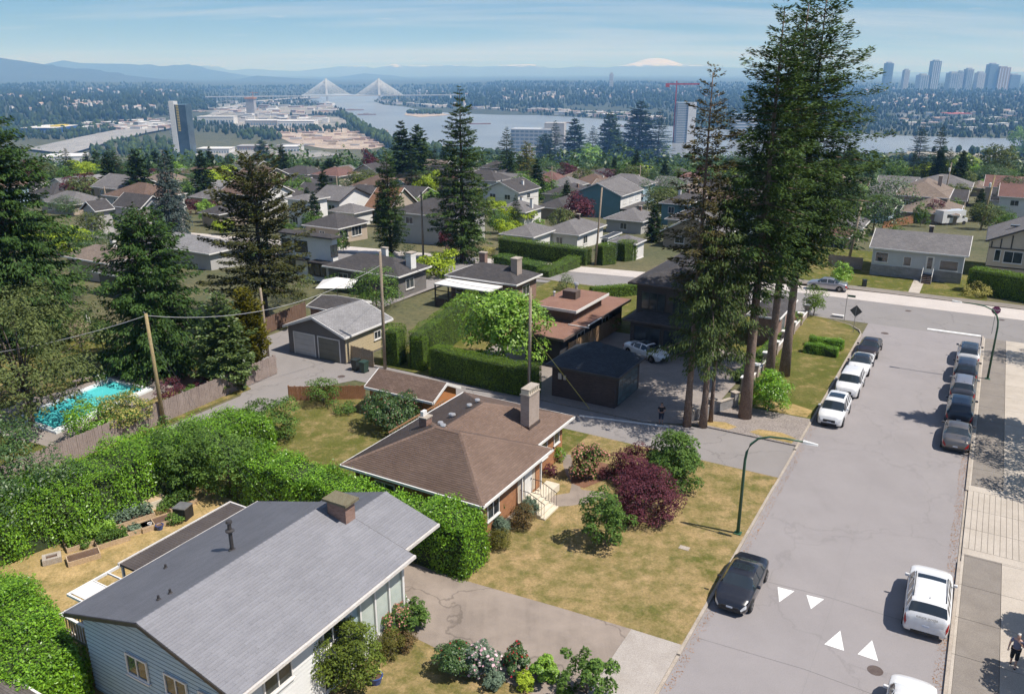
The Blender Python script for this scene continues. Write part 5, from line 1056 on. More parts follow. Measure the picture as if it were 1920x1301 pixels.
con('fir_tree', 'dark fir behind the three tall ones near the corner', 1560, 470, 250, 75, 'dark', bare=.05, seed=24, whorls=26, per=8, dens=9, sp=.8, power=.6)
# ---- big conifers further back
con('conifer', 'tall central conifer with layered limbs before the river', 868, 492, 158, 68, 'fir', seed=31, bare=.04, whorls=46, per=8, dens=36, sp=.42, droop=.32, power=.72, jit=.45, trunk=.42)
con('conifer', 'narrow conifer above the dark roofed bungalow', 733, 478, 281, 36, 'fir', seed=32, bare=.06, whorls=44, per=7, dens=42, sp=.34, droop=.3, power=.5, jit=.35)
con('bronze_pine', 'bronze green pine with open crown before the white modern house', 500, 606, 288, 92, 'pine', lowt=.8, seed=33, bare=.20, whorls=30, per=7, dens=48, sp=.36, droop=.05, power=.36, jit=.6, fine=.4, trunk=.36)
con('spreading_conifer', 'broad deep green conifer behind the pool fence', 302, 694, 388, 112, 'green', lowt=.85, seed=34, bare=.02, whorls=36, per=10, dens=38, sp=.38, droop=.42, power=.42, jit=.4, hang=.6, trunk=.4)
con('giant_cedar', 'huge dark cedar at the left edge above the neighbours roofs', 45, 640, 214, 140, 'green', lowt=.9, seed=35, bare=.02, whorls=44, per=10, dens=30, sp=.46, droop=.42, power=.42, jit=.35, hang=.7, trunk=.5)
con('blue_spruce', 'slate blue spruce with drooping limbs among the roofs', 326, 440, 277, 42, 'blue', seed=36, bare=.03, whorls=34, per=8, dens=30, sp=.42, droop=.6, power=.8, jit=.35, hang=.8)
con('holly_tree', 'pale green holly by the back lane fence', 426, 728, 548, 66, 'holly', seed=37, bare=.01, whorls=30, per=10, dens=34, sp=.34, droop=.2, power=.6, jit=.3, fine=.5)
con('gold_cypress', 'golden yellow upright cypress at the corner of the back lane', 472, 700, 540, 42, 'gold', seed=38, bare=.01, whorls=40, per=9, dens=44, sp=.30, droop=-.5, power=.5, jit=.3, fine=.4)
# ---- conifer prototypes for the middle distance
pro = {}
pro['a'] = con('conifer', 'left of two dark conifers above the lumber yard', 757, 352, 224, 34, 'dark', seed=41, whorls=34, per=8, dens=11, sp=1.15, power=.7)
pro['b'] = con('conifer', 'right of two dark conifers above the lumber yard', 786, 352, 232, 34, 'fir', seed=42, whorls=34, per=8, dens=11, sp=1.15, power=.6)
pro['c'] = con('conifer', 'tall dark conifer by the pale hospital block', 1040, 322, 224, 28, 'dark', seed=43, whorls=34, per=9, dens=13, sp=1.2, power=.8)
pro['g'] = con('cypress', 'yellow green cypress before the pale hospital block', 987, 345, 264, 24, 'gold', seed=44, whorls=26, per=7, dens=8, sp=.8, power=.5)
def cc(k, label, bx_, by_, top, rpx=None, group=None):
    p = at(bx_, by_); h = HG(top, p); src = pro[k]; V_ = np.array([v.co[:] for v in leafof(src).data.vertices]) if 'hh' not in src else None
    if 'hh' not in src: src['hh'] = float(V_[:, 2].max()); src['rr'] = float(np.percentile(np.hypot(V_[:, 0], V_[:, 1]), 97))
    c = clone(src, label, p, 1, random.uniform(0, 6), group=group); kz = h / src['hh']; kr = rpx * MPP(p) / src['rr'] if rpx else kz; c.scale = (kr, kr, kz); return c
for k, bx_, by_, top, rp_, lb in [('c', 950, 342, 238, 27, 'dark conifer left of the yellow green cypress'), ('a', 1076, 320, 221, 31, 'widest conifer between the hospital and the green maple'), ('c', 1110, 318, 236, 22, 'short conifer before the river'), ('b', 1141, 316, 210, 29, 'conifer standing before the far river bank'), ('a', 1196, 310, 188, 40, 'tallest conifer left of the red crane'), ('c', 1232, 312, 205, 30, 'conifer beside the glass tower and crane'), ('c', 1716, 338, 232, 25, 'left of two conifers before the right hand river reach'), ('c', 1752, 340, 234, 21, 'right of two conifers before the right hand river reach'), ('b', 495, 330, 262, 22, 'small conifer behind the bronze pine'), ('a', 620, 345, 296, 24, 'short conifer behind the white houses'), ('c', 432, 345, 288, 20, 'dark conifer left of the bronze pine top'), ('a', 1150, 300, 240, 30, 'dark conifer in the riverside row'), ('b', 1022, 316, 250, 26, 'low conifer beside the hospital block'), ('c', 705, 348, 300, 18, 'small conifer left of the dark pair')]:
    cc(k, lb, bx_, by_, top, rp_)
# ---- broadleaf prototypes
def tr(name, label, bx_, by_, top, rpx, leafmat, n=2600, leaf=None, **kw):
    p = at(bx_, by_); h = HG(top, p); r = rpx * MPP(p); return make_tree(name, label, p, h, r, min(h * .46, r * 1.25), n, leaf or max(.16, MPP(p) * 4.0), leafmat, **kw)
B = {}
B['mid'] = tr('garden_tree', 'fresh green maple before the charcoal roofs', 985, 388, 332, 34, 'mid', seed=51, clumps=34, n=2600)
B['bright'] = tr('garden_tree', 'bright green round tree below the riverside conifers', 1104, 332, 272, 28, 'bright', seed=52, clumps=30)
B['purple'] = tr('plum_tree', 'purple plum tree beside the teal house', 1086, 418, 368, 30, 'purple', seed=53, clumps=34)
B['lime'] = tr('garden_tree', 'lime green low tree before the white cottage', 962, 420, 386, 32, 'lime', seed=54, clumps=30)
B['deep'] = tr('chestnut_tree', 'dense dark green round tree beside the leaning pole', 1636, 438, 332, 62, 'deep', n=6500, seed=55, clumps=60, csize=.3)
B['olive'] = tr('garden_tree', 'olive green tree behind the slender fir', 1240, 412, 350, 30, 'olive', seed=56, clumps=34)
def bb_(k, label, bx_, by_, top, rpx, group=None):
    p = at(bx_, by_); h = HG(top, p); src = B[k]
    if 'hh' not in src: V_ = np.array([v.co[:] for v in leafof(src).data.vertices]); src['hh'] = float(V_[:, 2].max()); src['rr'] = float(np.percentile(np.hypot(V_[:, 0], V_[:, 1]), 97))
    c = clone(src, label, p, 1, random.uniform(0, 6), group=group); kr = rpx * MPP(p) / src['rr']; c.scale = (kr, kr, h / src['hh']); return c
for k, bx_, by_, top, rp_, lb in [('purple', 1070, 345, 305, 25, 'dull red tree under the riverside conifers'), ('purple', 1120, 345, 318, 18, 'small red tree right of the dull red one'), ('mid', 1180, 350, 300, 30, 'green tree behind the teal house roof'), ('bright', 1025, 345, 318, 22, 'pale green tree left of the dull red one'), ('lime', 804, 378, 318, 26, 'light green tree left of the central conifer'), ('lime', 908, 395, 345, 26, 'lime tree right of the central conifer'), ('bright', 592, 418, 372, 25, 'bright round shrub tree before the white houses'), ('bright', 225, 372, 326, 32, 'light green tree behind the gabled houses'), ('purple', 150, 380, 325, 36, 'dark plum coloured tree by the left cedar'), ('purple', 367, 402, 372, 17, 'crimson maple right of the blue spruce'), ('purple', 408, 402, 376, 14, 'second crimson maple right of the blue spruce'), ('purple', 696, 345, 278, 20, 'dark purple tree left of the two dark conifers'), ('purple', 1752, 418, 372, 20, 'purple tree by the parked motorhome'), ('mid', 1725, 425, 378, 18, 'green tree left of the purple one by the motorhome'), ('lime', 1805, 338, 284, 38, 'yellow green tree by the tan house'), ('olive', 1868, 345, 268, 32, 'dark olive tree behind the tan house'), ('bright', 1915, 300, 232, 30, 'bright tree at the right edge above the roofs'), ('deep', 1905, 400, 320, 40, 'large dark tree above the mock tudor roof'), ('mid', 1425, 380, 340, 28, 'green tree behind the sky blue house'), ('lime', 1345, 440, 400, 16, 'yellowish shrub tree below the slender fir'), ('olive', 1265, 460, 415, 20, 'grey green tree by the white garage'), ('mid', 250, 450, 395, 32, 'green tree below the gabled houses'), ('olive', 180, 450, 395, 28, 'weeping green tree left of the gabled houses'), ('lime', 420, 440, 408, 24, 'lime shrub tree between spruce and pine'), ('mid', 640, 475, 430, 16, 'small round tree beside the beige bungalow'), ('purple', 835, 475, 420, 16, 'reddish tree beside the road left of the central conifer'), ('bright', 1490, 440, 400, 20, 'bright shrub tree between the fir trunks'), ('mid', 1080, 415, 395, 12, 'small green tree beside the purple plum'), ('bright', 1010, 430, 408, 11, 'small bright bush before the white bungalow')]:
    bb_(k, lb, bx_, by_, top, rp_)
# scattered garden trees over the falling ground, none on a house
boxes = []; HO = [o for o in bpy.data.objects if o.parent is None and o.get('category') in ('house', 'garage', 'shed') and not o.name.startswith('suburban')]
for o in bpy.data.objects:
    if o.parent is None and o.get('category') in ('house', 'garage', 'shed'): boxes.append((o.location.x, o.location.y))
g = np.random.default_rng(77); k = 0; cnt = 0
while cnt < 400 and k < 12000:
    k += 1; y_ = g.uniform(100, 420); x_ = g.uniform(-.68, .68) * y_; kind = g.choice(['mid', 'bright', 'olive', 'deep', 'purple', 'lime', 'A', 'C'], p=[.24, .08, .14, .18, .05, .05, .14, .12])
    if any(math.hypot(x_ - a, y_ - b) < 8.0 for a, b in boxes): continue
    s_, t_ = L((x_, y_));
    if 58 < s_ < 80 or (y_ < 140 and (t_ > -50 or s_ < 20)): continue
    p = Vector((x_, y_, tzf(x_, y_))); h = g.uniform(4.5, 9.0) if kind not in 'AC' else g.uniform(9, 15)
    if y_ < 200: h *= .6
    src = B.get(kind) or pro['a' if kind == 'A' else 'c']
    if 'hh' not in src: V_ = np.array([v.co[:] for v in leafof(src).data.vertices]); src['hh'] = float(V_[:, 2].max()); src['rr'] = 1.
    nh = min(((math.hypot(x_ - o.location.x, y_ - o.location.y), o.name) for o in HO))[1].split('.')[0].replace('_', ' '); ad = {'mid': 'green leafy garden tree', 'bright': 'bright green garden tree', 'olive': 'olive green garden tree', 'deep': 'dark green garden tree', 'purple': 'purple leaved garden tree', 'lime': 'lime green garden tree', 'A': 'dark conifer', 'C': 'slim dark conifer'}[kind]; lb = ad + ' near the ' + nh + ' down the slope'
    c = clone(src, lb, p, 1, g.uniform(0, 6), group='garden trees among the roofs down the slope'); kz = h / src['hh']; q = g.uniform(.85, 1.2); c.scale = (kz * q, kz * q, kz); cnt += 1
# ---- near garden trees
make_tree('magnolia_tree', 'bright green magnolia tree behind the clipped cedar hedge', at(944, 690), 7.0, 3.7, 3.3, 9000, .30, 'bright', clumps=70, seed=61, stem=.16, csize=.27, asp=.55, shell=.75)
make_tree('garden_tree', 'small feathery green tree beside the wooden pole by the patio cover', at(706, 575), 4.2, 2.7, 2.0, 4500, .20, 'mid', clumps=40, seed=62, stem=.10)
make_tree('japanese_maple', 'upper purple japanese maple beside the dark green magnolia', at(1192, 905), 2.5, 1.6, 1.15, 7000, .13, 'purple', clumps=36, seed=63, stem=.08, flat=.55, csize=.36)
make_tree('japanese_maple', 'wide purple japanese maple on the front lawn', at(1206, 972), 3.0, 1.95, 1.5, 11000, .13, 'purple', clumps=50, seed=64, stem=.09, flat=.55, csize=.34, low=-.95)
make_tree('glossy_tree', 'dense glossy green tree behind the purple maples', at(1264, 915), 3.4, 1.75, 1.75, 11000, .17, 'mid', clumps=60, seed=65, stem=.09, csize=.30, low=-.98)
make_tree('young_tree', 'young light green tree casting a shadow on the lawn', at(1135, 1026), 3.2, 1.4, 1.45, 3800, .17, 'mid', clumps=34, seed=66, stem=.06, csize=.30, shell=.6)
make_tree('rhododendron', 'rhododendron in salmon pink blossom in the mulched bed', at(1101, 902), 2.3, .95, 1.15, 3200, .15, 'mid', clumps=26, seed=67, stem=.05, flower=('pink', 1500, .13), low=-.98, csize=.36)
make_tree('fruit_tree', 'untidy green fruit tree by the back lane', at(505, 826), 3.2, 2.0, 1.5, 5000, .16, 'mid', clumps=40, seed=68, stem=.08, csize=.28)
make_shrub('camellia', 'big rounded dark camellia beside the shed', at(733, 806), 1.95, 3.0, 8500, .16, 'deep', clumps=46, seed=69, csize=.30, flower=('pink', 260, .08))
make_tree('walnut_tree', 'large olive leaved tree shading the pool at the left edge', at(60, 800), 10.6, 6.0, 5.2, 17000, .24, 'olive', clumps=90, seed=71, stem=.22, csize=.20, shell=.62, limbs=26)
make_tree('shade_tree', 'dark lower tree at the left edge beside the laurel hedge', at(24, 1000), 6.2, 4.0, 3.3, 17000, .18, 'deep', clumps=70, seed=72, stem=.16, csize=.25, low=-.98)
make_tree('bare_tree', 'pale twiggy tree by the neighbours wall left of the conifer', at(155, 660), 4.0, 1.4, 1.9, 1300, .30, 'tan', clumps=16, seed=73, stem=.06, asp=.12, shell=.5)
make_tree('garden_tree', 'small dark tree beside the leaning ladder', at(196, 665), 3.2, 1.2, 1.3, 1800, .18, 'mid', clumps=20, seed=74, stem=.05)
# street trees out beyond the right edge: their shade falls on the sidewalk
for k, (s_, t_, h_, r_) in enumerate(((57.5, 17.0, 7.5, 3.0), (34.0, 17.6, 10.5, 3.4), (28.8, 17.4, 6.6, 2.9), (48.5, 19.4, 6.0, 2.4))):
    make_tree('street_tree', ['small leaved street tree by the corner of the cross street', 'street tree overhanging the sidewalk beside the silver sedan', 'street tree shading the scored paving', 'street tree beside the lamp post sidewalk'][k], W(s_, t_, .12), h_, r_, r_ * .75, 4200, .22, 'bright', clumps=44, seed=80 + k, stem=.09, csize=.26, shell=.6)
for k, (s_, t_, h_, r_) in enumerate(((13.0, 15.5, 3.5, 1.15), (8.4, 15.7, 4.2, 1.75))):
    make_tree('topiary_tree', ['ball clipped tree beyond the sidewalk above the walking woman', 'ball clipped tree shading the walking woman'][k], W(s_, t_, .12), h_, r_, r_ * 1.0, 9000, .22, 'deep', clumps=60, seed=86 + k, stem=.07, csize=.30, shell=.85, low=-.99)
make_conifer('street_conifer', 'tall pointed conifer beyond the sidewalk throwing its shade across the street', W(39.0, 17.9, .12), 20.5, 2.6, 'green', bare=.25, seed=88, whorls=30, per=8, dens=16, sp=.55, power=.6)
# ---- hedges
make_hedge('laurel_hedge', 'tall bright laurel hedge between the two nearest houses', [(3.7, -11.4, 1, .95), (3.75, -13.5, 1.05, 1.02), (3.7, -16, .95, .92), (3.75, -19, .9, .85), (3.8, -22, 1.0, .95), (3.8, -25, 1.15, 1.0), (3.6, -28, 1.25, .95)], 2.3, 3.0, 44000, .135, 'laurel', seed=5, wob=.10, fuzz=.13, z=.08)
make_hedge('laurel_hedge', 'long laurel hedge behind the vegetable beds', [(-15, -36.2, 1, .9), (-9, -35.2, 1.1, .95), (-5, -34.4, 1.15, 1.0), (-1, -33.8, 1.2, 1.05), (3, -33.6, 1.2, 1.0), (6.5, -33.4, 1.1, .85), (9.5, -33, .9, .7)], 3.3, 3.2, 60000, .14, 'laurel', seed=6, wob=.12, fuzz=.16, z=.08)
make_hedge('laurel_bush', 'big laurel bush at the left of the shade tinted clapboard wall', [(-12.0, -28.6, 1, .9), (-12.3, -26.2, 1.1, 1.0), (-12.8, -24.2, 1.1, 1.0), (-13.3, -22.2, 1.0, .85), (-13.5, -20.6, .8, .6)], 3.2, 2.9, 42000, .13, 'laurel', seed=7, wob=.10, fuzz=.16, cat='shrub', z=.08, rnd=.55)
make_tree('pear_tree', 'grey green fruit tree growing against the laurel hedge', at(352, 925), 4.4, 1.9, 2.0, 5200, .17, 'mid', clumps=44, seed=91, stem=.08, csize=.28)
make_tree('apple_tree', 'leafy apple tree at the corner of the vegetable garden', at(432, 930), 4.2, 2.2, 2.0, 6000, .17, 'mid', clumps=44, seed=92, stem=.08, csize=.28)
make_hedge('cedar_hedge', 'clipped cedar hedge with flat top along the lane', [(27.2, -30.6), (26.9, -27), (26.8, -23), (26.9, -20.3)], 1.5, 2.5, 26000, .11, 'clip', seed=8, wob=.03, top_wob=.03, rnd=.08, fuzz=.04, upright=.6, asp=.35)
make_hedge('cedar_hedge', 'tall clipped cedar hedge beside the grey garage yard', [(27.2, -32.6, 1, 1.0), (32, -33.6, 1, 1.05), (37, -34.6, 1, 1.1), (41, -35.4, 1, 1.1)], 1.5, 3.3, 22000, .12, 'clip', seed=9, wob=.03, top_wob=.03, rnd=.08, fuzz=.04, upright=.6, asp=.35)
make_hedge('cedar_column', 'thick clipped cedar block at the lane corner', [(26.6, -35.0), (28.3, -35.2)], 1.7, 3.4, 7000, .11, 'clip', seed=10, wob=.03, top_wob=.04, rnd=.12, fuzz=.05, upright=.6, asp=.35, cat='shrub')
make_hedge('cedar_column', 'narrow clipped cedar block beside the hedge gate', [(26.9, -32.2), (28.0, -32.3)], 1.2, 2.9, 5000, .11, 'clip', seed=11, wob=.03, top_wob=.04, rnd=.12, fuzz=.05, upright=.6, asp=.35, cat='shrub')
def hedge_px(label, p0, p1, w_, h_, n, leafmat='clip', leaf=.16, seed=3, name='cedar_hedge', **kw):
    a, b = at(*p0), at(*p1); la, lb = L(a), L(b); m = (la[0] + lb[0]) / 2, (la[1] + lb[1]) / 2
    return make_hedge(name, label, [la, m, lb], w_, h_, n, leaf, leafmat, seed=seed, z=min(a.z, b.z), wob=.04, top_wob=.03, rnd=.1, fuzz=.06, upright=.5, asp=.4, **kw)
hedge_px('long clipped hedge below the white bungalow', (940, 480), (1104, 497), 1.8, 3.0, 12000, seed=21)
hedge_px('clipped hedge beside the utility pole by the concrete street', (1122, 497), (1148, 494), 1.8, 3.0, 3500, seed=22)
hedge_px('separate clipped hedge block left of the white garage', (1163, 490), (1186, 487), 1.8, 3.0, 3000, seed=23)
hedge_px('low clipped hedge running back from the flat roofed house', (1018, 520), (1078, 500), 2.0, 1.6, 5000, seed=24)
hedge_px('low hedge along the drive of the flat roofed house', (1108, 560), (1200, 552), 1.2, 1.3, 5000, seed=25)
hedge_px('informal green hedge behind the patio cover house', (935, 500), (1020, 515), 2.6, 1.8, 6000, 'mid', .2, seed=26, name='mixed_hedge')
hedge_px('dark clipped hedge before the mock tudor house', (1815, 546), (1990, 575), 2.2, 2.9, 16000, 'clip', .16, seed=27)
hedge_px('low hedge between the flat roofed house and the dark garage', (1040, 660), (1148, 600), 1.0, 1.3, 6000, seed=28)
make_hedge('box_hedge', 'double row of low round box shrubs on the corner lawn, nearer row', [(49.0, -3.9), (48.9, -.9)], .85, .85, 5200, .09, 'laurel', seed=31, wob=.22, top_wob=.16, rnd=.5, fuzz=.05, z=.1)
make_hedge('box_hedge', 'double row of low round box shrubs on the corner lawn, farther row', [(51.3, -3.9), (51.2, -.8)], .85, .85, 5200, .09, 'laurel', seed=32, wob=.22, top_wob=.16, rnd=.5, fuzz=.05, z=.1)
make_hedge('box_hedge', 'clipped box edging behind the low brick wall', [(38, -7.1), (44, -6.9), (52, -6.7), (60, -6.6)], .8, .75, 9000, .09, 'laurel', seed=33, wob=.08, top_wob=.05, rnd=.2, fuzz=.04, z=.1)
# ---- shrubs
def shr(name, label, px, py, rpx, hpx_top, n, leaf, lm, **kw):
    p = at(px, py, .06); h = HG(hpx_top, p); return make_shrub(name, label, p, rpx * MPP(p), h, n, leaf, lm, **kw)
shr('laurel_bush', 'glossy laurel bush between the fir trunks and the white suv', 1440, 772, 40, 700, 7000, .15, 'laurel', seed=101, clumps=46, csize=.30)
shr('upright_yew', 'dark rounded yew at the corner of the garden wall', 1525, 592, 22, 540, 3500, .14, 'clip', seed=102, clumps=40)
shr('forsythia', 'bright green shrub on the lawn beside the silver parked car', 1578, 537, 21, 497, 2600, .2, 'bright', seed=103)
shr('rhododendron', 'pale flowering shrub beside the end of the dark clipped hedge', 1833, 557, 23, 533, 1800, .15, 'yellowish', seed=104)
shr('round_shrub', 'large clipped round shrub against the white house wall', 648, 1283, 60, 1172, 11000, .12, 'moss', seed=105, clumps=80, csize=.26, shell=.88)
bp = bpy.data.objects['round_shrub']; leafof(bp).data.materials[0] = leafm('olive_privet', (0.040, 0.060, 0.010), (0.125, 0.165, 0.026), .2)
shr('heather_mound', 'small golden green mound beside the clipped round shrub', 733, 1232, 22, 1188, 2600, .08, 'moss', seed=106, shell=.9, clumps=50)
shr('pieris', 'pink tipped shrub before the tall pale windows', 733, 1190, 33, 1138, 3200, .11, 'mid', seed=107, flower=('pink', 1100, .08))
shr('evergreen_shrub', 'mid green shrub at the driveway corner of the white house', 778, 1182, 26, 1133, 2600, .12, 'mid', seed=108)
shr('heather_mound', 'reddish heather beside the garden path of the grey roofed house', 765, 1218, 18, 1190, 1500, .07, 'heath', seed=109, shell=.9)
shr('hydrangea', 'white flowering shrub against the window post', 756, 1140, 9, 1118, 700, .08, 'mid', seed=110, flower=('white', 260, .07))
shr('peony', 'dark leaved peony clump with red bloom in the lawn bed', 856, 1264, 36, 1208, 5200, .12, 'deep', seed=111, clumps=40, flower=('red', 60, .09))
shr('rose_bush', 'rose bush with pale pink blooms in the lawn bed', 905, 1268, 30, 1210, 3600, .12, 'grey', seed=112, flower=('palepink', 260, .14))
shr('rose_bush', 'rose bush with crimson blooms in the lawn bed', 965, 1266, 24, 1216, 2800, .12, 'deep', seed=113, flower=('red', 130, .11))
shr('peony', 'bright green bushy plant in the lawn bed', 1020, 1276, 24, 1238, 3000, .13, 'bright', seed=114, shell=.85)
shr('perennial', 'yellow green plant at the front of the lawn bed', 985, 1292, 18, 1262, 1400, .10, 'lime', seed=115)
shr('perennial', 'grey leaved plants at the front of the lawn bed', 930, 1290, 22, 1262, 1500, .11, 'grey', seed=116)
make_tree('buddleia', 'arching leafy shrub beside the paler driveway apron', at(1098, 1310), 2.3, 1.15, 1.3, 2300, .17, 'mid', clumps=20, seed=117, stem=.05, csize=.26, shell=.8, cat='shrub', parts=('stem', 'foliage'))
shr('yellow_begonia', 'yellow flowers in a blue glazed pot', 704, 1277, 11, 1252, 500, .08, 'lime', seed=118, flower=('lemon', 300, .07))
shr('clipped_ball', 'mossy clipped ball at the corner of the brick house', 935, 1028, 21, 998, 3200, .08, 'moss', seed=119, clumps=50, shell=.9)
shr('clipped_ball', 'mossy clipped mound beside the brick house steps', 979, 992, 22, 952, 3600, .08, 'heath', seed=120, clumps=50, shell=.9)
shr('iris_clump', 'strappy iris leaves before the brick house steps', 992, 968, 16, 936, 900, .5, 'grey', seed=121, asp=.09)
shr('iris_clump', 'strappy iris leaves at the corner of the brick house', 940, 1004, 16, 974, 900, .5, 'grey', seed=122, asp=.09)
shr('fern_bush', 'loose leafy shrub under the brick house eave', 921, 985, 24, 935, 2600, .14, 'mid', seed=123, clumps=24)
shr('clipped_ball', 'small clipped box ball at the brick house planter', 1046, 868, 11, 840, 1500, .08, 'laurel', seed=124, clumps=40, shell=.9)
shr('dark_shrub', 'low dark shrub before the brick house window', 1030, 895, 12, 872, 900, .1, 'purple', seed=125)
shr('barberry', 'low purple barberry beside the pink rhododendron', 1138, 900, 20, 876, 1500, .09, 'purple', seed=126)
shr('purple_shrub', 'purple smoke bush inside the pool garden fence', 322, 765, 26, 715, 2600, .12, 'purple', seed=127)
shr('purple_shrub', 'second purple smoke bush nearer the golden cypress', 386, 740, 22, 708, 2200, .12, 'purple', seed=128)
shr('green_shrub', 'green shrub between the two purple smoke bushes', 358, 745, 16, 722, 1400, .12, 'mid', seed=129)
shr('blossom_shrub', 'cream blossoming shrub beside the pool', 240, 812, 45, 742, 4200, .14, 'mid', seed=130, flower=('yellowish', 2600, .12), clumps=44)
shr('laurel_bush', 'bright laurel beside the cream blossoming shrub', 172, 828, 40, 758, 5000, .15, 'laurel', seed=131, clumps=40)
shr('laurel_bush', 'small green bush at the foot of the tall wooden pole', 312, 778, 16, 750, 1200, .12, 'mid', seed=132)
shr('rose_shrub', 'loose shrub on the trellis fence by the back lane', 608, 762, 34, 715, 2400, .14, 'mid', seed=133)
for k, (x, y, r_, lm, lb) in enumerate(((255, 1000, 12, 'grey', 'blue green kale between the raised beds'), (330, 985, 14, 'mid', 'leafy plant by the corner of the patio roof'), (200, 1012, 10, 'bright', 'lettuce row behind the bare raised bed'), (312, 960, 16, 'mid', 'tomato plants under the apple tree'), (160, 1030, 9, 'mid', 'herbs beside the cinder block planter'))): shr('vegetable_plant', lb, x, y, r_, y - r_ * 1.5, 500, .12, lm, seed=160 + k)
shr('low_plants', 'low leafy plants along the trellis fence', 648, 775, 22, 758, 1100, .12, 'mid', seed=134)
shr('palm_bush', 'round bush on the flat roofed house terrace', 1062, 545, 16, 515, 900, .16, 'holly', seed=135)
shr('creeper', 'climbing shrub over the timber fence beside the dark garage', 1125, 625, 34, 588, 2200, .16, 'mid', seed=136)
shr('golden_shrub', 'golden hedge plants beside the road left of the central conifer', 915, 478, 16, 462, 900, .16, 'yellowish', seed=137)
shr('dark_bush', 'dark bush between the two dark roofed houses', 765, 500, 16, 462, 1200, .16, 'dark', seed=138)
shr('garden_bush', 'round bush at the foot of the left hand cedar', 130, 560, 35, 500, 2200, .2, 'mid', seed=139)
shr('garden_bush', 'dry grass clump at the garden edge behind the pine', 555, 560, 40, 505, 2200, .2, 'olive', seed=140)
shr('garden_bush', 'leafy bush along the yard behind the grey garage', 640, 545, 30, 515, 1400, .16, 'mid', seed=141)
shr('garden_bush', 'flowering bush by the entrance wing steps', 1490, 612, 12, 585, 800, .12, 'bright', seed=142, flower=('pink', 200, .1))
shr('garden_bush', 'low bushes along the entrance path behind the fir trunks', 1440, 690, 26, 668, 1800, .11, 'clip', seed=143)
# ================================================================== VEHICLES
def paint(name, c, metal=0.0, rough=0.28):
    m, nt, b = new_mat(name); b.inputs['Base Color'].default_value = (*c, 1); b.inputs['Metallic'].default_value = metal; b.inputs['Roughness'].default_value = rough
    b.inputs['Coat Weight'].default_value = .8; b.inputs['Coat Roughness'].default_value = .04
    o = mixc(nt, ramp(nt, noise(nt, 5, 4, .7, opos(nt)), .35, .75), c, tuple(x * .86 + .008 for x in c)); nt.links.new(o, b.inputs['Base Color']); return m
CP = dict(white=paint('white_paint', (0.72, 0.72, 0.73)), black=paint('black_paint', (0.010, 0.011, 0.018)), navy=paint('blue_black_paint', (0.012, 0.018, 0.032), .2), grey=paint('grey_paint', (0.10, 0.10, 0.115), .5, .35), silver=paint('warm_grey_paint', (0.17, 0.155, 0.145), .6, .35), brown=paint('dark_brown_paint', (0.030, 0.020, 0.020), .4), lsilver=paint('light_silver_paint', (0.34, 0.34, 0.37), .6, .3))
m_carglass, nt, b = new_mat('car_glass'); b.inputs['Base Color'].default_value = (0.022, 0.030, 0.038, 1); b.inputs['Roughness'].default_value = .03; b.inputs['Specular IOR Level'].default_value = .9
m_tyre = pm('tyre_rubber', (0.016, 0.016, 0.017), (0.026, 0.026, 0.027), 6, .85); m_rim = pm('alloy_rim', (0.30, 0.30, 0.31), (0.38, 0.38, 0.39), 5, .35, metal=.8)
m_plastic = pm('black_plastic', (0.014, 0.014, 0.015), (0.022, 0.022, 0.024), 5, .6); m_head = pm('headlamp_lens', (0.50, 0.52, 0.55), (0.62, 0.64, 0.66), 8, .12); m_tail = pm('tail_lamp_red', (0.26, 0.010, 0.012), (0.36, 0.02, 0.02), 8, .15)
m_plate = pm('licence_plate', (0.50, 0.54, 0.62), (0.60, 0.63, 0.70), 9, .5); m_chrome = pm('chrome', (0.6, 0.6, 0.6), (.7, .7, .7), 5, .15, metal=1.0)
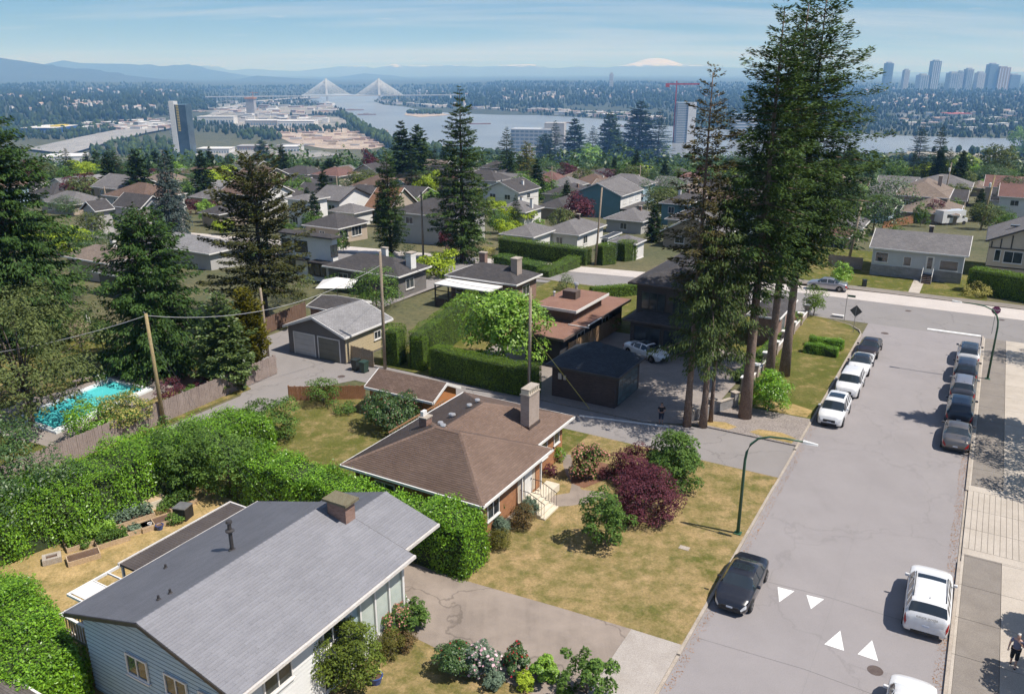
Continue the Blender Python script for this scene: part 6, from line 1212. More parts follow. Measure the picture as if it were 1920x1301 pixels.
SH = dict(
 sedan=dict(L=4.6, W=1.82, top=[(0, .58), (.015, .86), (.05, .98), (.16, 1.03), (.20, 1.05), (.36, 1.37), (.46, 1.43), (.56, 1.42), (.62, 1.37), (.76, .98), (.9, .87), (.97, .74), (1, .52)], belt=[(0, .56), (.03, .82), (.15, .93), (.3, .95), (.75, .90), (.9, .79), (.97, .66), (1, .5)], wb=[(0, .60), (.03, .80), (.12, .88), (.4, .91), (.7, .905), (.88, .86), (.96, .74), (1, .55)], wr=[(0, .55), (.05, .72), (.19, .72), (.36, .58), (.5, .575), (.62, .60), (.76, .74), (.9, .70), (1, .45)], glass=(.21, .355, .625, .75), side=(.24, .725), pill=[(.30, .325), (.49, .515)]),
 suv=dict(L=4.65, W=1.86, top=[(0, .70), (.012, 1.0), (.04, 1.22), (.115, 1.58), (.16, 1.64), (.4, 1.69), (.56, 1.67), (.63, 1.60), (.765, 1.12), (.9, 1.04), (.97, .92), (1, .62)], belt=[(0, .68), (.02, .98), (.06, 1.04), (.4, 1.02), (.75, 1.03), (.9, .96), (.97, .82), (1, .6)], wb=[(0, .72), (.02, .84), (.08, .90), (.4, .93), (.75, .92), (.9, .87), (.97, .77), (1, .6)], wr=[(0, .68), (.04, .70), (.115, .62), (.4, .63), (.6, .64), (.765, .76), (.9, .74), (1, .5)], glass=(.042, .112, .635, .76), side=(.12, .73), pill=[(.20, .235), (.335, .36), (.50, .53)]),
 bigsuv=dict(L=4.9, W=2.0, top=[(0, .80), (.010, 1.10), (.035, 1.30), (.095, 1.70), (.14, 1.76), (.4, 1.80), (.56, 1.79), (.63, 1.73), (.755, 1.24), (.9, 1.18), (.975, 1.08), (1, .7)], belt=[(0, .78), (.015, 1.08), (.06, 1.16), (.4, 1.14), (.75, 1.14), (.9, 1.10), (.97, 1.0), (1, .68)], wb=[(0, .84), (.015, .92), (.07, .97), (.4, 1.0), (.75, .995), (.9, .96), (.975, .88), (1, .75)], wr=[(0, .80), (.035, .80), (.095, .71), (.4, .71), (.6, .72), (.755, .84), (.9, .84), (1, .65)], glass=(.036, .092, .635, .75), side=(.105, .72), pill=[(.20, .235), (.335, .36), (.51, .535)]),
)
def car(name, label, kind, pcol, s, t, face, rot=0.0, wheels=True, pano=None, rails=False, roofcol=None, plate=True, z=0.0, group=None, loc=None):
    c = SH[kind]; N = 64; L_, hw = c['L'], c['W'] / 2; ip = lambda k, u: np.interp(u, [a for a, b in c[k]], [b for a, b in c[k]])
    us = 0.5 - 0.5 * np.cos(np.linspace(0, math.pi, N)); us = .55 * us + .45 * np.linspace(0, 1, N)
    yw = (L_ * .185, L_ * .81); Rw = .335 if kind == 'sedan' else (.365 if kind == 'suv' else .40); Ra = Rw + .06
    rings = []
    for u in us:
        y = u * L_; wb = float(ip('wb', u)) * hw / .915 if kind != 'bigsuv' else float(ip('wb', u)); wb = min(wb, hw); wr = float(ip('wr', u)); zt = float(ip('top', u)); zb = min(float(ip('belt', u)), zt - .012); end = min(u, 1 - u); z0 = .20 + .14 * max(0, 1 - end / .06)
        arch = max([0] + [math.sqrt(max(0, Ra * Ra - (y - q) ** 2)) + Rw - .02 for q in yw if abs(y - q) < Ra])
        zs = [z0, z0, z0 + .10, .55 * zb + .12, zb - .10, zb]
        zs = [max(zz_, arch) if i < 4 else zz_ for i, zz_ in enumerate(zs)]
        for i in range(1, 6): zs[i] = max(zs[i], zs[i - 1]) if i > 1 else zs[i]
        wr = min(wr, wb - .02); hs = zt - zb
        half = [(0, zs[0]), (wb * .93, zs[1]), (wb * .985, zs[2]), (wb, zs[3]), (wb * .995, zs[4]), (wb * .965, zs[5]), (wb * .93, zb + min(.02, hs * .2)), (wr + .03 * (hs > .2), zt - min(.07, hs * .35)), (wr * .86, zt - min(.02, hs * .12)), (wr * .5, zt), (0, zt + .008)]
        rings.append([(x, y, z_) for x, z_ in half] + [(-x, y, z_) for x, z_ in half[-2:0:-1]])
    V = np.array(rings); k = V.shape[1]; V = V.reshape(-1, 3); V[:, 1] -= L_ / 2; nh = 11
    idx = lambda i, j: i * k + (j % k)
    body, sideR, sideL, front, rear, pan, headF, tailF, roofF = [], [], [], [], [], [], [[], []], [[], []], []
    g0, g1, g2, g3 = c['glass']
    for i in range(N - 1):
        u = (us[i] + us[i + 1]) / 2
        for j in range(k):
            f = (idx(i, j), idx(i, j + 1), idx(i + 1, j + 1), idx(i + 1, j)); m = j if j < nh - 1 else k - 1 - j
            if m == 6 and c['side'][0] < u < c['side'][1] and not any(a < u < b for a, b in c['pill']): (sideR if j < nh - 1 else sideL).append(f)
            elif m >= 7 and g2 < u < g3: front.append(f)
            elif m >= 7 and g0 < u < g1: rear.append(f)
            elif pano and m >= 8 and pano[0] < u < pano[1]: pan.append(f)
            elif roofcol and m >= 7 and g1 < u < g2: roofF.append(f)
            else: body.append(f)
            if m in (3, 4) and u > .945: headF[0 if j < nh - 1 else 1].append(f)
            if m in (3, 4) and u < (.05 if kind == 'sedan' else .03): tailF[0 if j < nh - 1 else 1].append(f)
    body += [tuple(range(k))[::-1], tuple(range((N - 1) * k, N * k))]
    root = thing(name, label, 'car', loc if loc is not None else W(s, t, z), -PHI + (0 if face > 0 else math.pi) + rot, group)
    def part(nm, faces, mat, off=0.0, sm=True):
        used = sorted({v for f in faces for v in f}); mp_ = {v: q for q, v in enumerate(used)}; vv = V[used].copy()
        if off: c_ = np.array([0, 0, .7]); d = vv - c_; d[:, 1] *= .3; vv += unit(d) * off
        me = mesh(nm, vv, [tuple(mp_[v] for v in f)[::-1] for f in faces], mat, smooth=sm); return ob(nm, me, root)
    bo = part('body', body, CP[pcol]); bm_ = bo.data
    part('side_window', sideR, m_carglass); part('side_window', sideL, m_carglass); part('windshield', front, m_carglass); part('rear_window', rear, m_carglass)
    if pan: part('sunroof', pan, m_carglass)
    if roofF: part('roof', roofF, CP[roofcol])
    for f in headF: part('headlight', f, m_head, .006)
    for f in tailF: part('taillight', f, m_tail, .006)
    MB().box(-hw * .78, hw * .78, -L_ / 2 + .25, L_ / 2 - .25, .22, .62).build('underbody', m_plastic, root)
    for xs in (-1, 1):
        for y_ in yw:
            wh = MB(); cx_ = xs * (hw - .11); prof = [(Rw * .62, -.11), (Rw * .93, -.115), (Rw, -.08), (Rw, .08), (Rw * .93, .115), (Rw * .62, .11)]
            n = 20; VV = [(cx_ + d, y_ - L_ / 2 + r_ * math.cos(2 * math.pi * a / n), Rw + r_ * math.sin(2 * math.pi * a / n)) for r_, d in prof for a in range(n)]
            FF = [(i * n + a, i * n + (a + 1) % n, (i + 1) * n + (a + 1) % n, (i + 1) * n + a) for i in range(5) for a in range(n)]
            if xs < 0: pass
            w_ = wh.add(VV, FF).build('wheel', m_tyre, root, smooth=True)
            rm = MB(); xo = cx_ + xs * .085; 
            rm.add([(xo, y_ - L_ / 2 + Rw * .63 * math.cos(2 * math.pi * a / n), Rw + Rw * .63 * math.sin(2 * math.pi * a / n)) for a in range(n)] + [(xo + xs * .02, y_ - L_ / 2, Rw)], [(a, (a + 1) % n, n) for a in range(n)])
            rm.build('rim', m_plastic, w_)
            sp_ = MB()
            for a in range(5):
                an = 2 * math.pi * a / 5 + .3; d = Vector((0, math.cos(an), math.sin(an))); q = Vector((0, -math.sin(an), math.cos(an))) * .045; cc_ = Vector((xo + xs * .022, y_ - L_ / 2, Rw)); e = cc_ + d * Rw * .62
                sp_.add([tuple(cc_ + q), tuple(e + q * .8), tuple(e - q * .8), tuple(cc_ - q), tuple(cc_ + q + Vector((xs * .015, 0, 0))), tuple(e + q * .8 + Vector((xs * .015, 0, 0))), tuple(e - q * .8 + Vector((xs * .015, 0, 0))), tuple(cc_ - q + Vector((xs * .015, 0, 0)))], [(0, 1, 2, 3), (7, 6, 5, 4), (0, 4, 5, 1), (1, 5, 6, 2), (2, 6, 7, 3)])
            sp_.build('spokes', m_rim, w_)
    ym = L_ * .665 - L_ / 2; zm = float(ip('belt', .66)) + .06
    for xs in (-1, 1):
        mi = MB(); mi.box(xs * (hw - .03) - .0, xs * (hw - .03) + xs * .001 if False else xs * (hw + .17), ym - .05, ym + .07, zm - .02, zm + .13) if xs > 0 else mi.box(-(hw + .17), -(hw - .03), ym - .05, ym + .07, zm - .02, zm + .13)
        o = mi.build('mirror', CP[roofcol or pcol], root); md = o.modifiers.new('bev', 'BEVEL'); md.width = .035; md.segments = 2
    # grille, bumpers, plates
    zf = float(ip('belt', .98)); MB().box(-.42, .42, L_ / 2 - .055, L_ / 2 + .006, zf - .24, zf - .05).build('grille', m_plastic, root)
    MB().box(-.55, .55, L_ / 2 - .05, L_ / 2 + .012, .30, .44).build('front_intake', m_plastic, root)
    MB().box(-.15, .15, L_ / 2 + .007, L_ / 2 + .02, .47, .56).build('licence_plate', m_plate, root)
    MB().box(-.6, .6, -L_ / 2 - .012, -L_ / 2 + .05, .28, .42).build('rear_bumper_trim', m_plastic, root)
    zr_ = float(ip('belt', .01)); MB().box(-.15, .15, -L_ / 2 - .02, -L_ / 2 + .03, zr_ - .30 if kind != 'sedan' else zr_ - .16, zr_ - .21 if kind != 'sedan' else zr_ - .07).build('licence_plate', m_plate, root)
    if rails:
        for xs in (-1, 1):
            pts = [(xs * (float(ip('wr', u)) - .02), u * L_ - L_ / 2, float(ip('top', u)) + (.035 if .2 < u < .58 else -.01)) for u in (.15, .18, .3, .45, .56, .6)]
            MB().tube(pts, .02, 6).build('roof_rail', m_plastic, root)
    MB().tube([(0, .17 * L_ - L_ / 2, float(ip('top', .17))), (0, .15 * L_ - L_ / 2, float(ip('top', .17)) + .07)], [.03, .008], 6).build('antenna', m_plastic, root)
    return root
car('black_sedan', 'black sedan with sunroof parked by the lawn, facing down the street', 'sedan', 'black', 9.0, 1.06, -1, pano=(.42, .55))
rr = car('white_suv', 'big white suv with dark rear window parked at the sidewalk kerb', 'bigsuv', 'white', 11.9, 9.32, 1, rot=R(1.5), pano=(.49, .57), rails=True)
def text(parent, body, size, loc, rot, mat, name='lettering', ext=.002):
    cu = bpy.data.curves.new(name, 'FONT'); cu.body = body; cu.size = size; cu.align_x = 'CENTER'; cu.align_y = 'CENTER'; cu.extrude = ext
    tmp = bpy.data.objects.new('tmp_text', cu); col.objects.link(tmp); dg = bpy.context.evaluated_depsgraph_get(); me = bpy.data.meshes.new_from_object(tmp.evaluated_get(dg)); bpy.data.objects.remove(tmp)
    me.materials.clear(); me.materials.append(mat); o = ob(name, me, parent, loc); o.rotation_euler = rot; return o
text(rr, 'RANGE  ROVER', .13, (0, -2.43, 1.13), (R(50), 0, 0), m_plastic)
car('white_crossover', 'white crossover at the bottom of the sidewalk kerb behind the big suv', 'suv', 'white', 3.05, 9.30, 1, rot=R(1.0))
car('white_suv', 'white suv with dark roof panel parked beside the gravel verge', 'suv', 'white', 34.4, 1.22, -1, pano=(.28, .52), rails=False)
car('white_suv', 'plain roofed white suv second in the row beside the corner lawn', 'suv', 'white', 41.0, 1.34, -1)
car('white_coupe', 'white sedan with black roof behind the two white suvs', 'sedan', 'white', 46.7, 1.38, -1, roofcol='black', pano=(.38, .6))
car('dark_sedan', 'dark brown sedan at the head of the row beside the corner lawn', 'sedan', 'brown', 51.9, 1.42, -1)
car('grey_sedan', 'warm grey sedan rearmost at the sidewalk kerb in tree shade', 'sedan', 'silver', 34.3, 9.50, 1)
car('black_suv', 'black suv with blue sky on its roof ahead of the grey sedan', 'suv', 'navy', 39.4, 9.46, 1)
car('grey_suv', 'charcoal suv with pale roof and rails between two black cars', 'suv', 'grey', 44.5, 9.44, 1, roofcol='lsilver', rails=True)
car('black_hatchback', 'black hatchback with red tail lights ahead of the charcoal suv', 'suv', 'black', 49.3, 9.44, 1)
car('white_hatchback', 'white car with dark roof nearest the stop line', 'suv', 'white', 54.2, 9.46, 1, roofcol='navy', pano=(.15, .6))
car('silver_sedan', 'silver sedan parked across the junction beside the green shrub', 'sedan', 'lsilver', 74.6, -6.3, 1, rot=R(92), z=.03)
car('white_sedan', 'white sedan with dark roof panels in the paved yard behind the dark garage', 'sedan', 'white', 40.3, -16.2, 1, rot=R(-112), pano=(.38, .6), z=.05)
p = at(1302, 462); car('white_van', 'white vehicle parked behind the cedar', 'bigsuv', 'white', 0, 0, 1, rot=R(70), loc=p)
p = at(1390, 458); car('blue_car', 'blue car parked behind the firs', 'sedan', 'navy', 0, 0, 1, rot=R(80), loc=p)
# motorhome in the far lane
p = at(1782, 421); mh = thing('motorhome', 'white motorhome parked by the purple tree', 'motorhome', p, R(-75)); 
MB().box(-1.15, 1.15, -3.2, 1.6, .55, 3.0).box(-1.1, 1.1, 1.6, 2.4, 1.9, 3.0).box(-1.0, 1.0, 1.6, 3.2, .55, 1.35).build('body', CP['white'], mh); MB().add([(-.95, 2.55, 1.352), (.95, 2.55, 1.352), (.9, 1.9, 1.9), (-.9, 1.9, 1.9)], [(0, 1, 2, 3)]).build('windshield', m_carglass, mh)
for x_ in (-1.155, 1.153): MB().box(x_, x_ + .003, -2.2, -.8, 1.6, 2.3).build('window', m_carglass, mh)
MB().box(-.7, .7, 3.2, 3.22, .7, 1.1).build('grille', m_plastic, mh)
for xs in (-1, 1):
    for y_ in (-1.9, 2.3):
        wv = MB(); wv.tube([(xs * 1.0, y_, .4), (xs * 1.12, y_, .4)], .4, 16); wv.build('wheel', m_tyre, mh)
# ================================================================== STREET FURNITURE, FENCES, POOL, GARDEN THINGS
m_green = pm('green_lamp_paint', (0.030, 0.090, 0.052), (0.042, 0.115, 0.066), 3, .45, .1, 20); m_lampwhite = pm('lamp_head_white', (0.62, 0.62, 0.60), (.7, .7, .68), 3, .5)
def street_lamp(label, s, t, side, top=6.35, reach=2.9):
    r = rt('street_lamp', label, 'street lamp', s, t, .1)
    MB().box(-.2, .2, -.2, .2, -.1, .05).build('base', m_green, r)
    sg = side; pts = [(0, 0, 0), (0, 0, top - 1.75), (sg * .05, 0, top - 1.25), (sg * .22, 0, top - .75), (sg * .6, 0, top - .32), (sg * 1.2, 0, top - .08), (sg * 2.0, 0, top), (sg * reach, 0, top + .02)]
    MB().tube(pts, [.10, .075, .07, .065, .06, .055, .05, .045], 10).build('pole', m_green, r, smooth=True)
    x0, x1 = sorted((sg * reach, sg * (reach + .75))); hd = MB(); hd.add([(x0, -.13, top - .04), (x1, -.09, top - .02), (x1, .09, top - .02), (x0, .13, top - .04), (x0, -.10, top + .10), (x1, -.05, top + .05), (x1, .05, top + .05), (x0, .10, top + .10)], [(3, 2, 1, 0), (4, 5, 6, 7), (0, 1, 5, 4), (1, 2, 6, 5), (2, 3, 7, 6), (3, 0, 4, 7)]); hd.build('lamp_head', m_lampwhite, r)
    return r
street_lamp('green curved street lamp on the dry lawn verge', 14.2, -.55, 1); street_lamp('green curved street lamp on the sidewalk by the charcoal suv', 49.3, 11.15, -1)
m_galv = pm('galvanised_steel', (0.24, 0.24, 0.25), (.32, .32, .33), 4, .5, metal=.6); m_signback = pm('sign_back', (0.10, 0.10, 0.105), (.13, .13, .135), 3, .6, metal=.3)
m_stop = pm('stop_sign_face', (0.20, 0.025, 0.10), (0.24, 0.035, 0.12), 3, .5); m_sgreen = pm('street_sign_green', (0.02, 0.09, 0.05), (.03, .11, .06), 3, .5)
r = rt('stop_sign', 'red octagonal stop sign on a thin post at the stop line', 'sign', 63.85, 11.2, .12, rot=R(8)); MB().tube([(0, 0, 0), (0, 0, 2.75)], .03, 6).build('post', m_galv, r)
o8 = [(.42 * math.cos(R(22.5 + 45 * k)), .42 * math.sin(R(22.5 + 45 * k))) for k in range(8)]; pl = MB().add([(x, -.045, 2.45 + y) for x, y in o8] + [(x, -.033, 2.45 + y) for x, y in o8], [tuple(range(8)), tuple(range(8, 16))[::-1]] + [(k, 8 + k, 8 + (k + 1) % 8, (k + 1) % 8) for k in range(8)]).build('sign_panel', m_stop, r)
text(r, 'STOP', .28, (0, -.05, 2.45), (R(90), 0, 0), m_white_paint)
r = rt('warning_sign', 'diamond shaped sign seen from behind on the corner lawn', 'sign', 57.6, -.85, .1, rot=R(-6)); MB().tube([(0, 0, 0), (0, 0, 2.6)], .03, 6).build('post', m_galv, r)
q = .46; MB().add([(0, .04, 2.2 - q * 1.3), (q * 1.3, .04, 2.2), (0, .04, 2.2 + q * 1.3), (-q * 1.3, .04, 2.2), (0, .055, 2.2 - q * 1.3), (q * 1.3, .055, 2.2), (0, .055, 2.2 + q * 1.3), (-q * 1.3, .055, 2.2)], [(0, 1, 2, 3), (7, 6, 5, 4), (0, 4, 5, 1), (1, 5, 6, 2), (2, 6, 7, 3), (3, 7, 4, 0)]).build('sign_panel', m_signback, r)
r = rt('street_name_sign', 'small green street name blade on a thin post at the corner', 'sign', 61.4, -2.3, .1); MB().tube([(0, 0, 0), (0, 0, 2.9)], .03, 6).build('post', m_galv, r); MB().box(.05, .8, -.01, .01, 2.6, 2.82).build('sign_panel', m_sgreen, r)
# ---- utility poles
m_pole = pm('weathered_pole', (0.20, 0.155, 0.115), (0.29, 0.235, 0.18), 1.5, .95, .4, 12, .4); m_pole2 = pm('tanned_pole', (0.25, 0.19, 0.09), (0.33, 0.26, 0.14), 1.5, .95, .4, 12, .4)
TOPS = {}
def pole(key, label, px, py, top, lean=(0, 0), r0=.15, arm=None, mat=None, cans=0):
    p = at(px, py); h = HG(top, p); t = thing('utility_pole', label, 'utility pole', p)
    MB().tube([(0, 0, -.2), (lean[0] * .5, lean[1] * .5, h / 2), (lean[0], lean[1], h)], [r0, r0 * .9, r0 * .75], 10).build('shaft', mat or m_pole, t, smooth=True)
    TOPS[key] = Vector((p.x + lean[0], p.y + lean[1], p.z + h - .15))
    if arm: a = arm; q = h - .6; MB().box(-a, a, -.06, .06, q, q + .12).build('crossarm', m_pole, t); 
    if arm:
        for x_ in (-a, -a * .5, a * .5, a): MB().lathe([(.03, q + .12), (.045, q + .2), (.02, q + .3)], x_ * .95, 0, 6).build('insulator', m_plate, t)
    for k in range(cans): MB().lathe([(.2, h - 2.2), (.22, h - 2.15), (.22, h - 1.4), (.12, h - 1.3)], .32, 0, 12).build('transformer', m_lampwhite, t)
    return t
pole('A', 'tall tan wooden pole by the pool fence with looping wires', 308, 797, 588, (-.15, 0), mat=m_pole2)
MB().tube([(-.15, 0, 8.0), (-.15, 0, 8.55), (-.3, 0, 8.7)], .02, 5).build('riser', m_galv, bpy.data.objects['utility_pole'])
pole('B', 'wooden pole by the grey garage fence', 722, 692, 472, (.1, 0)); pole('C', 'wooden pole beside the clipped hedge on the lane', 992, 748, 540, (.05, 0))
pole('D', 'grey wooden pole with lamp bracket by the concrete street', 1116, 498, 352, (.6, 0)); pole('E', 'leaning wooden pole beside the maroon roofed house', 1588, 503, 372, (.9, 0), r0=.2)
pole('F', 'tan wooden pole with transformer behind the pale blue bungalow', 1838, 432, 330, (.9, 0), r0=.18, cans=1, mat=m_pole2); pole('G', 'wooden pole with forked top behind the white chimney', 794, 490, 360, (0, 0), r0=.16)
pole('H', 'wooden pole at the tan houses', 1766, 390, 305, (.6, 0), r0=.16, cans=1); pole('I', 'slender pole at the end of the back lane', 503, 668, 540, (-.1, 0), r0=.13)
pole('J', 'far pole behind the white houses', 635, 392, 330, r0=.14, arm=.9); pole('K', 'far pole left of the gabled houses', 203, 400, 350, r0=.14, arm=1.0); pole('L', 'far pole beside the teal house', 1198, 372, 310, r0=.14, arm=.9); pole('M', 'far pole above the charcoal roofs', 1034, 375, 312, r0=.14, arm=.9); pole('N', 'far pole by the bronze pine', 390, 352, 318, r0=.14, arm=.9); pole('O', 'far pole behind the split level house', 600, 345, 312, r0=.14, arm=.9)
m_wire = pm('wire', (0.05, 0.05, 0.055), (.08, .08, .085), 4, .6); m_wirep = pm('pale_cable', (0.30, 0.30, 0.31), (.38, .38, .39), 4, .6)
def wire(label, a, b, sag=.5, r_=.012, mat=None, name='overhead_wire'):
    a, b = Vector(a), Vector(b); pts = [a.lerp(b, k / 14) - Vector((0, 0, sag * 4 * (k / 14) * (1 - k / 14))) for k in range(15)]
    c = pts[0]; o = MB().tube([p - c for p in pts], r_, 5).build(name, mat or m_wire, None, c); tag(o, label, 'wire'); return o
wire('pale service cable from the tan pole across to the garage pole', TOPS['A'], TOPS['B'] - Vector((0, 0, 1)), 1.6, .022, m_wirep); wire('pale cable from the tan pole towards the left edge', TOPS['A'], W(-6, -60, 6), 1.2, .022, m_wirep)
wire('upper wire between the garage pole and the hedge pole', TOPS['B'], TOPS['C'], .9, .016); wire('wire from the hedge pole to the brick house chimney', TOPS['C'] - Vector((0, 0, .6)), W(14, -14, 4.4), .4, .012)
wire('wire from the garage pole to the dark patio house', TOPS['B'] - Vector((0, 0, .3)), at(860, 500) + Vector((0, 0, 3)), .5, .012); wire('wire from the tan pole to the grey roofed house', TOPS['A'] - Vector((0, 0, 1.2)), W(-1.7, -19.5, 4.3), 1.0, .006, m_wire)
wire('second wire from the tan pole to the grey roofed house', TOPS['A'] - Vector((0, 0, 1.6)), W(-2.6, -18.5, 4.5), 1.2, .006, m_wire); wire('long wire over the concrete street', TOPS['D'], TOPS['G'], 1.0, .016)
wire('long wire from the concrete street to the leaning pole', TOPS['D'], TOPS['E'], 1.2, .016); wire('wire from the leaning pole to the tan pole with transformer', TOPS['E'], TOPS['F'], 1.0, .016); wire('wire above the tan houses', TOPS['H'], TOPS['F'], .6, .016); wire('wire past the right edge above the mock tudor roof', TOPS['F'], W(100, 60, 8), 1, .016)
for i, (a, b, lb) in enumerate((('K', 'N', 'far wires above the gabled houses'), ('N', 'O', 'far wires behind the bronze pine'), ('O', 'J', 'far wires above the white houses'), ('J', 'M', 'far wires before the central conifer'), ('M', 'L', 'far wires above the teal house'))): wire(lb, TOPS[a], TOPS[b], 1.2, .022)
st_ = wire('yellow guy wire beside the dark garage', W(26.5, -15.5, .1), W(26.0, -20.3, 5.5), 0, .025, pm('yellow_guard', (0.5, 0.42, .08), (.6, .5, .1), 3, .6), 'guy_wire')
# ---- plank fence along the pool garden
m_plank = pm('weathered_plank', (0.20, 0.155, 0.135), (0.29, 0.235, 0.21), 1.2, .95, .35, 14, .3, isl=.12)
def plank_fence(name, label, s0, t0, s1, t1, h_, pw=.14, mat=None, posts=2.4, cap=True, step=0.0):
    """planks one by one between two points of the street's frame"""
    mat = mat or m_plank; L_ = math.hypot(s1 - s0, t1 - t0); r = rt(name, label, 'fence', s0, t0, .02, rot=math.atan2(-(t1 - t0), s1 - s0)); n = int(L_ / (pw + .008))
    mes = [MB().box(-.012, .012, 0, pw, .04, h_ - .02 * (k % 3)).build('plank', mat) for k in range(3)]; ms_ = [m.data for m in mes]
    for m in mes: bpy.data.objects.remove(m)
    for k in range(n):
        o = ob('plank', ms_[(k * 7) % 3], r, (0, k * (pw + .008), 0)); o.rotation_euler[1] = random.uniform(-.012, .012); o.scale[2] = random.uniform(.985, 1.01)
    k = 0.0
    while k <= L_ + .01: MB().box(-.11, -.016, k - .05, k + .05, 0, h_ + .03).build('post', mat, r); k += posts
    MB().box(-.06, -.014, 0, L_, .35, .45).build('rail', mat, r); MB().box(-.06, -.014, 0, L_, h_ - .45, h_ - .35).build('rail', mat, r)
    return r
plank_fence('plank_fence', 'long weathered plank fence between the pool garden and the back lane', -4, -41.7, 20.4, -42.4, 1.75)
plank_fence('plank_fence', 'short tan plank fence beside the grey garage', 25.9, -39.7, 25.6, -36.0, 1.6, mat=pm('tan_plank', (0.30, 0.23, 0.15), (.38, .30, .21), 1.2, .9, .3, 12, .2, isl=.08))
plank_fence('plank_fence', 'dark brown fence beyond the back lane by the pine', 28.0, -51.6, 34.5, -52.4, 1.7, mat=pm('brown_plank', (0.12, 0.07, 0.05), (.17, .105, .075), 1.2, .9, .3, 12, .2, isl=.1))
m_redw = pm('red_cedar_plank', (0.21, 0.095, 0.045), (0.29, 0.14, 0.07), 1.2, .9, .3, 12, .2, isl=.1)
plank_fence('trellis_fence', 'red cedar fence with trellis top behind the back garden', 16.2, -37.0, 19.4, -31.8, 1.25, mat=m_redw)
plank_fence('plank_fence', 'tan timber fence behind the dark garage', 36.0, -21.9, 47.5, -21.7, 1.7, mat=pm('fresh_plank', (0.33, 0.20, 0.105), (.42, .27, .15), 1.2, .9, .3, 12, .2, isl=.1))
plank_fence('plank_fence', 'grey fence left of the pale blue bungalow', 87.0, -4.2, 87.2, -8.6, 1.7)
p0, p1 = L(at(1655, 428)), L(at(1740, 415)); plank_fence('plank_fence', 'brown fence along the far lane below the tan houses', p0[0], p0[1], p1[0], p1[1], 1.8, pw=.3, mat=m_redw).location.z = at(1700, 420).z
# low brick wall with white capped piers and dark rails
w_ = rt('garden_wall', 'low brick garden wall with white capped piers and black railings', 'wall', 36, -6.05, .05)
MB().box(-.12, .12, 0, 25.3, 0, .62).build('wall', m_brickp, w_); MB().box(-.15, .15, 0, 25.3, .623, .68).build('coping', m_trim, w_)
for k in range(8):
    y_ = k * 3.6; pr = MB().box(-.24, .24, y_ - .24, y_ + .24, 0, 1.25).build('pier', m_brickp, w_); MB().box(-.32, .32, y_ - .32, y_ + .32, 1.253, 1.36).build('cap', m_trim, pr)
    if k < 7:
        rl = MB().box(-.02, .02, y_ + .26, y_ + 3.3, 1.05, 1.09).build('rail', m_darktrim, w_)
        for j in range(18): MB().box(-.01, .01, y_ + .34 + j * .165, y_ + .36 + j * .165, .684, 1.047).build('baluster', m_darktrim, rl)
w_ = rt('stone_wall', 'low grey block wall with railing behind the cedar trunks', 'wall', 0, 0, .05); a, b = (28.0, -8.1), (32.6, -5.9)
lw = math.hypot(b[0] - a[0], b[1] - a[1]); an = math.atan2(-(b[1] - a[1]), b[0] - a[0]); w_.location = W(*a, .05); w_.rotation_euler[2] = -PHI + an
MB().box(-.12, .12, 0, lw, 0, .8).build('wall', WM['stone'], w_); MB().box(-.16, .16, 0, lw, .803, .86).build('coping', m_kerb, w_)
for k in range(3): pr = MB().box(-.22, .22, k * lw / 2 - .22, k * lw / 2 + .22, 0, 1.2).build('pier', WM['stone'], w_); MB().box(-.28, .28, k * lw / 2 - .28, k * lw / 2 + .28, 1.203, 1.28).build('cap', m_kerb, pr)
o = MB().box(-.09, .09, -6.8, 0, 0, .055).build('threshold_strip', m_trim); frame_mesh(o, 26.45, -9.0, 0, R(90) * 0 + R(-78)); tag(o, 'pale threshold strip across the paved yard entrance', kind='structure')
# ---- swimming pool
pw = [(12.0, -53.6), (12.2, -48.3), (3.0, -46.9), (3.0, -52.2)]
pc_ = rt('swimming_pool', 'turquoise rectangular swimming pool with white coping', 'pool', 6.7, -50.1, .12)
def loc2(s, t): return (t + 50.1, s - 6.7)
m_pool, nt, b = new_mat('pool_water'); b.inputs['Base Color'].default_value = (0.03, 0.42, 0.44, 1); b.inputs['Roughness'].default_value = .06; nt.links.new(ramp(nt, noise(nt, .6, 3, .5, pos(nt)), .3, .75, (0.07, 0.50, 0.52), (0.11, 0.58, 0.58)), b.inputs['Base Color']); bump(nt, b, noise(nt, 3, 3, .6, pos(nt)), .04, .03)
inn = [loc2(*q) for q in ((11.6, -53.0), (11.7, -48.9), (3.4, -47.65), (3.4, -51.8))]; out = [loc2(*q) for q in pw]
MB().add([(x, y, .0) for x, y in inn], [(0, 1, 2, 3)] if True else []).build('water', m_pool, pc_)
V_ = [(x, y, .12) for x, y in inn] + [(x, y, .12) for x, y in out] + [(x, y, -.3) for x, y in inn] + [(x, y, -.05) for x, y in out]
m_cop = pm('pool_coping', (0.62, 0.66, 0.66), (.7, .74, .74), 2, .6); cpo = MB().add(V_, [(k, (k + 1) % 4, 4 + (k + 1) % 4, 4 + k)[::-1] for k in range(4)] + [(k, 8 + k, 8 + (k + 1) % 4, (k + 1) % 4) for k in range(4)] + [(4 + k, 4 + (k + 1) % 4, 12 + (k + 1) % 4, 12 + k) for k in range(4)]).build('coping', m_cop, pc_); md = None
bm2 = bmesh.new(); bm2.from_mesh(cpo.data); bmesh.ops.recalc_face_normals(bm2, faces=bm2.faces); bm2.to_mesh(cpo.data); bm2.free()
lx, ly = loc2(10.6, -52.9)
for d in (0, .55): MB().tube([(lx - .35, ly + d, .1), (lx - .35, ly + d, .75), (lx - .1, ly + d, .95), (lx + .2, ly + d, .7), (lx + .3, ly + d, -.2)], .03, 6).build('ladder_rail', m_trim, pc_)
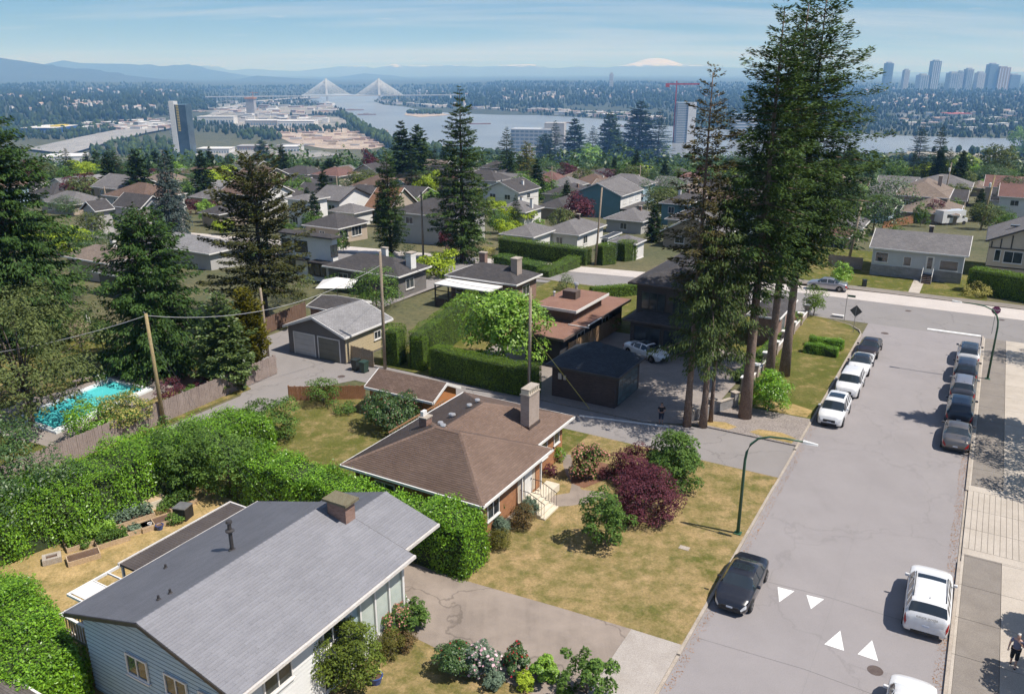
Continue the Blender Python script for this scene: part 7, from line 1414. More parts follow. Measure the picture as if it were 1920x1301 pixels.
sheet('pool_terrace', [(12.1, -54.4), (13.6, -53.5), (14.2, -47.2), (1.5, -45.3), (0.6, -55.2)], .064, m_paver, 'paved terrace round the pool'); sheet('bare_soil', [(13.7, -53.5), (16.6, -53.6), (17.6, -45.5), (14.3, -43.4)], .068, m_mulch, 'reddish bare soil between pool and conifer')
for k, q in enumerate(((10.2, -54.6), (5.2, -53.9))):
    b_ = rt('pool_bench', ['grey bench beside the pool ladder', 'grey bench at the far side of the pool'][k], 'bench', q[0], q[1], .07, rot=R(-4)); MB().box(-.25, .25, -.8, .8, .38, .46).build('seat', m_plank, b_)
    for y_ in (-.7, .62): MB().box(-.2, .2, y_, y_ + .08, 0, .377).build('leg', m_plank, b_)
# chain link fence round the pool
cf = rt('chain_link_fence', 'galvanised chain link fence along the far side of the pool', 'fence', 0, 0, .06); fpts = [(0, -57.0), (6.2, -56.5), (10, -56.7), (13, -57.0), (15.1, -55.5), (16.0, -52.9), (16.6, -49.5)]
for a, b in zip(fpts, fpts[1:]): MB().tube([(a[1], a[0], 1.25), (b[1], b[0], 1.25)], .03, 6).build('top_rail', m_galv, cf)
for a in fpts: MB().tube([(a[1], a[0], 0), (a[1], a[0], 1.3)], .035, 6).build('post', m_galv, cf)
mw_ = MB()
for a, b in zip(fpts, fpts[1:]):
    L_ = math.hypot(b[0] - a[0], b[1] - a[1]); n = int(L_ / .16)
    for k in range(-7, n):
        for sg in (0, 1):
            u0, u1 = k / n, (k + 7) / n
            z0_, z1_ = (0.05, 1.2); 
            if sg: z0_, z1_ = z1_, z0_
            ua, ub = max(u0, 0), min(u1, 1); f = lambda u: z0_ + (z1_ - z0_) * (u - u0) / (u1 - u0)
            pa_ = (a[1] + (b[1] - a[1]) * ua, a[0] + (b[0] - a[0]) * ua, f(ua)); pb_ = (a[1] + (b[1] - a[1]) * ub, a[0] + (b[0] - a[0]) * ub, f(ub)); mw_.tube([pa_, pb_], .004, 3, cap=False)
mw_.build('mesh_wire', m_galv, cf, kind='stuff')
ld = rt('step_ladder', 'white step ladder leaning near the broad conifer', 'ladder', 17.8, -64.6, .05); 
for x_ in (-.22, .22): MB().box(x_ - .03, x_ + .03, -.03, .03, 0, 2.6).build('rail', m_trim, ld)
for k in range(7): MB().box(-.19, .19, -.02, .02, .3 + k * .33, .35 + k * .33).build('rung', m_trim, ld)
# ---- vegetable garden
m_bedw = pm('bed_timber', (0.38, 0.27, 0.16), (.47, .35, .23), 1.5, .9, .3, 12, .2)
def bed(label, s, t, rot, L_, w_, plants=None, n=500, leaf=.16, hh=.45):
    r = rt('raised_bed', label, 'planter', s, t, .1, rot=rot); 
    MB().box(-w_ / 2, w_ / 2, -L_ / 2, L_ / 2, 0, .24).build('soil', m_soil, r)
    for a in ((-w_ / 2 - .05, -w_ / 2 - .002, -L_ / 2, L_ / 2), (w_ / 2 + .002, w_ / 2 + .05, -L_ / 2, L_ / 2), (-w_ / 2 - .05, w_ / 2 + .05, -L_ / 2 - .05, -L_ / 2 - .002), (-w_ / 2 - .05, w_ / 2 + .05, L_ / 2 + .002, L_ / 2 + .05)): MB().box(a[0], a[1], a[2], a[3], 0, .3).build('board', m_bedw, r)
    if plants:
        g = np.random.default_rng(int(s * 10) + 999); c = np.stack([g.uniform(-w_ / 2, w_ / 2, n), g.uniform(-L_ / 2, L_ / 2, n), .24 + g.random(n) * hh], -1); o = leafquads(c, g.normal(size=(n, 3)), np.tile([0, 0, 1.], (n, 1)) + g.normal(size=(n, 3)) * .5, g.uniform(.6, 1.3, n) * leaf, g.uniform(.6, 1.2, n) * leaf * .6); q = ob('vegetables', mesh('vegetables', *o, LM[plants]), r); q['kind'] = 'stuff'
    return r
rb = R(-22); bed('raised bed of bare soil nearest the deck', -5.95, -30.3, R(-25), 1.5, .75); bed('raised bed full of leafy greens beside the bare bed', -4.1, -30.5, R(-22), 1.6, .8, 'mid', 700); bed('raised bed of dark soil in the middle of the garden', -2.6, -30.3, R(-22), 1.6, .75); bed('raised bed with a single plant at the end near the patio roof', -1.7, -29.9, R(-18), 1.7, .8, None)
bed('ground bed of tall bright vegetables behind the raised beds', -4.6, -31.6, R(-22), 2.6, 1.1, 'bright', 1100, .2, .6); bed('weedy bed below the laurel hedge with blue green kale', -2.2, -31.7, R(-20), 2.6, 1.1, 'grey', 700, .2, .55); bed('bed with cabbages by the corner of the garden', .5, -30.6, R(-10), 1.6, 1.0, 'mid', 600, .2, .6)
ch = rt('timber_chest', 'cream painted timber trough below the laurel hedge', 'planter', -.4, -31.85, .1, rot=R(-15)); MB().box(-.35, .35, -.7, .7, 0, .5).build('box', m_step, ch); MB().box(-.3, .3, -.65, .65, .503, .53).build('soil', m_bedw, ch)
ck = rt('brick_planter', 'small square cinder block planter at the edge of the dry lawn', 'planter', -6.9, -31.6, .1, rot=R(-30))
for x_, y_, a_, b_ in ((-.35, -.45, .35, -.27), (-.35, .27, .35, .45), (-.35, -.265, -.17, .265), (.17, -.265, .35, .265)): MB().box(x_, a_, y_, b_, 0, .32).build('block', m_kerb, ck)
MB().box(-.165, .165, -.26, .26, 0, .25).build('soil', m_soil, ck)
for k in range(4):
    o = MB().box(-.1, .1, -1.2, 1.2, 0, .05).build('timber_board', m_plank); frame_mesh(o, -4.5 + .05 * k, -33.0 - k * .19 * .9, .10 + .05 * (k % 2), R(-28 + k * 3)); tag(o, 'old grey board in the stack along the laurel hedge', 'board', 'boards stacked along the laurel hedge')
def pot(label, s, t, r_, h_, mat, z=.1): o = rt('plant_pot', label, 'plant pot', s, t, z); MB().lathe([(r_ * .7, 0), (r_, h_ * .9), (r_ * 1.08, h_ * .92), (r_ * 1.08, h_), (r_ * .9, h_), (r_ * .85, h_ * .85)], k=16).build('pot', mat, o, smooth=False); MB().lathe([(.001, h_ * .84), (r_ * .84, h_ * .86)], k=12).build('soil', m_soil, o); return o
m_terra = pm('red_glazed_pot', (0.30, 0.06, 0.05), (.4, .1, .08), 4, .4); m_bpot = pm('blue_glazed_pot', (0.03, 0.06, 0.20), (.05, .09, .28), 4, .15)
s_, t_ = ST(237, 963, .1); p = pot('red pot of pink flowers below the laurel hedge', s_, t_, .28, .4, m_terra); shr('potted_flowers', 'pink flowers growing in the red pot', 237, 957, 7, 944, 260, .1, 'purple', seed=150, flower=('red', 160, .09))
s_, t_ = ST(705, 1279, .1); pot('blue glazed pot at the edge of the lawn', s_, t_, .30, .38, m_bpot)
s_, t_ = ST(300, 992, .1); pot('blue plastic tub beside the raised bed', s_, t_, .22, .3, m_bpot)
s_, t_ = ST(282, 990, .1); pot('small white pot beside the raised bed', s_, t_, .12, .35, m_trim)
s_, t_ = ST(345, 970, .1); o = rt('compost_bin', 'black square compost bin near the patio roof', 'bin', s_, t_, .1, rot=.3); MB().box(-.4, .4, -.4, .4, 0, .75).build('body', m_plastic, o); MB().box(-.42, .42, -.42, .42, .753, .8).build('lid', m_galv, o)
# ---- wheelie bins
m_bin = pm('dark_bin_plastic', (0.016, 0.022, 0.022), (.025, .034, .034), 4, .5); m_bin2 = pm('green_bin_plastic', (0.02, 0.045, 0.035), (.03, .06, .045), 4, .5)
for k, (px, py, m_) in enumerate(((668, 694, m_bin), (683, 698, m_bin2))):
    s_, t_ = ST(px, py); b_ = rt('wheelie_bin', ['dark wheelie bin nearer the grey garage', 'green wheelie bin by the clipped cedar block'][k], 'bin', s_, t_, .02)
    MB().add([(-.24, -.26, .05), (.24, -.26, .05), (.24, .26, .05), (-.24, .26, .05), (-.30, -.34, .95), (.30, -.34, .95), (.30, .34, .95), (-.30, .34, .95)], [(3, 2, 1, 0), (4, 5, 6, 7), (0, 1, 5, 4), (1, 2, 6, 5), (2, 3, 7, 6), (3, 0, 4, 7)]).build('body', m_, b_); MB().box(-.32, .32, -.38, .36, .953, 1.02).build('lid', m_, b_)
    for x_ in (-.27, .22): MB().tube([(x_, .28, .1), (x_ + .05, .28, .1)], .1, 10).build('wheel', m_tyre, b_)
# ---- white market umbrella behind the dark roofed bungalow, patio umbrella and chimney shed at the bottom left
p = at(634, 566); u_ = thing('garden_parasol', 'white square garden parasol beside the dark bungalow', 'parasol', p); MB().tube([(0, 0, 0), (0, 0, 2.7)], .03, 6).build('pole', m_galv, u_)
MB().add([(-2, -2, 2.1), (2, -2, 2.1), (2, 2, 2.1), (-2, 2, 2.1), (0, 0, 2.9), (0, 0, 2.86)], [(0, 1, 4), (1, 2, 4), (2, 3, 4), (3, 0, 4), (1, 0, 5), (2, 1, 5), (3, 2, 5), (0, 3, 5)]).build('canopy', m_trim, u_)
house('garden_shed', 'low grey brown roofed shed at the bottom left under the laurel', -18.2, -14.3, -23.0, -18.9, 0.1, 1.95, 'hip', .35, shingle_mat('worn_brown_shingles', (0.11, 0.095, 0.088), (.16, .14, .13)), 'lgrey', over=.2, cat='shed')
# lawn utility box cover, mailbox, dark object on far lawn
s_, t_ = ST(1283, 1027, .1); o = MB().box(-.28, .28, -.18, .18, 0, .02).box(-.22, .22, -.12, .12, .02, .024).build('utility_cover', m_kerb); frame_mesh(o, s_, t_, .1); tag(o, 'small concrete utility cover sunk in the dry lawn', 'cover')
s_, t_ = ST(1620, 537, .1); b_ = rt('waste_bin', 'small black bin standing on the far green lawn', 'bin', s_, t_, .1, rot=.4); MB().box(-.22, .22, -.22, .22, .04, .8).build('body', m_bin, b_); MB().box(-.25, .25, -.25, .25, .803, .87).build('lid', m_bin, b_)
s_, t_ = ST(1571, 593, .1); o = MB().box(-.6, .6, -.2, .2, 0, .16).build('concrete_block', m_trim); frame_mesh(o, s_, t_, .1); tag(o, 'white concrete block at the tip of the corner lawn', 'block')
# ================================================================== PEOPLE
def skin_fig(name, parent, verts, edges, radii, mat, lv=2):
    me = bpy.data.meshes.new(name); me.from_pydata(verts, edges, []); me.materials.append(mat); o = ob(name, me, parent)
    o.modifiers.new('skin', 'SKIN'); lay = me.skin_vertices[0]
    for i, r_ in enumerate(radii): lay.data[i].radius = (r_, r_) if not hasattr(r_, '__len__') else r_
    lay.data[0].use_root = True
    m = o.modifiers.new('sub', 'SUBSURF'); m.levels = lv; m.render_levels = lv
    return o
def person(label, loc, rz, h, skinc, topm, botm, hairm, shoem, arms, legs, lean=0.0):
    k = h / 1.7; r = thing('person', label, 'person', loc, rz); r.scale = (k, k, k)
    m_skin = pm('skin', skinc, tuple(min(1, c * 1.15) for c in skinc), 5, .5)
    # one continuous body: pelvis, spine, neck, head, arms, legs
    V = [(0, 0, .92), (0, .01, 1.08), (0, .0, 1.26), (0, -.01, 1.40), (0, .0, 1.47), (0, .02, 1.53)]; Rr = [(.155, .115), (.135, .10), (.155, .11), (.13, .085), (.05, .05), (.05, .055)]; Ed = [(0, 1), (1, 2), (2, 3), (3, 4), (4, 5)]
    def chain(a, pts, rr):
        q = a
        for p, r_ in zip(pts, rr): V.append(p); Rr.append(r_); Ed.append((q, len(V) - 1)); q = len(V) - 1
        return q
    for sg, (sh, el, wr, pm_) in zip((-1, 1), arms): chain(3, [sh, el, wr, pm_], [.062, .045, .032, (.042, .02)])
    for sg, (hp, kn, an, to) in zip((-1, 1), legs): chain(0, [hp, kn, an, to], [.095, .062, .043, (.045, .03)])
    bo = skin_fig('body', r, V, Ed, Rr, m_skin)
    hd = MB(); n, mm = 14, 10; VV = []
    for i in range(mm + 1):
        th = math.pi * i / mm
        for j in range(n):
            ph = 2 * math.pi * j / n; x, y, z = math.sin(th) * math.cos(ph) * .078, math.sin(th) * math.sin(ph) * .098, math.cos(th) * .118
            if z < -.03: x *= 1 + (z + .03) * 3.2; y = y * (1 + (z + .03) * 1.2) + .01
            VV.append((x, y + .02, z + 1.60))
    hd.add(VV, [(i * n + j, (i + 1) * n + j, (i + 1) * n + (j + 1) % n, i * n + (j + 1) % n) for i in range(mm) for j in range(n)]); ho = hd.build('head', m_skin, r, smooth=True)
    MB().add([(-.014, .115, 1.575), (.014, .115, 1.575), (0, .138, 1.572), (0, .112, 1.612)], [(0, 1, 2), (0, 2, 3), (2, 1, 3)]).build('nose', m_skin, ho)
    for sg in (-1, 1): MB().lathe([(.001, 1.60), (.010, 1.606), (.010, 1.612), (.001, 1.618)], sg * .03, .108, 8).build('eye', m_darktrim, ho); MB().box(sg * .078 - .008, sg * .078 + .008, .0, .03, 1.575, 1.635).build('ear', m_skin, ho)
    MB().box(-.022, .022, .104, .118, 1.538, 1.546).build('mouth', m_terra, ho)
    hv = [(x * 1.12, (y - .02) * 1.10 + .012, (z - 1.60) * 1.1 + 1.607) for x, y, z in VV]; keep = [(i * n + j, (i + 1) * n + j, (i + 1) * n + (j + 1) % n, i * n + (j + 1) % n) for i in range(mm) for j in range(n) if i < 3 or (i < 7 and not (1 <= j <= 5))]
    MB().add(hv, keep).build('hair', hairm, r, smooth=True)
    # clothes follow the same skeleton a little wider
    a = arms; T = [(0, 0, .88), (0, .01, 1.08), (0, 0, 1.26), (0, -.01, 1.41)]; TR = [(.185, .14), (.165, .125), (.18, .128), (.145, .098)]; TE = [(0, 1), (1, 2), (2, 3)]
    for (sh, el, wr, pm_) in a:
        T.append(sh); TR.append(.082); TE.append((3, len(T) - 1)); mid = tuple(np.array(sh) * .35 + np.array(el) * .65); T.append(mid); TR.append(.072); TE.append((len(T) - 2, len(T) - 1))
    skin_fig('shirt', r, T, TE, TR, topm)
    B_ = [(0, 0, .93)]; BR = [(.175, .135)]; BE = []
    for (hp, kn, an, to) in legs:
        B_.append(hp); BR.append(.118); BE.append((0, len(B_) - 1)); kk = tuple(np.array(kn) * .8 + np.array(an) * .2); B_.append(kn); BR.append(.085); BE.append((len(B_) - 2, len(B_) - 1)); B_.append(kk); BR.append(.078); BE.append((len(B_) - 2, len(B_) - 1))
    skin_fig('trousers', r, B_, BE, BR, botm)
    for i, (hp, kn, an, to) in enumerate(legs): skin_fig('shoe', r, [(an[0], an[1] - .05, .045), (an[0], an[1] + .06, .045), (to[0], to[1] + .03, .035)], [(0, 1), (1, 2)], [.042, .045, .035], shoem)
    for i, (sh, el, wr, pm_) in enumerate(arms):   # hand: palm already grown; five fingers
        w_, p_ = np.array(wr), np.array(pm_); d = (p_ - w_) / np.linalg.norm(p_ - w_); sd = np.cross(d, [0, 1, .2]); sd /= np.linalg.norm(sd); c_ = np.cross(sd, d)
        for f, (o_, l_) in enumerate(((-.03, .065), (-.011, .078), (.009, .072), (.028, .056))): b0 = p_ + sd * o_; skin_fig('finger', r, [tuple(b0 - d * .02), tuple(b0 + d * l_ * .5), tuple(b0 + d * l_ * .9 + c_ * .025)], [(0, 1), (1, 2)], [.009, .0085, .007], m_skin, 1)
        skin_fig('thumb', r, [tuple(p_ - d * .05 - sd * .02), tuple(p_ - d * .02 - sd * .055), tuple(p_ + d * .01 - sd * .06)], [(0, 1), (1, 2)], [.011, .010, .008], m_skin, 1)
    return r
m_polo = pm('grey_blue_shirt', (0.14, 0.145, 0.21), (.18, .185, .26), 6, .9); m_blk = pm('black_cloth', (0.012, 0.012, 0.014), (.02, .02, .024), 6, .9); m_whair = pm('white_hair', (0.62, 0.58, 0.52), (.7, .66, .6), 20, .7); m_dhair = pm('dark_hair', (.015, .012, .010), (.025, .02, .016), 20, .6)
# woman walking towards the camera, left hand raised to her face
person('white haired person in grey blue shirt and black cropped trousers walking with hand at mouth', W(9.3, 12.95, .126), -PHI + math.pi + R(-8), 1.69, (0.50, 0.30, 0.23), m_polo, m_blk, m_whair, m_blk,
       arms=[((-.19, .0, 1.36), (-.27, .06, 1.12), (-.10, .22, 1.38), (-.04, .19, 1.46)), ((.19, 0, 1.36), (.27, -.07, 1.10), (.29, .02, .87), (.29, .05, .79))],
       legs=[((-.09, 0, .86), (-.10, .10, .48), (-.10, .12, .09), (-.10, .24, .05)), ((.09, 0, .86), (.10, .04, .48), (.10, -.20, .13), (.10, -.10, .05))])
person('person in dark clothes standing at the paved yard entrance', W(26.6, -9.7, .03), -PHI + math.pi + R(20), 1.72, (0.32, 0.19, 0.14), m_blk, pm('dark_jeans', (.02, .028, .05), (.03, .04, .07), 6, .9), m_dhair, m_blk,
       arms=[((-.19, 0, 1.36), (-.25, .02, 1.10), (-.06, .22, 1.05), (-.0, .25, 1.06)), ((.19, 0, 1.36), (.25, .02, 1.10), (.08, .22, 1.02), (.02, .26, 1.02))],
       legs=[((-.09, 0, .86), (-.10, .02, .48), (-.11, .0, .09), (-.12, .12, .05)), ((.09, 0, .86), (.10, .02, .48), (.11, 0, .09), (.12, .12, .05))])
# ================================================================== THE VALLEY, THE RIVER, THE FAR HILLS
ZV = -140.0
def V_(x, y, z=ZV): p = P(x, y, z); return p
def flat(name, px, mat, label, z=ZV + .8, kind='structure'):
    pts = [P(x, y, z) for x, y in px]; a = sum(pts[i].x * pts[(i + 1) % len(pts)].y - pts[(i + 1) % len(pts)].x * pts[i].y for i in range(len(pts)))
    f = tuple(range(len(pts))); o = ob(name, mesh(name, [tuple(p) for p in pts], [f if a > 0 else f[::-1]], mat)); tag(o, label, kind=kind); return o
m_river, nt, b = new_mat('river_water'); b.inputs['Roughness'].default_value = .28; p = pos(nt); nt.links.new(mixc(nt, ramp(nt, noise(nt, .004, 5, .6, p), .35, .7), (0.17, 0.185, 0.20), (0.25, 0.265, 0.275)), b.inputs['Base Color']); bump(nt, b, noise(nt, .12, 4, .7, p), .25, 1.0)
flat('river', [(560, 178), (640, 176), (720, 180), (700, 190), (720, 197), (800, 204), (900, 207), (960, 211), (1000, 216), (1080, 220), (1160, 226), (1240, 236), (1400, 246), (1560, 250), (1700, 255), (1800, 258), (1990, 262), (2100, 264), (2100, 286), (1900, 285), (1700, 286), (1500, 292), (1300, 300), (1100, 304), (960, 302), (880, 296), (800, 284), (760, 272), (715, 258), (690, 240), (668, 225), (655, 212), (640, 204), (600, 196)], m_river, 'wide pale grey river bending through the valley', z=ZV + 1.2)
m_sand = pm('lumber_yard_ground', (0.27, 0.205, 0.155), (0.40, 0.335, 0.275), .012, .95, .5, .06, lo=.35, hi=.65); m_pave = pm('pale_yard', (0.10, 0.105, 0.085), (.27, .255, .235), .008, .95, .4, .04, lo=.4, hi=.58)
flat('lumber_yard', [(515, 243), (560, 238), (640, 240), (700, 248), (738, 262), (735, 272), (690, 281), (610, 279), (545, 268), (520, 256)], m_sand, 'tan lumber yard on the near river bank'); flat('sand_flat', [(430, 219), (560, 217), (640, 220), (655, 232), (640, 238), (520, 241), (430, 236), (400, 228)], m_pave, 'pale industrial ground behind the lumber yard')
flat('industrial_ground', [(375, 282), (470, 277), (600, 283), (640, 290), (560, 298), (420, 296)], m_pave, 'pale yards between tower and lumber yard'); flat('industrial_ground', [(200, 242), (300, 224), (420, 207), (620, 197), (640, 212), (420, 220), (330, 230), (240, 246)], m_pave, 'pale built up strip along the motorway', z=ZV + 3)
flat('sand_bar', [(762, 211), (830, 213), (845, 216), (790, 220), (758, 216)], m_sand, 'sand bar with trees in mid river', z=ZV + 2.0)
flat('tidal_flat', [(1700, 284), (1990, 285), (1990, 294), (1700, 294)], pm('mud_flat', (0.22, 0.205, 0.16), (.28, .26, .21), .02, .95), 'muddy near bank at the right hand river reach', z=ZV + 1.6)
m_hw = pm('highway_concrete', (0.22, 0.215, 0.21), (.28, .275, .27), .01, .9, .3, .05)
def band(name, pa, pb, mat, label, z=ZV + 5): return flat(name, pa + pb[::-1], mat, label, z)
band('highway', [(50, 279), (150, 257), (230, 241), (310, 227), (330, 220), (400, 206), (470, 190), (540, 184), (600, 182)], [(130, 289), (215, 263), (275, 249), (345, 236), (365, 228), (425, 211), (480, 192), (540, 186), (600, 184)], m_hw, 'wide motorway crossing the valley floor towards the bridge')
# ---- cable stayed bridge
bw_ = pm('bridge_white', (0.62, 0.63, 0.64), (.7, .71, .72), .1, .6); b0, b1 = P(614, 193, ZV), P(712, 192, ZV)
br = thing('cable_bridge', 'white cable stayed bridge with two slender towers over the river', 'bridge', b0); ax = Vector((b1.x - b0.x, b1.y - b0.y, 0)); La = ax.length; ax.normalize(); sdv = Vector((-ax.y, ax.x, 0)); dz = HG(180.0, b0); tz_ = HG(147.5, b0)
def bp(u, v, z): q = ax * u + sdv * v; return (q.x, q.y, z)
def bbox(u0, u1, v0, v1, z0, z1): return MB().add([bp(u, v, z) for z in (z0, z1) for v in (v0, v1) for u in (u0, u1)], [(0, 2, 3, 1), (4, 5, 7, 6), (0, 1, 5, 4), (2, 6, 7, 3), (0, 4, 6, 2), (1, 3, 7, 5)])
bbox(-La * 2.2, La * 2.6, -16, 16, dz - 3, dz + 1.5).build('deck', pm('bridge_deck', (.30, .31, .33), (.36, .37, .39), .1, .8), br)
for k in range(-6, 10):
    if k not in (0, 3): bbox(La * k / 3.0 - 4, La * k / 3.0 + 4, -9, 9, -3, dz - 3.1).build('pier', bw_, br) if not (0 < k < 3) else None
for u in (0, La):
    t_ = bbox(u - 5, u + 5, -5, 5, -3, tz_).build('tower', bw_, br); bbox(u - 12, u + 12, -18, 18, -3, 6).build('footing', bw_, br)
    for sg in (-1, 1):
        for k in range(1, 15):
            e = u + sg * La * .46 * k / 14
            for v in (-13, 13): MB().tube([bp(u, v * .25, tz_ - 3 - (14 - k) * 2.0), bp(e, v, dz + 1.5)], .55, 4, cap=False).build('cable', bw_, t_)
# ---- towers and big buildings
def tower(name, label, px, base, top, wpx, mat, glass, z=None, d=None, bands=0, cat='tower', rot=0.0, crane=False, grp=None, depth=1.0):
    p = G(px, base) if z is None else P(px, base, z); h = HG(top, p); w_ = wpx * MPP(p); t = thing(name, label, cat, p, rot, grp); dd = w_ * depth
    MB().box(-w_ / 2, w_ / 2, -dd / 2, dd / 2, -6, h).build('core', glass, t); nf = max(3, int(h / 3.2)) if not bands else bands
    if h / nf / MPP(p) > .8:
        for k in range(nf): MB().box(-w_ / 2 - .5, w_ / 2 + .5, -dd / 2 - .5, dd / 2 + .5, h * (k + .75) / nf, h * (k + 1) / nf - .01 * k).build('floor_slab', mat, t)
    return t, p, h, w_
m_tg = pm('tower_glass', (0.05, 0.085, 0.11), (.09, .13, .16), .05, .2); m_tb = pm('blue_tower_glass', (0.14, 0.20, 0.27), (.2, .27, .34), .02, .3); m_tw = pm('tower_white', (0.55, 0.55, 0.56), (.62, .62, .63), .05, .7); m_tc = pm('tower_concrete', (0.34, 0.33, 0.33), (.42, .41, .41), .05, .8); m_tp = pm('pale_tower', (0.36, 0.39, 0.43), (.44, .47, .50), .02, .6)
t, p, h, w_ = tower('apartment_tower', 'tall leaning looking glass apartment tower with white balcony spine in the valley', 350, 296, 196, 29, m_tg, m_tg, bands=34)
MB().box(-w_ * .52, -w_ * .2, -w_ * .56, w_ * .1, 2, h + 6).build('white_spine', m_tw, t)
for k in range(34):
    MB().box(-w_ * .66, -w_ * .525, -w_ * .5, w_ * .2, h * k / 34 + 1, h * k / 34 + 2).build('balcony', m_tw, t)
    if k % 2: MB().box(-w_ * .08, w_ * .06, -w_ * .575, -w_ * .53, h * k / 34 * .5 + h * .5, h * k / 34 * .5 + h * .5 + 1.5).build('yellow_panel', pm('yellow_panel', (.5, .38, .06), (.6, .45, .1), 1, .6) if 'yellow_panel' not in bpy.data.materials else bpy.data.materials['yellow_panel'], t)
MB().box(-w_ * .9, w_ * .9, -w_ * .9, w_ * .5, -4, 6).build('podium', m_tw, t)
t, p, h, w_ = tower('tower_under_construction', 'concrete tower under construction with a small crane in the valley', 473, 219, 186, 15, m_tc, m_tc); MB().box(-w_ * .6, w_ * .6, -w_ * .6, w_ * .6, h, h + 6).build('formwork', pm('formwork', (.3, .14, .08), (.38, .2, .12), .1, .8), t); MB().box(w_ * .3, w_ * .36, 0, 1, h + 6, h + 26).box(w_ * .0, w_ * 1.0, 0, 1, h + 22, h + 23.5).build('crane', pm('crane_rust', (.4, .14, .08), (.45, .2, .1), .1, .7), t)
# hospital block above the river
t, p, h, w_ = tower('hospital_block', 'pale grey hospital block with stepped roof above the river', 1000, 284, 241, 78, m_tw, m_tp, bands=6, cat='building', rot=R(-12), depth=.5)
for k in range(6):
    for j in range(9): MB().box(-w_ / 2 + w_ * (j + .15) / 9, -w_ / 2 + w_ * (j + .85) / 9, -w_ * .25 - .9, -w_ * .25 - .55, h * k / 6 + .6, h * (k + .6) / 6).build('window', m_tb, t)
MB().box(w_ * .28, w_ * .75, -w_ * .1, w_ * .25, h * .3, h + 12).build('stair_tower', m_tc, t); MB().box(-w_ * .1, w_ * .5, -w_ * .36, -w_ * .26, -6, h * .25).build('podium', m_tc, t)
t, p, h, w_ = tower('glass_tower', 'dark glass tower under construction beneath the red crane', 1280, 268, 192, 32, m_tw, m_tb, bands=24)
MB().box(w_ * .1, w_ * .55, -w_ * .56, w_ * .2, 0, h).build('white_spine', m_tw, t)
m_red = pm('crane_red', (0.30, 0.03, 0.035), (.36, .05, .05), .2, .6); p = G(1262, 268); h = HG(152, p); k_ = MPP(p); c = thing('tower_crane', 'red tower crane above the glass tower', 'crane', p)
mst = MB().box(-1.2, 1.2, -1.2, 1.2, 0, h).build('mast', m_red, c); MB().box(-20 * k_, 42 * k_, -.9, .9, h - 7 * k_, h - 4.2 * k_).build('jib', m_red, c); MB().box(-20 * k_, -13 * k_, -1.2, 1.2, h - 11 * k_, h - 7.1 * k_).build('counterweight', m_red, c)
t, p, h, w_ = tower('office_block', 'white balconied block half hidden by the tall firs', 1392, 262, 214, 40, m_tw, m_tb, bands=9, cat='building')
# far skyline on the ridge
for i, (px, bs, tp_, wp, lb) in enumerate([(1660, 172, 119, 13, 'leftmost tower of the far skyline, slim and tall'), (1694, 172, 132, 10, 'slim tower right of the leftmost tall one on the ridge'), (1726, 170, 141, 17, 'broad pair of blocks on the ridge skyline'), (1747, 168, 115, 15, 'tallest stepped tower of the ridge skyline'), (1782, 168, 137, 17, 'grey block right of the tallest skyline tower'), (1796, 168, 135, 10, 'thin block in the middle of the ridge skyline'), (1811, 168, 130, 13, 'rounded tower in the middle of the ridge skyline'), (1833, 168, 137, 14, 'squat pale tower on the ridge skyline'), (1853, 168, 121, 15, 'tall tower left of the brown one on the ridge'), (1872, 170, 127, 21, 'brownish tower with a crane on the ridge skyline'), (1896, 166, 141, 18, 'low broad block right of the brownish tower'), (1146, 160, 139, 7, 'lone dark tower on the wooded ridge over the river')]):
    z_ = None; p = P(px, bs, -95); p = Vector((px - CX, 0, 0)); D = 6300.; u = (px - CX) / F; v = (bs - CY) / F; k_ = D / (C - S * v); pp = Vector((u * k_, D, H - (S + C * v) * k_)); h = HG(tp_, pp); ww = wp * MPP(pp)
    t = thing('skyline_tower', lb, 'tower', pp); MB().box(-ww / 2, ww / 2, -ww / 2, ww / 2, -30, h).build('core', [m_tb, m_tp, m_tp, m_tb, m_tp][i % 5] if i != 9 else pm('brown_tower', (.30, .22, .20), (.36, .28, .25), .02, .6), t)
    for k in range(4): MB().box(-ww / 2 + ww * (k + .1) / 4, -ww / 2 + ww * (k + .45) / 4, -ww / 2 - 1.5, -ww / 2 - .3, 4, h - 6).build('balcony_strip', m_tw if i % 2 else m_tb, t)
    MB().box(-ww * .3, ww * .28, -ww * .3, ww * .3, h + .2, h + 9).build('roof_plant', m_tp, t)
# ---- warehouses and sheds on the valley floor
m_wh = pm('warehouse_white', (0.58, 0.57, 0.56), (.66, .65, .64), .05, .7); m_wg = pm('warehouse_grey', (0.30, 0.29, 0.29), (.38, .37, .37), .05, .8); m_wr = pm('warehouse_pink', (0.36, 0.26, 0.23), (.43, .33, .29), .05, .8); m_wbl = pm('store_blue', (0.01, 0.07, 0.30), (.02, .1, .36), .05, .5); m_wy = pm('store_yellow', (0.62, 0.46, 0.02), (.7, .52, .04), .05, .5); m_ro = pm('roof_red', (.42, .07, .05), (.5, .1, .07), .05, .6)
def shed(label, px, base, wpx, hpx, dep, wall, roof=None, cat='warehouse', rot=0.0, grp=None, name='warehouse', z=None):
    p = G(px, base) if z is None else P(px, base, z); m = MPP(p); t = thing(name, label, cat, p, rot, grp); w_, h = wpx * m, max(5., hpx * m); MB().box(-w_ / 2, w_ / 2, 0, dep, -4, h).build('wall', wall, t); MB().box(-w_ / 2 - .8, w_ / 2 + .8, -.8, dep + .8, h + .05, h + 1.2).build('roof', roof or m_wg, t)
    n = max(2, int(wpx / 5))
    if hpx > 3:
        for k in range(n): MB().box(-w_ / 2 + w_ * (k + .25) / n, -w_ / 2 + w_ * (k + .75) / n, -.5, -.05, 1, h * .55).build('bay_door', m_tb, t)
    return t
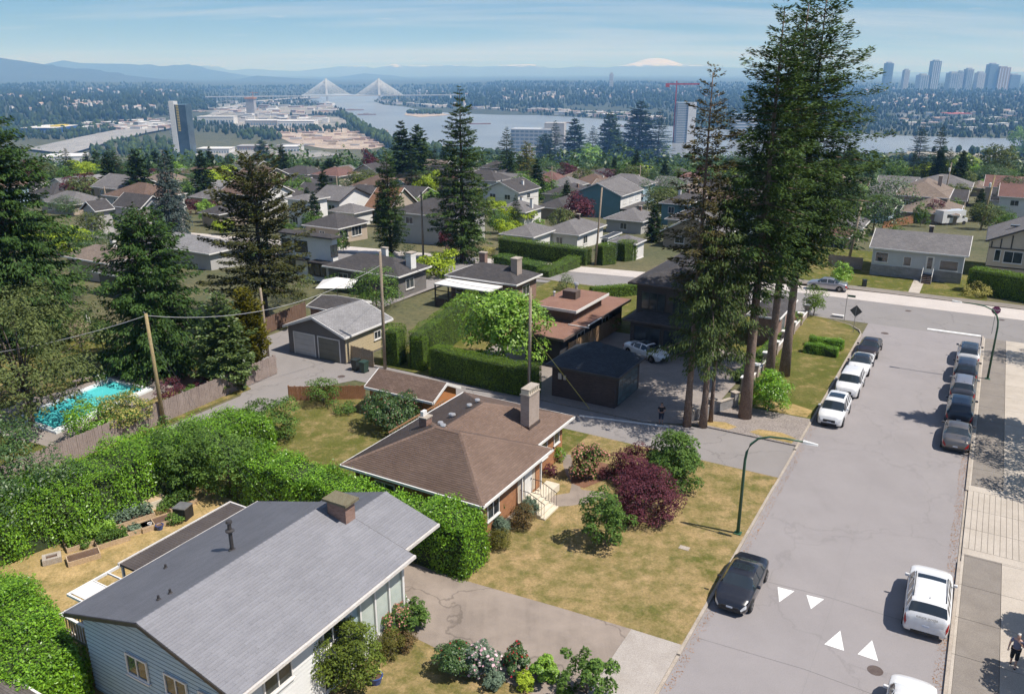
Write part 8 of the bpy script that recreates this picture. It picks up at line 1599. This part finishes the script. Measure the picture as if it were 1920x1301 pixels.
shed('blue furniture store with pale roof beside the motorway', 72, 250, 62, 9, 130, m_wbl, m_wh, 'store', name='store'); shed('yellow entrance block of the blue store', 103, 248, 14, 11, 60, m_wy, m_wy, 'store', name='store')
shed('long white hall at the left of the motorway', 118, 310, 66, 15, 60, m_wh, m_wh, rot=R(14)); shed('long low white hall behind the lumber yard', 555, 237, 68, 9, 60, m_wh, m_wh); shed('white row of bays before the tower under construction', 405, 233, 68, 13, 40, m_wh, m_wh); shed('pale flat hall beside the lumber yard', 490, 236, 60, 9, 50, m_wg, m_wh); shed('white hall below the river bend trees', 820, 288, 38, 9, 50, m_wh, m_wh); shed('light green hall along the motorway', 280, 243, 25, 5, 40, m_tp, m_wg); shed('red roofed store across the river at the right', 1800, 219, 45, 5, 60, m_wh, m_ro)
shed('white building beside the tower base', 400, 288, 60, 8, 40, m_wh, m_wh); shed('grey roofed block right of the tower base', 470, 282, 50, 7, 40, m_wr, m_wg); shed('white terrace below the lumber yard', 545, 285, 34, 9, 40, m_wh, m_wh)
g = np.random.default_rng(5); spots = []
for k in range(50): spots.append((g.uniform(150, 320), g.uniform(228, 246), 'l'))
for k in range(90): spots.append((g.uniform(360, 640), g.uniform(192, 232), 'c'))
for k in range(60): spots.append((g.uniform(1000, 1240), 211 + g.uniform(0, 9) + (0), 'r'))
for k in range(40): spots.append((g.uniform(1690, 1920), g.uniform(212, 246), 's'))
for k in range(30): spots.append((g.uniform(700, 980), 0, 'b'))
LBL = {'l': 'low pale building along the motorway in the valley', 'c': 'low pale industrial building behind the lumber yard', 'r': 'small white waterfront building across the river', 's': 'pale low building on the far right bank', 'b': 'waterfront shed on the far bank near the bridge'}
for x, y, k in spots:
    if k == 'b': y = np.interp(x, [700, 800, 980], [192, 202, 211]) + g.uniform(-2.5, -.5)
    if k == 'r': y = np.interp(x, [1000, 1160, 1240], [214, 224, 233]) - g.uniform(1, 9)
    z = ZV + 1.5 if k in 'lcb' else None; p = P(x, y, z) if z else G(x, y); m = MPP(p); t = thing('industrial_building', LBL[k], 'building', p, g.uniform(-.3, .3), LBL[k].replace('building', 'buildings').replace('shed', 'sheds')); w_, h, d = g.uniform(8, 24) * m, g.uniform(6, 12), g.uniform(15, 40)
    MB().box(-w_ / 2, w_ / 2, 0, d, -12, h).build('wall', [m_wh, m_wh, m_wg, m_wr][g.integers(4)], t); MB().box(-w_ / 2 - .8, w_ / 2 + .8, -.8, d + .8, h + .05, h + 1.0).build('roof', [m_wg, m_wh, m_wr][g.integers(3)], t)
# little houses on the wooded hillsides
hm = []
for wmat, rmat in ((m_wh, m_wg), (m_tp, m_wr), (m_wh, m_wr), (m_wr, m_wg)):
    hm.append((MB().box(-5, 5, -4, 4, -6, 6).add([(-5, -4, 6), (-5, 4, 6), (-5, 0, 9), (5, -4, 6), (5, 4, 6), (5, 0, 9)], [(0, 2, 1), (3, 4, 5)]).build('wall', wmat).data, roof_mesh('roof', gable_planes(-5.6, 5.6, -4.8, 4.8, 6, .75, 'x'), rmat, .4)))
for o in [o for o in bpy.data.objects if o.name.startswith('wall') and o.parent is None]: bpy.data.objects.remove(o)
for grp, lb, n, fx, fy in (('hillside houses at the left', 'small pale house on the wooded hill left of the motorway', 90, (0, 330), (172, 214)), ('hillside houses across the river', 'small pale house on the wooded hill across the river', 110, (780, 1340), (164, 200)), ('hillside houses on the right ridge', 'small pale house below the ridge skyline towers', 100, (1620, 1920), (168, 212))):
    cl_ = [(g.uniform(*fx), g.uniform(*fy)) for _ in range(16)]
    for k in range(n):
        c_ = cl_[g.integers(len(cl_))]; p = G(c_[0] + g.normal(0, 16), c_[1] + g.normal(0, 2.5)); t = thing('hillside_house', lb, 'house', p + Vector((0, 0, 5)), g.uniform(-.8, .8), grp); q = g.uniform(.8, 1.4); t.scale = (q, q, q); a, b_ = hm[g.integers(4)]; ob('wall', a, t); ob('roof', b_, t)
for k in range(60):
    x, y = g.uniform(528, 725), g.uniform(243, 277); p = P(x, y, ZV + 1)
    t = thing('lumber_stack', 'stack of sawn lumber in the tan lumber yard', 'lumber stack', p, g.uniform(-.3, .3), 'lumber stacks in the yard'); w_ = g.uniform(15, 45); MB().box(-w_ / 2, w_ / 2, -4, 4, 0, g.uniform(2.5, 5)).build('stack', [m_wr, m_wg, m_sand, m_wr][k % 4], t); MB().box(-w_ / 2 - .3, w_ / 2 + .3, -4.3, 4.3, -.5, -.01).build('bearers', m_wr, t)
# boats and barges
for k, (x, y, l_, lb) in enumerate(((688, 215.5, 34, 'dark barge moored off the near bank'), (660, 207, 44, 'red barge with cargo at the river bend'), (900, 233, 40, 'long red log boom tied in mid river'), (1060, 231, 40, 'log boom at the right of the river'), (1150, 238, 46, 'log boom near the far waterfront'))):
    p = P(x, y, ZV + 1.3); t = thing('barge', lb, 'barge', p, 0.1); m = MPP(p); MB().box(-l_ * m / 2, l_ * m / 2, -6, 6, -1, 2.5).build('hull', pm('barge_red', (.17, .09, .075), (.22, .12, .1), .1, .8) if 'barge_red' not in bpy.data.materials else bpy.data.materials['barge_red'], t); MB().box(-l_ * m * .2, l_ * m * .1, -4, 4, 2.55, 6 if k < 2 else 3).build('deck_load', m_wg, t)
# ---- woods: one mass of many trees over the slope, the valley floor and the hills
def forest(name, label, pts, hs, mat, seed=1, conif=.35):
    """joined low trees: each a lumpy crown of a few leaf masses, or a cone"""
    g = np.random.default_rng(seed); n = len(pts); pts = np.asarray(pts); hs = np.asarray(hs)
    th = np.linspace(0, 2 * np.pi, 5, endpoint=False)
    iscon = g.random(n) < conif
    lev_b = np.array([[0.04, .55], [.45, 1.0], [.84, .62]]); lev_c = np.array([[.02, 1.0], [.45, .58], [.8, .22]])
    V = []; Fs = []
    lev = np.where(iscon[:, None, None], lev_c[None], lev_b[None])
    wr = np.where(iscon, .20, .36) * hs * g.uniform(.75, 1.3, n)
    rr = lev[:, :, 1][:, :, None] * wr[:, None, None] * g.uniform(.62, 1.3, (n, 3, 5)); zz_ = lev[:, :, 0][:, :, None] * hs[:, None, None] + g.normal(0, .05, (n, 3, 5)) * hs[:, None, None]
    a = th[None, None, :] + g.uniform(0, 6, (n, 1, 1)) + np.arange(3)[None, :, None] * .5
    ring = np.stack([pts[:, None, None, 0] + rr * np.cos(a), pts[:, None, None, 1] + rr * np.sin(a), pts[:, None, None, 2] + zz_], -1).reshape(n, 15, 3)
    top = pts + np.stack([g.normal(0, .05, n) * hs, g.normal(0, .05, n) * hs, hs * g.uniform(.95, 1.08, n)], -1)
    Vv = np.concatenate([ring, top[:, None, :]], 1).reshape(-1, 3); b = (np.arange(n) * 16)[:, None, None]
    tris = []
    for l in range(2):
        for j in range(5): tris += [(l * 5 + j, l * 5 + (j + 1) % 5, (l + 1) * 5 + j), (l * 5 + (j + 1) % 5, (l + 1) * 5 + (j + 1) % 5, (l + 1) * 5 + j)]
    tris += [(10 + j, 10 + (j + 1) % 5, 15) for j in range(5)]
    Ft = (b + np.array(tris)[None]).reshape(-1, 3)
    o = ob(name, mesh(name, Vv, Ft, mat)); tag(o, label, 'trees', kind='stuff'); return o
def woodm(name, c, c2):
    m, nt, b = new_mat(name); p = pos(nt); o = mixc(nt, island(nt), c, c2); o = mixc(nt, .75, o, mixc(nt, 1, o, ramp(nt, noise(nt, .35, 5, .75, p), .32, .68, (.25, .25, .25), (1.9, 1.9, 1.8)), 'MULTIPLY')); nt.links.new(o, b.inputs['Base Color']); b.inputs['Roughness'].default_value = .95; b.inputs['Specular IOR Level'].default_value = .1
    bump(nt, b, noise(nt, .5, 4, .8, p), 1.0, 1.5); return m
m_wood = woodm('wood_foliage', (0.020, 0.038, 0.014), (0.062, 0.092, 0.030)); m_wood2 = woodm('far_wood_foliage', (0.011, 0.024, 0.011), (0.036, 0.056, 0.022))
g = np.random.default_rng(9)
def inriver(P_): 
    x, y = P_[:, 0], P_[:, 1]; poly = np.array([v.co[:2] for v in bpy.data.objects['river'].data.vertices]); ins = np.zeros(len(x), bool); j = len(poly) - 1
    for i in range(len(poly)):
        a, b = poly[i], poly[j]; c_ = ((a[1] > y) != (b[1] > y)) & (x < (b[0] - a[0]) * (y - a[1]) / (b[1] - a[1] + 1e-9) + a[0]); ins ^= c_; j = i
    return ins
def inname(P_, nm):
    x, y = P_[:, 0], P_[:, 1]; poly = np.array([v.co[:2] for v in bpy.data.objects[nm].data.vertices]); ins = np.zeros(len(x), bool); j = len(poly) - 1
    for i in range(len(poly)):
        a, b = poly[i], poly[j]; c_ = ((a[1] > y) != (b[1] > y)) & (x < (b[0] - a[0]) * (y - a[1]) / (b[1] - a[1] + 1e-9) + a[0]); ins ^= c_; j = i
    return ins
def scatter(n, d0, d1, seed, a0=-37, a1=37, thr=0.0, fs=300.):
    g = np.random.default_rng(seed); d = np.sqrt(g.uniform(d0 ** 2, d1 ** 2, n)) if d1 < 1700 else np.exp(g.uniform(np.log(d0), np.log(d1), n)); a = np.radians(g.uniform(a0, a1, n)); X, Y = d * np.sin(a), d * np.cos(a)
    f = np.sin(X / fs + 1) * np.cos(Y / fs * .9 + 2) + .6 * np.sin(X / fs * 2.3 + Y / fs * 1.7); k = f > thr; X, Y = X[k], Y[k]; return np.stack([X, Y, tz(X, Y)], -1)
def leaf_forest(name, label, pts, hs, mat, seed=1, conif=.3, nq=110, ls=.15):
    g = np.random.default_rng(seed); pr = []
    for k in range(5): v_, f_, _ = crown(.40, .40, .5, nq, ls, 14, 200 + k, .5, csize=.42); pr.append((v_, f_))
    for k in range(3): v_, f_, _ = conifer(1.0, .24, .03, 300 + k, 13, 6, nq / 12., .17, .35, .75, fine=.5); pr.append((v_, f_))
    VV, FF = [], []; b = 0
    for p_, h in zip(pts, hs):
        k = g.integers(5, 8) if g.random() < conif else g.integers(0, 5); v_, f_ = pr[k]; a = g.uniform(0, 6.3); c_, s_ = math.cos(a), math.sin(a); w_ = h * g.uniform(.8, 1.25)
        VV.append(np.stack([(v_[:, 0] * c_ - v_[:, 1] * s_) * w_ + p_[0], (v_[:, 0] * s_ + v_[:, 1] * c_) * w_ + p_[1], v_[:, 2] * h + p_[2]], -1)); FF.append(f_ + b); b += len(v_)
    o = ob(name, mesh(name, np.concatenate(VV), np.concatenate(FF), mat)); tag(o, label, 'trees', kind='stuff'); return o
p0 = scatter(1500, 335, 760, 11, thr=-1.2); p0 = p0[p0[:, 1] > 330]; leaf_forest('slope_trees', 'leafy trees massed just below the last houses', p0, np.random.default_rng(2).uniform(7, 14, len(p0)), LM['deep'], 3, .4)
p1 = scatter(5200, 740, 1420, 1, thr=-1.1); p1 = p1[p1[:, 1] > 700]; forest('woodland', 'wooded slope falling from the last houses to the valley floor', p1, np.random.default_rng(2).uniform(8, 15, len(p1)), m_wood, 3, .3)
p2 = scatter(9000, 1400, 3300, 2, thr=.2, fs=160.); k = ~(inriver(p2) | inname(p2, 'lumber_yard') | inname(p2, 'sand_flat') | inname(p2, 'highway') | inname(p2, 'industrial_ground') | inname(p2, 'industrial_ground.001')); p2 = p2[k]; forest('valley_woodland', 'tree belts between roads and sheds on the valley floor', p2, np.random.default_rng(3).uniform(9, 20, len(p2)), m_wood, 4, .1)
p3 = scatter(22000, 2400, 9000, 5, thr=-1.2, fs=420.); k = ~(inriver(p3) | inname(p3, 'sand_flat') | inname(p3, 'highway') | inname(p3, 'industrial_ground.001')); p3 = p3[k]; h3 = np.where(p3[:, 2] > ZV + 6, 1.0, .62) * np.random.default_rng(6).uniform(14, 26, len(p3)); forest('hill_forest', 'dark forest covering the hills across the valley', p3, h3, m_wood2, 7, .45)
bx = g.uniform(640, 960, 420); by = np.interp(bx, [640, 690, 760, 830, 960], [207, 245, 277, 289, 305]) + g.uniform(0, 16, 420); forest('riverside_trees', 'row of tall trees along the near river bank', np.array([P(x, y, ZV) for x, y in zip(bx, by)]), g.uniform(14, 26, 420), m_wood, 12, .1)
isl = np.array([P(x, y, ZV + 2) for x, y in zip(g.uniform(764, 828, 160), g.uniform(211.5, 214.5, 160))]); forest('island_trees', 'thicket of trees on the sand bar in mid river', isl, g.uniform(9, 16, 160), m_wood, 8, .1)
# ---- mountains
def ridge(name, label, D, pts, mat, depth=3000., seed=1, rough=.16, n=420, x0=-450, x1=2400):
    """a mountain range as ground rising from its foot to the crest and falling behind"""
    g = np.random.default_rng(seed); xs = np.linspace(x0, x1, n); ys = np.interp(xs, [a for a, b in pts], [b for a, b in pts])
    fr = np.zeros(n)
    for o_ in range(1, 7): fr += np.interp(np.linspace(0, 1, n), np.linspace(0, 1, 8 * 2 ** o_), g.normal(0, 1, 8 * 2 ** o_)) * .5 ** o_
    u = (xs - CX) / F; v = (ys - CY) / F; k = D / (C - S * v); zc = H - (S + C * v) * k; X = u * k; amp = np.maximum(zc - ZV, 0); zc = zc + fr * rough * np.minimum(amp, 900) ; rows = []
    prof = [(-1.0, 0.0), (-.82, .10), (-.62, .26), (-.45, .45), (-.28, .62), (-.13, .82), (0, 1.0), (.35, .6), (1.0, 0.0)]
    for q, f in prof:
        jag = np.zeros(n)
        for o_ in range(2, 7): jag += np.interp(np.linspace(0, 1, n), np.linspace(0, 1, 8 * 2 ** o_), g.normal(0, 1, 8 * 2 ** o_)) * .55 ** o_
        z = ZV - 20 + (zc - ZV + 20) * f * (1 + (.55 * jag if 0 < f < 1 else 0)); kk = (D + q * depth) / D; rows.append(np.stack([X * kk, np.full(n, D + q * depth) + jag * depth * .12 * (0 < f < 1), z], -1))
    V = np.concatenate(rows); m = len(prof); I = np.arange(m * n).reshape(m, n); Fq = np.stack([I[:-1, :-1], I[:-1, 1:], I[1:, 1:], I[1:, :-1]], -1).reshape(-1, 4)
    o = ob(name, mesh(name, V, Fq, mat, smooth=True)); tag(o, label, kind='structure'); return o
m_mt = pm('forested_mountain', (0.024, 0.036, 0.034), (0.044, 0.058, 0.050), .0012, .95, .3, .01)
m_snow, nt, b = new_mat('snowy_mountain'); p = pos(nt); s3 = nt.nodes.new('ShaderNodeSeparateXYZ'); nt.links.new(p, s3.inputs[0]); mr = nt.nodes.new('ShaderNodeMapRange'); nt.links.new(s3.outputs[2], mr.inputs[0]); mr.inputs[1].default_value = 30; mr.inputs[2].default_value = 260
ad_ = nt.nodes.new('ShaderNodeMath'); ad_.operation = 'MULTIPLY_ADD'; nt.links.new(noise(nt, .0035, 6, .7, p), ad_.inputs[0]); ad_.inputs[1].default_value = 1.1; ad_.inputs[2].default_value = -.55; a2 = nt.nodes.new('ShaderNodeMath'); nt.links.new(mr.outputs[0], a2.inputs[0]); nt.links.new(ad_.outputs[0], a2.inputs[1])
nt.links.new(mixc(nt, ramp(nt, a2.outputs[0], .42, .55), (0.07, 0.085, 0.09), (0.46, 0.47, 0.50)), b.inputs['Base Color']); b.inputs['Roughness'].default_value = .9
ridge('mountain', 'dark blue forested mountain shoulder at the left', 11500, [(-450, 96), (0, 110), (90, 122), (200, 137), (300, 148), (400, 156), (520, 163), (2400, 170)], m_mt, 2500, 3, .05)
ridge('mountain', 'low dark hill behind the bridge approach', 13500, [(-450, 170), (400, 162), (440, 150), (480, 142), (540, 146), (600, 150), (660, 156), (760, 161), (2400, 168)], m_mt, 1800, 4, .05)
ridge('mountain', 'middle blue mountain range beyond the left valley', 17500, [(-450, 112), (80, 122), (118, 114), (150, 119), (240, 121), (300, 127), (345, 124), (400, 132), (450, 140), (520, 150), (600, 150), (680, 138), (740, 142), (800, 152), (900, 156), (2400, 165)], m_mt, 3000, 5, .05)
ridge('mountain_range', 'pale snow tipped mountain range along the horizon', 25500, [(-450, 140), (300, 138), (360, 124), (400, 124), (430, 134), (560, 134), (640, 128), (700, 131), (740, 123), (760, 127), (830, 126), (900, 129), (960, 126), (1000, 123), (1030, 131), (1080, 127), (1140, 128), (1200, 120), (1300, 124), (1380, 128), (1500, 131), (1700, 134), (2400, 138)], m_snow, 3500, 6, .30)
ridge('volcano', 'broad snow covered volcano far beyond the ridge', 29500, [(-450, 175), (1100, 165), (1150, 130), (1175, 121), (1200, 114), (1220, 108), (1240, 107), (1258, 111), (1275, 118), (1310, 127), (1380, 135), (1500, 165), (2400, 175)], m_snow, 3000, 7, .22)
# ================================================================== HAZE
mb = MB().box(-37000, 37000, -37000, 37000, -190, 760)
m_hz = bpy.data.materials.new('haze'); m_hz.use_nodes = True; nt = m_hz.node_tree
nt.nodes.remove(nt.nodes['Principled BSDF'])
pv = nt.nodes.new('ShaderNodeVolumePrincipled'); pv.inputs['Density'].default_value = 0.0001; pv.inputs['Color'].default_value = (0.22, 0.49, 1.0, 1); pv.inputs['Absorption Color'].default_value = (1, 1, 1, 1); pv.inputs['Anisotropy'].default_value = 0.0
nt.links.new(pv.outputs[0], nt.nodes['Material Output'].inputs['Volume'])
hz = mb.build('haze', m_hz); tag(hz, 'thin blue summer haze over the valley', kind='stuff')
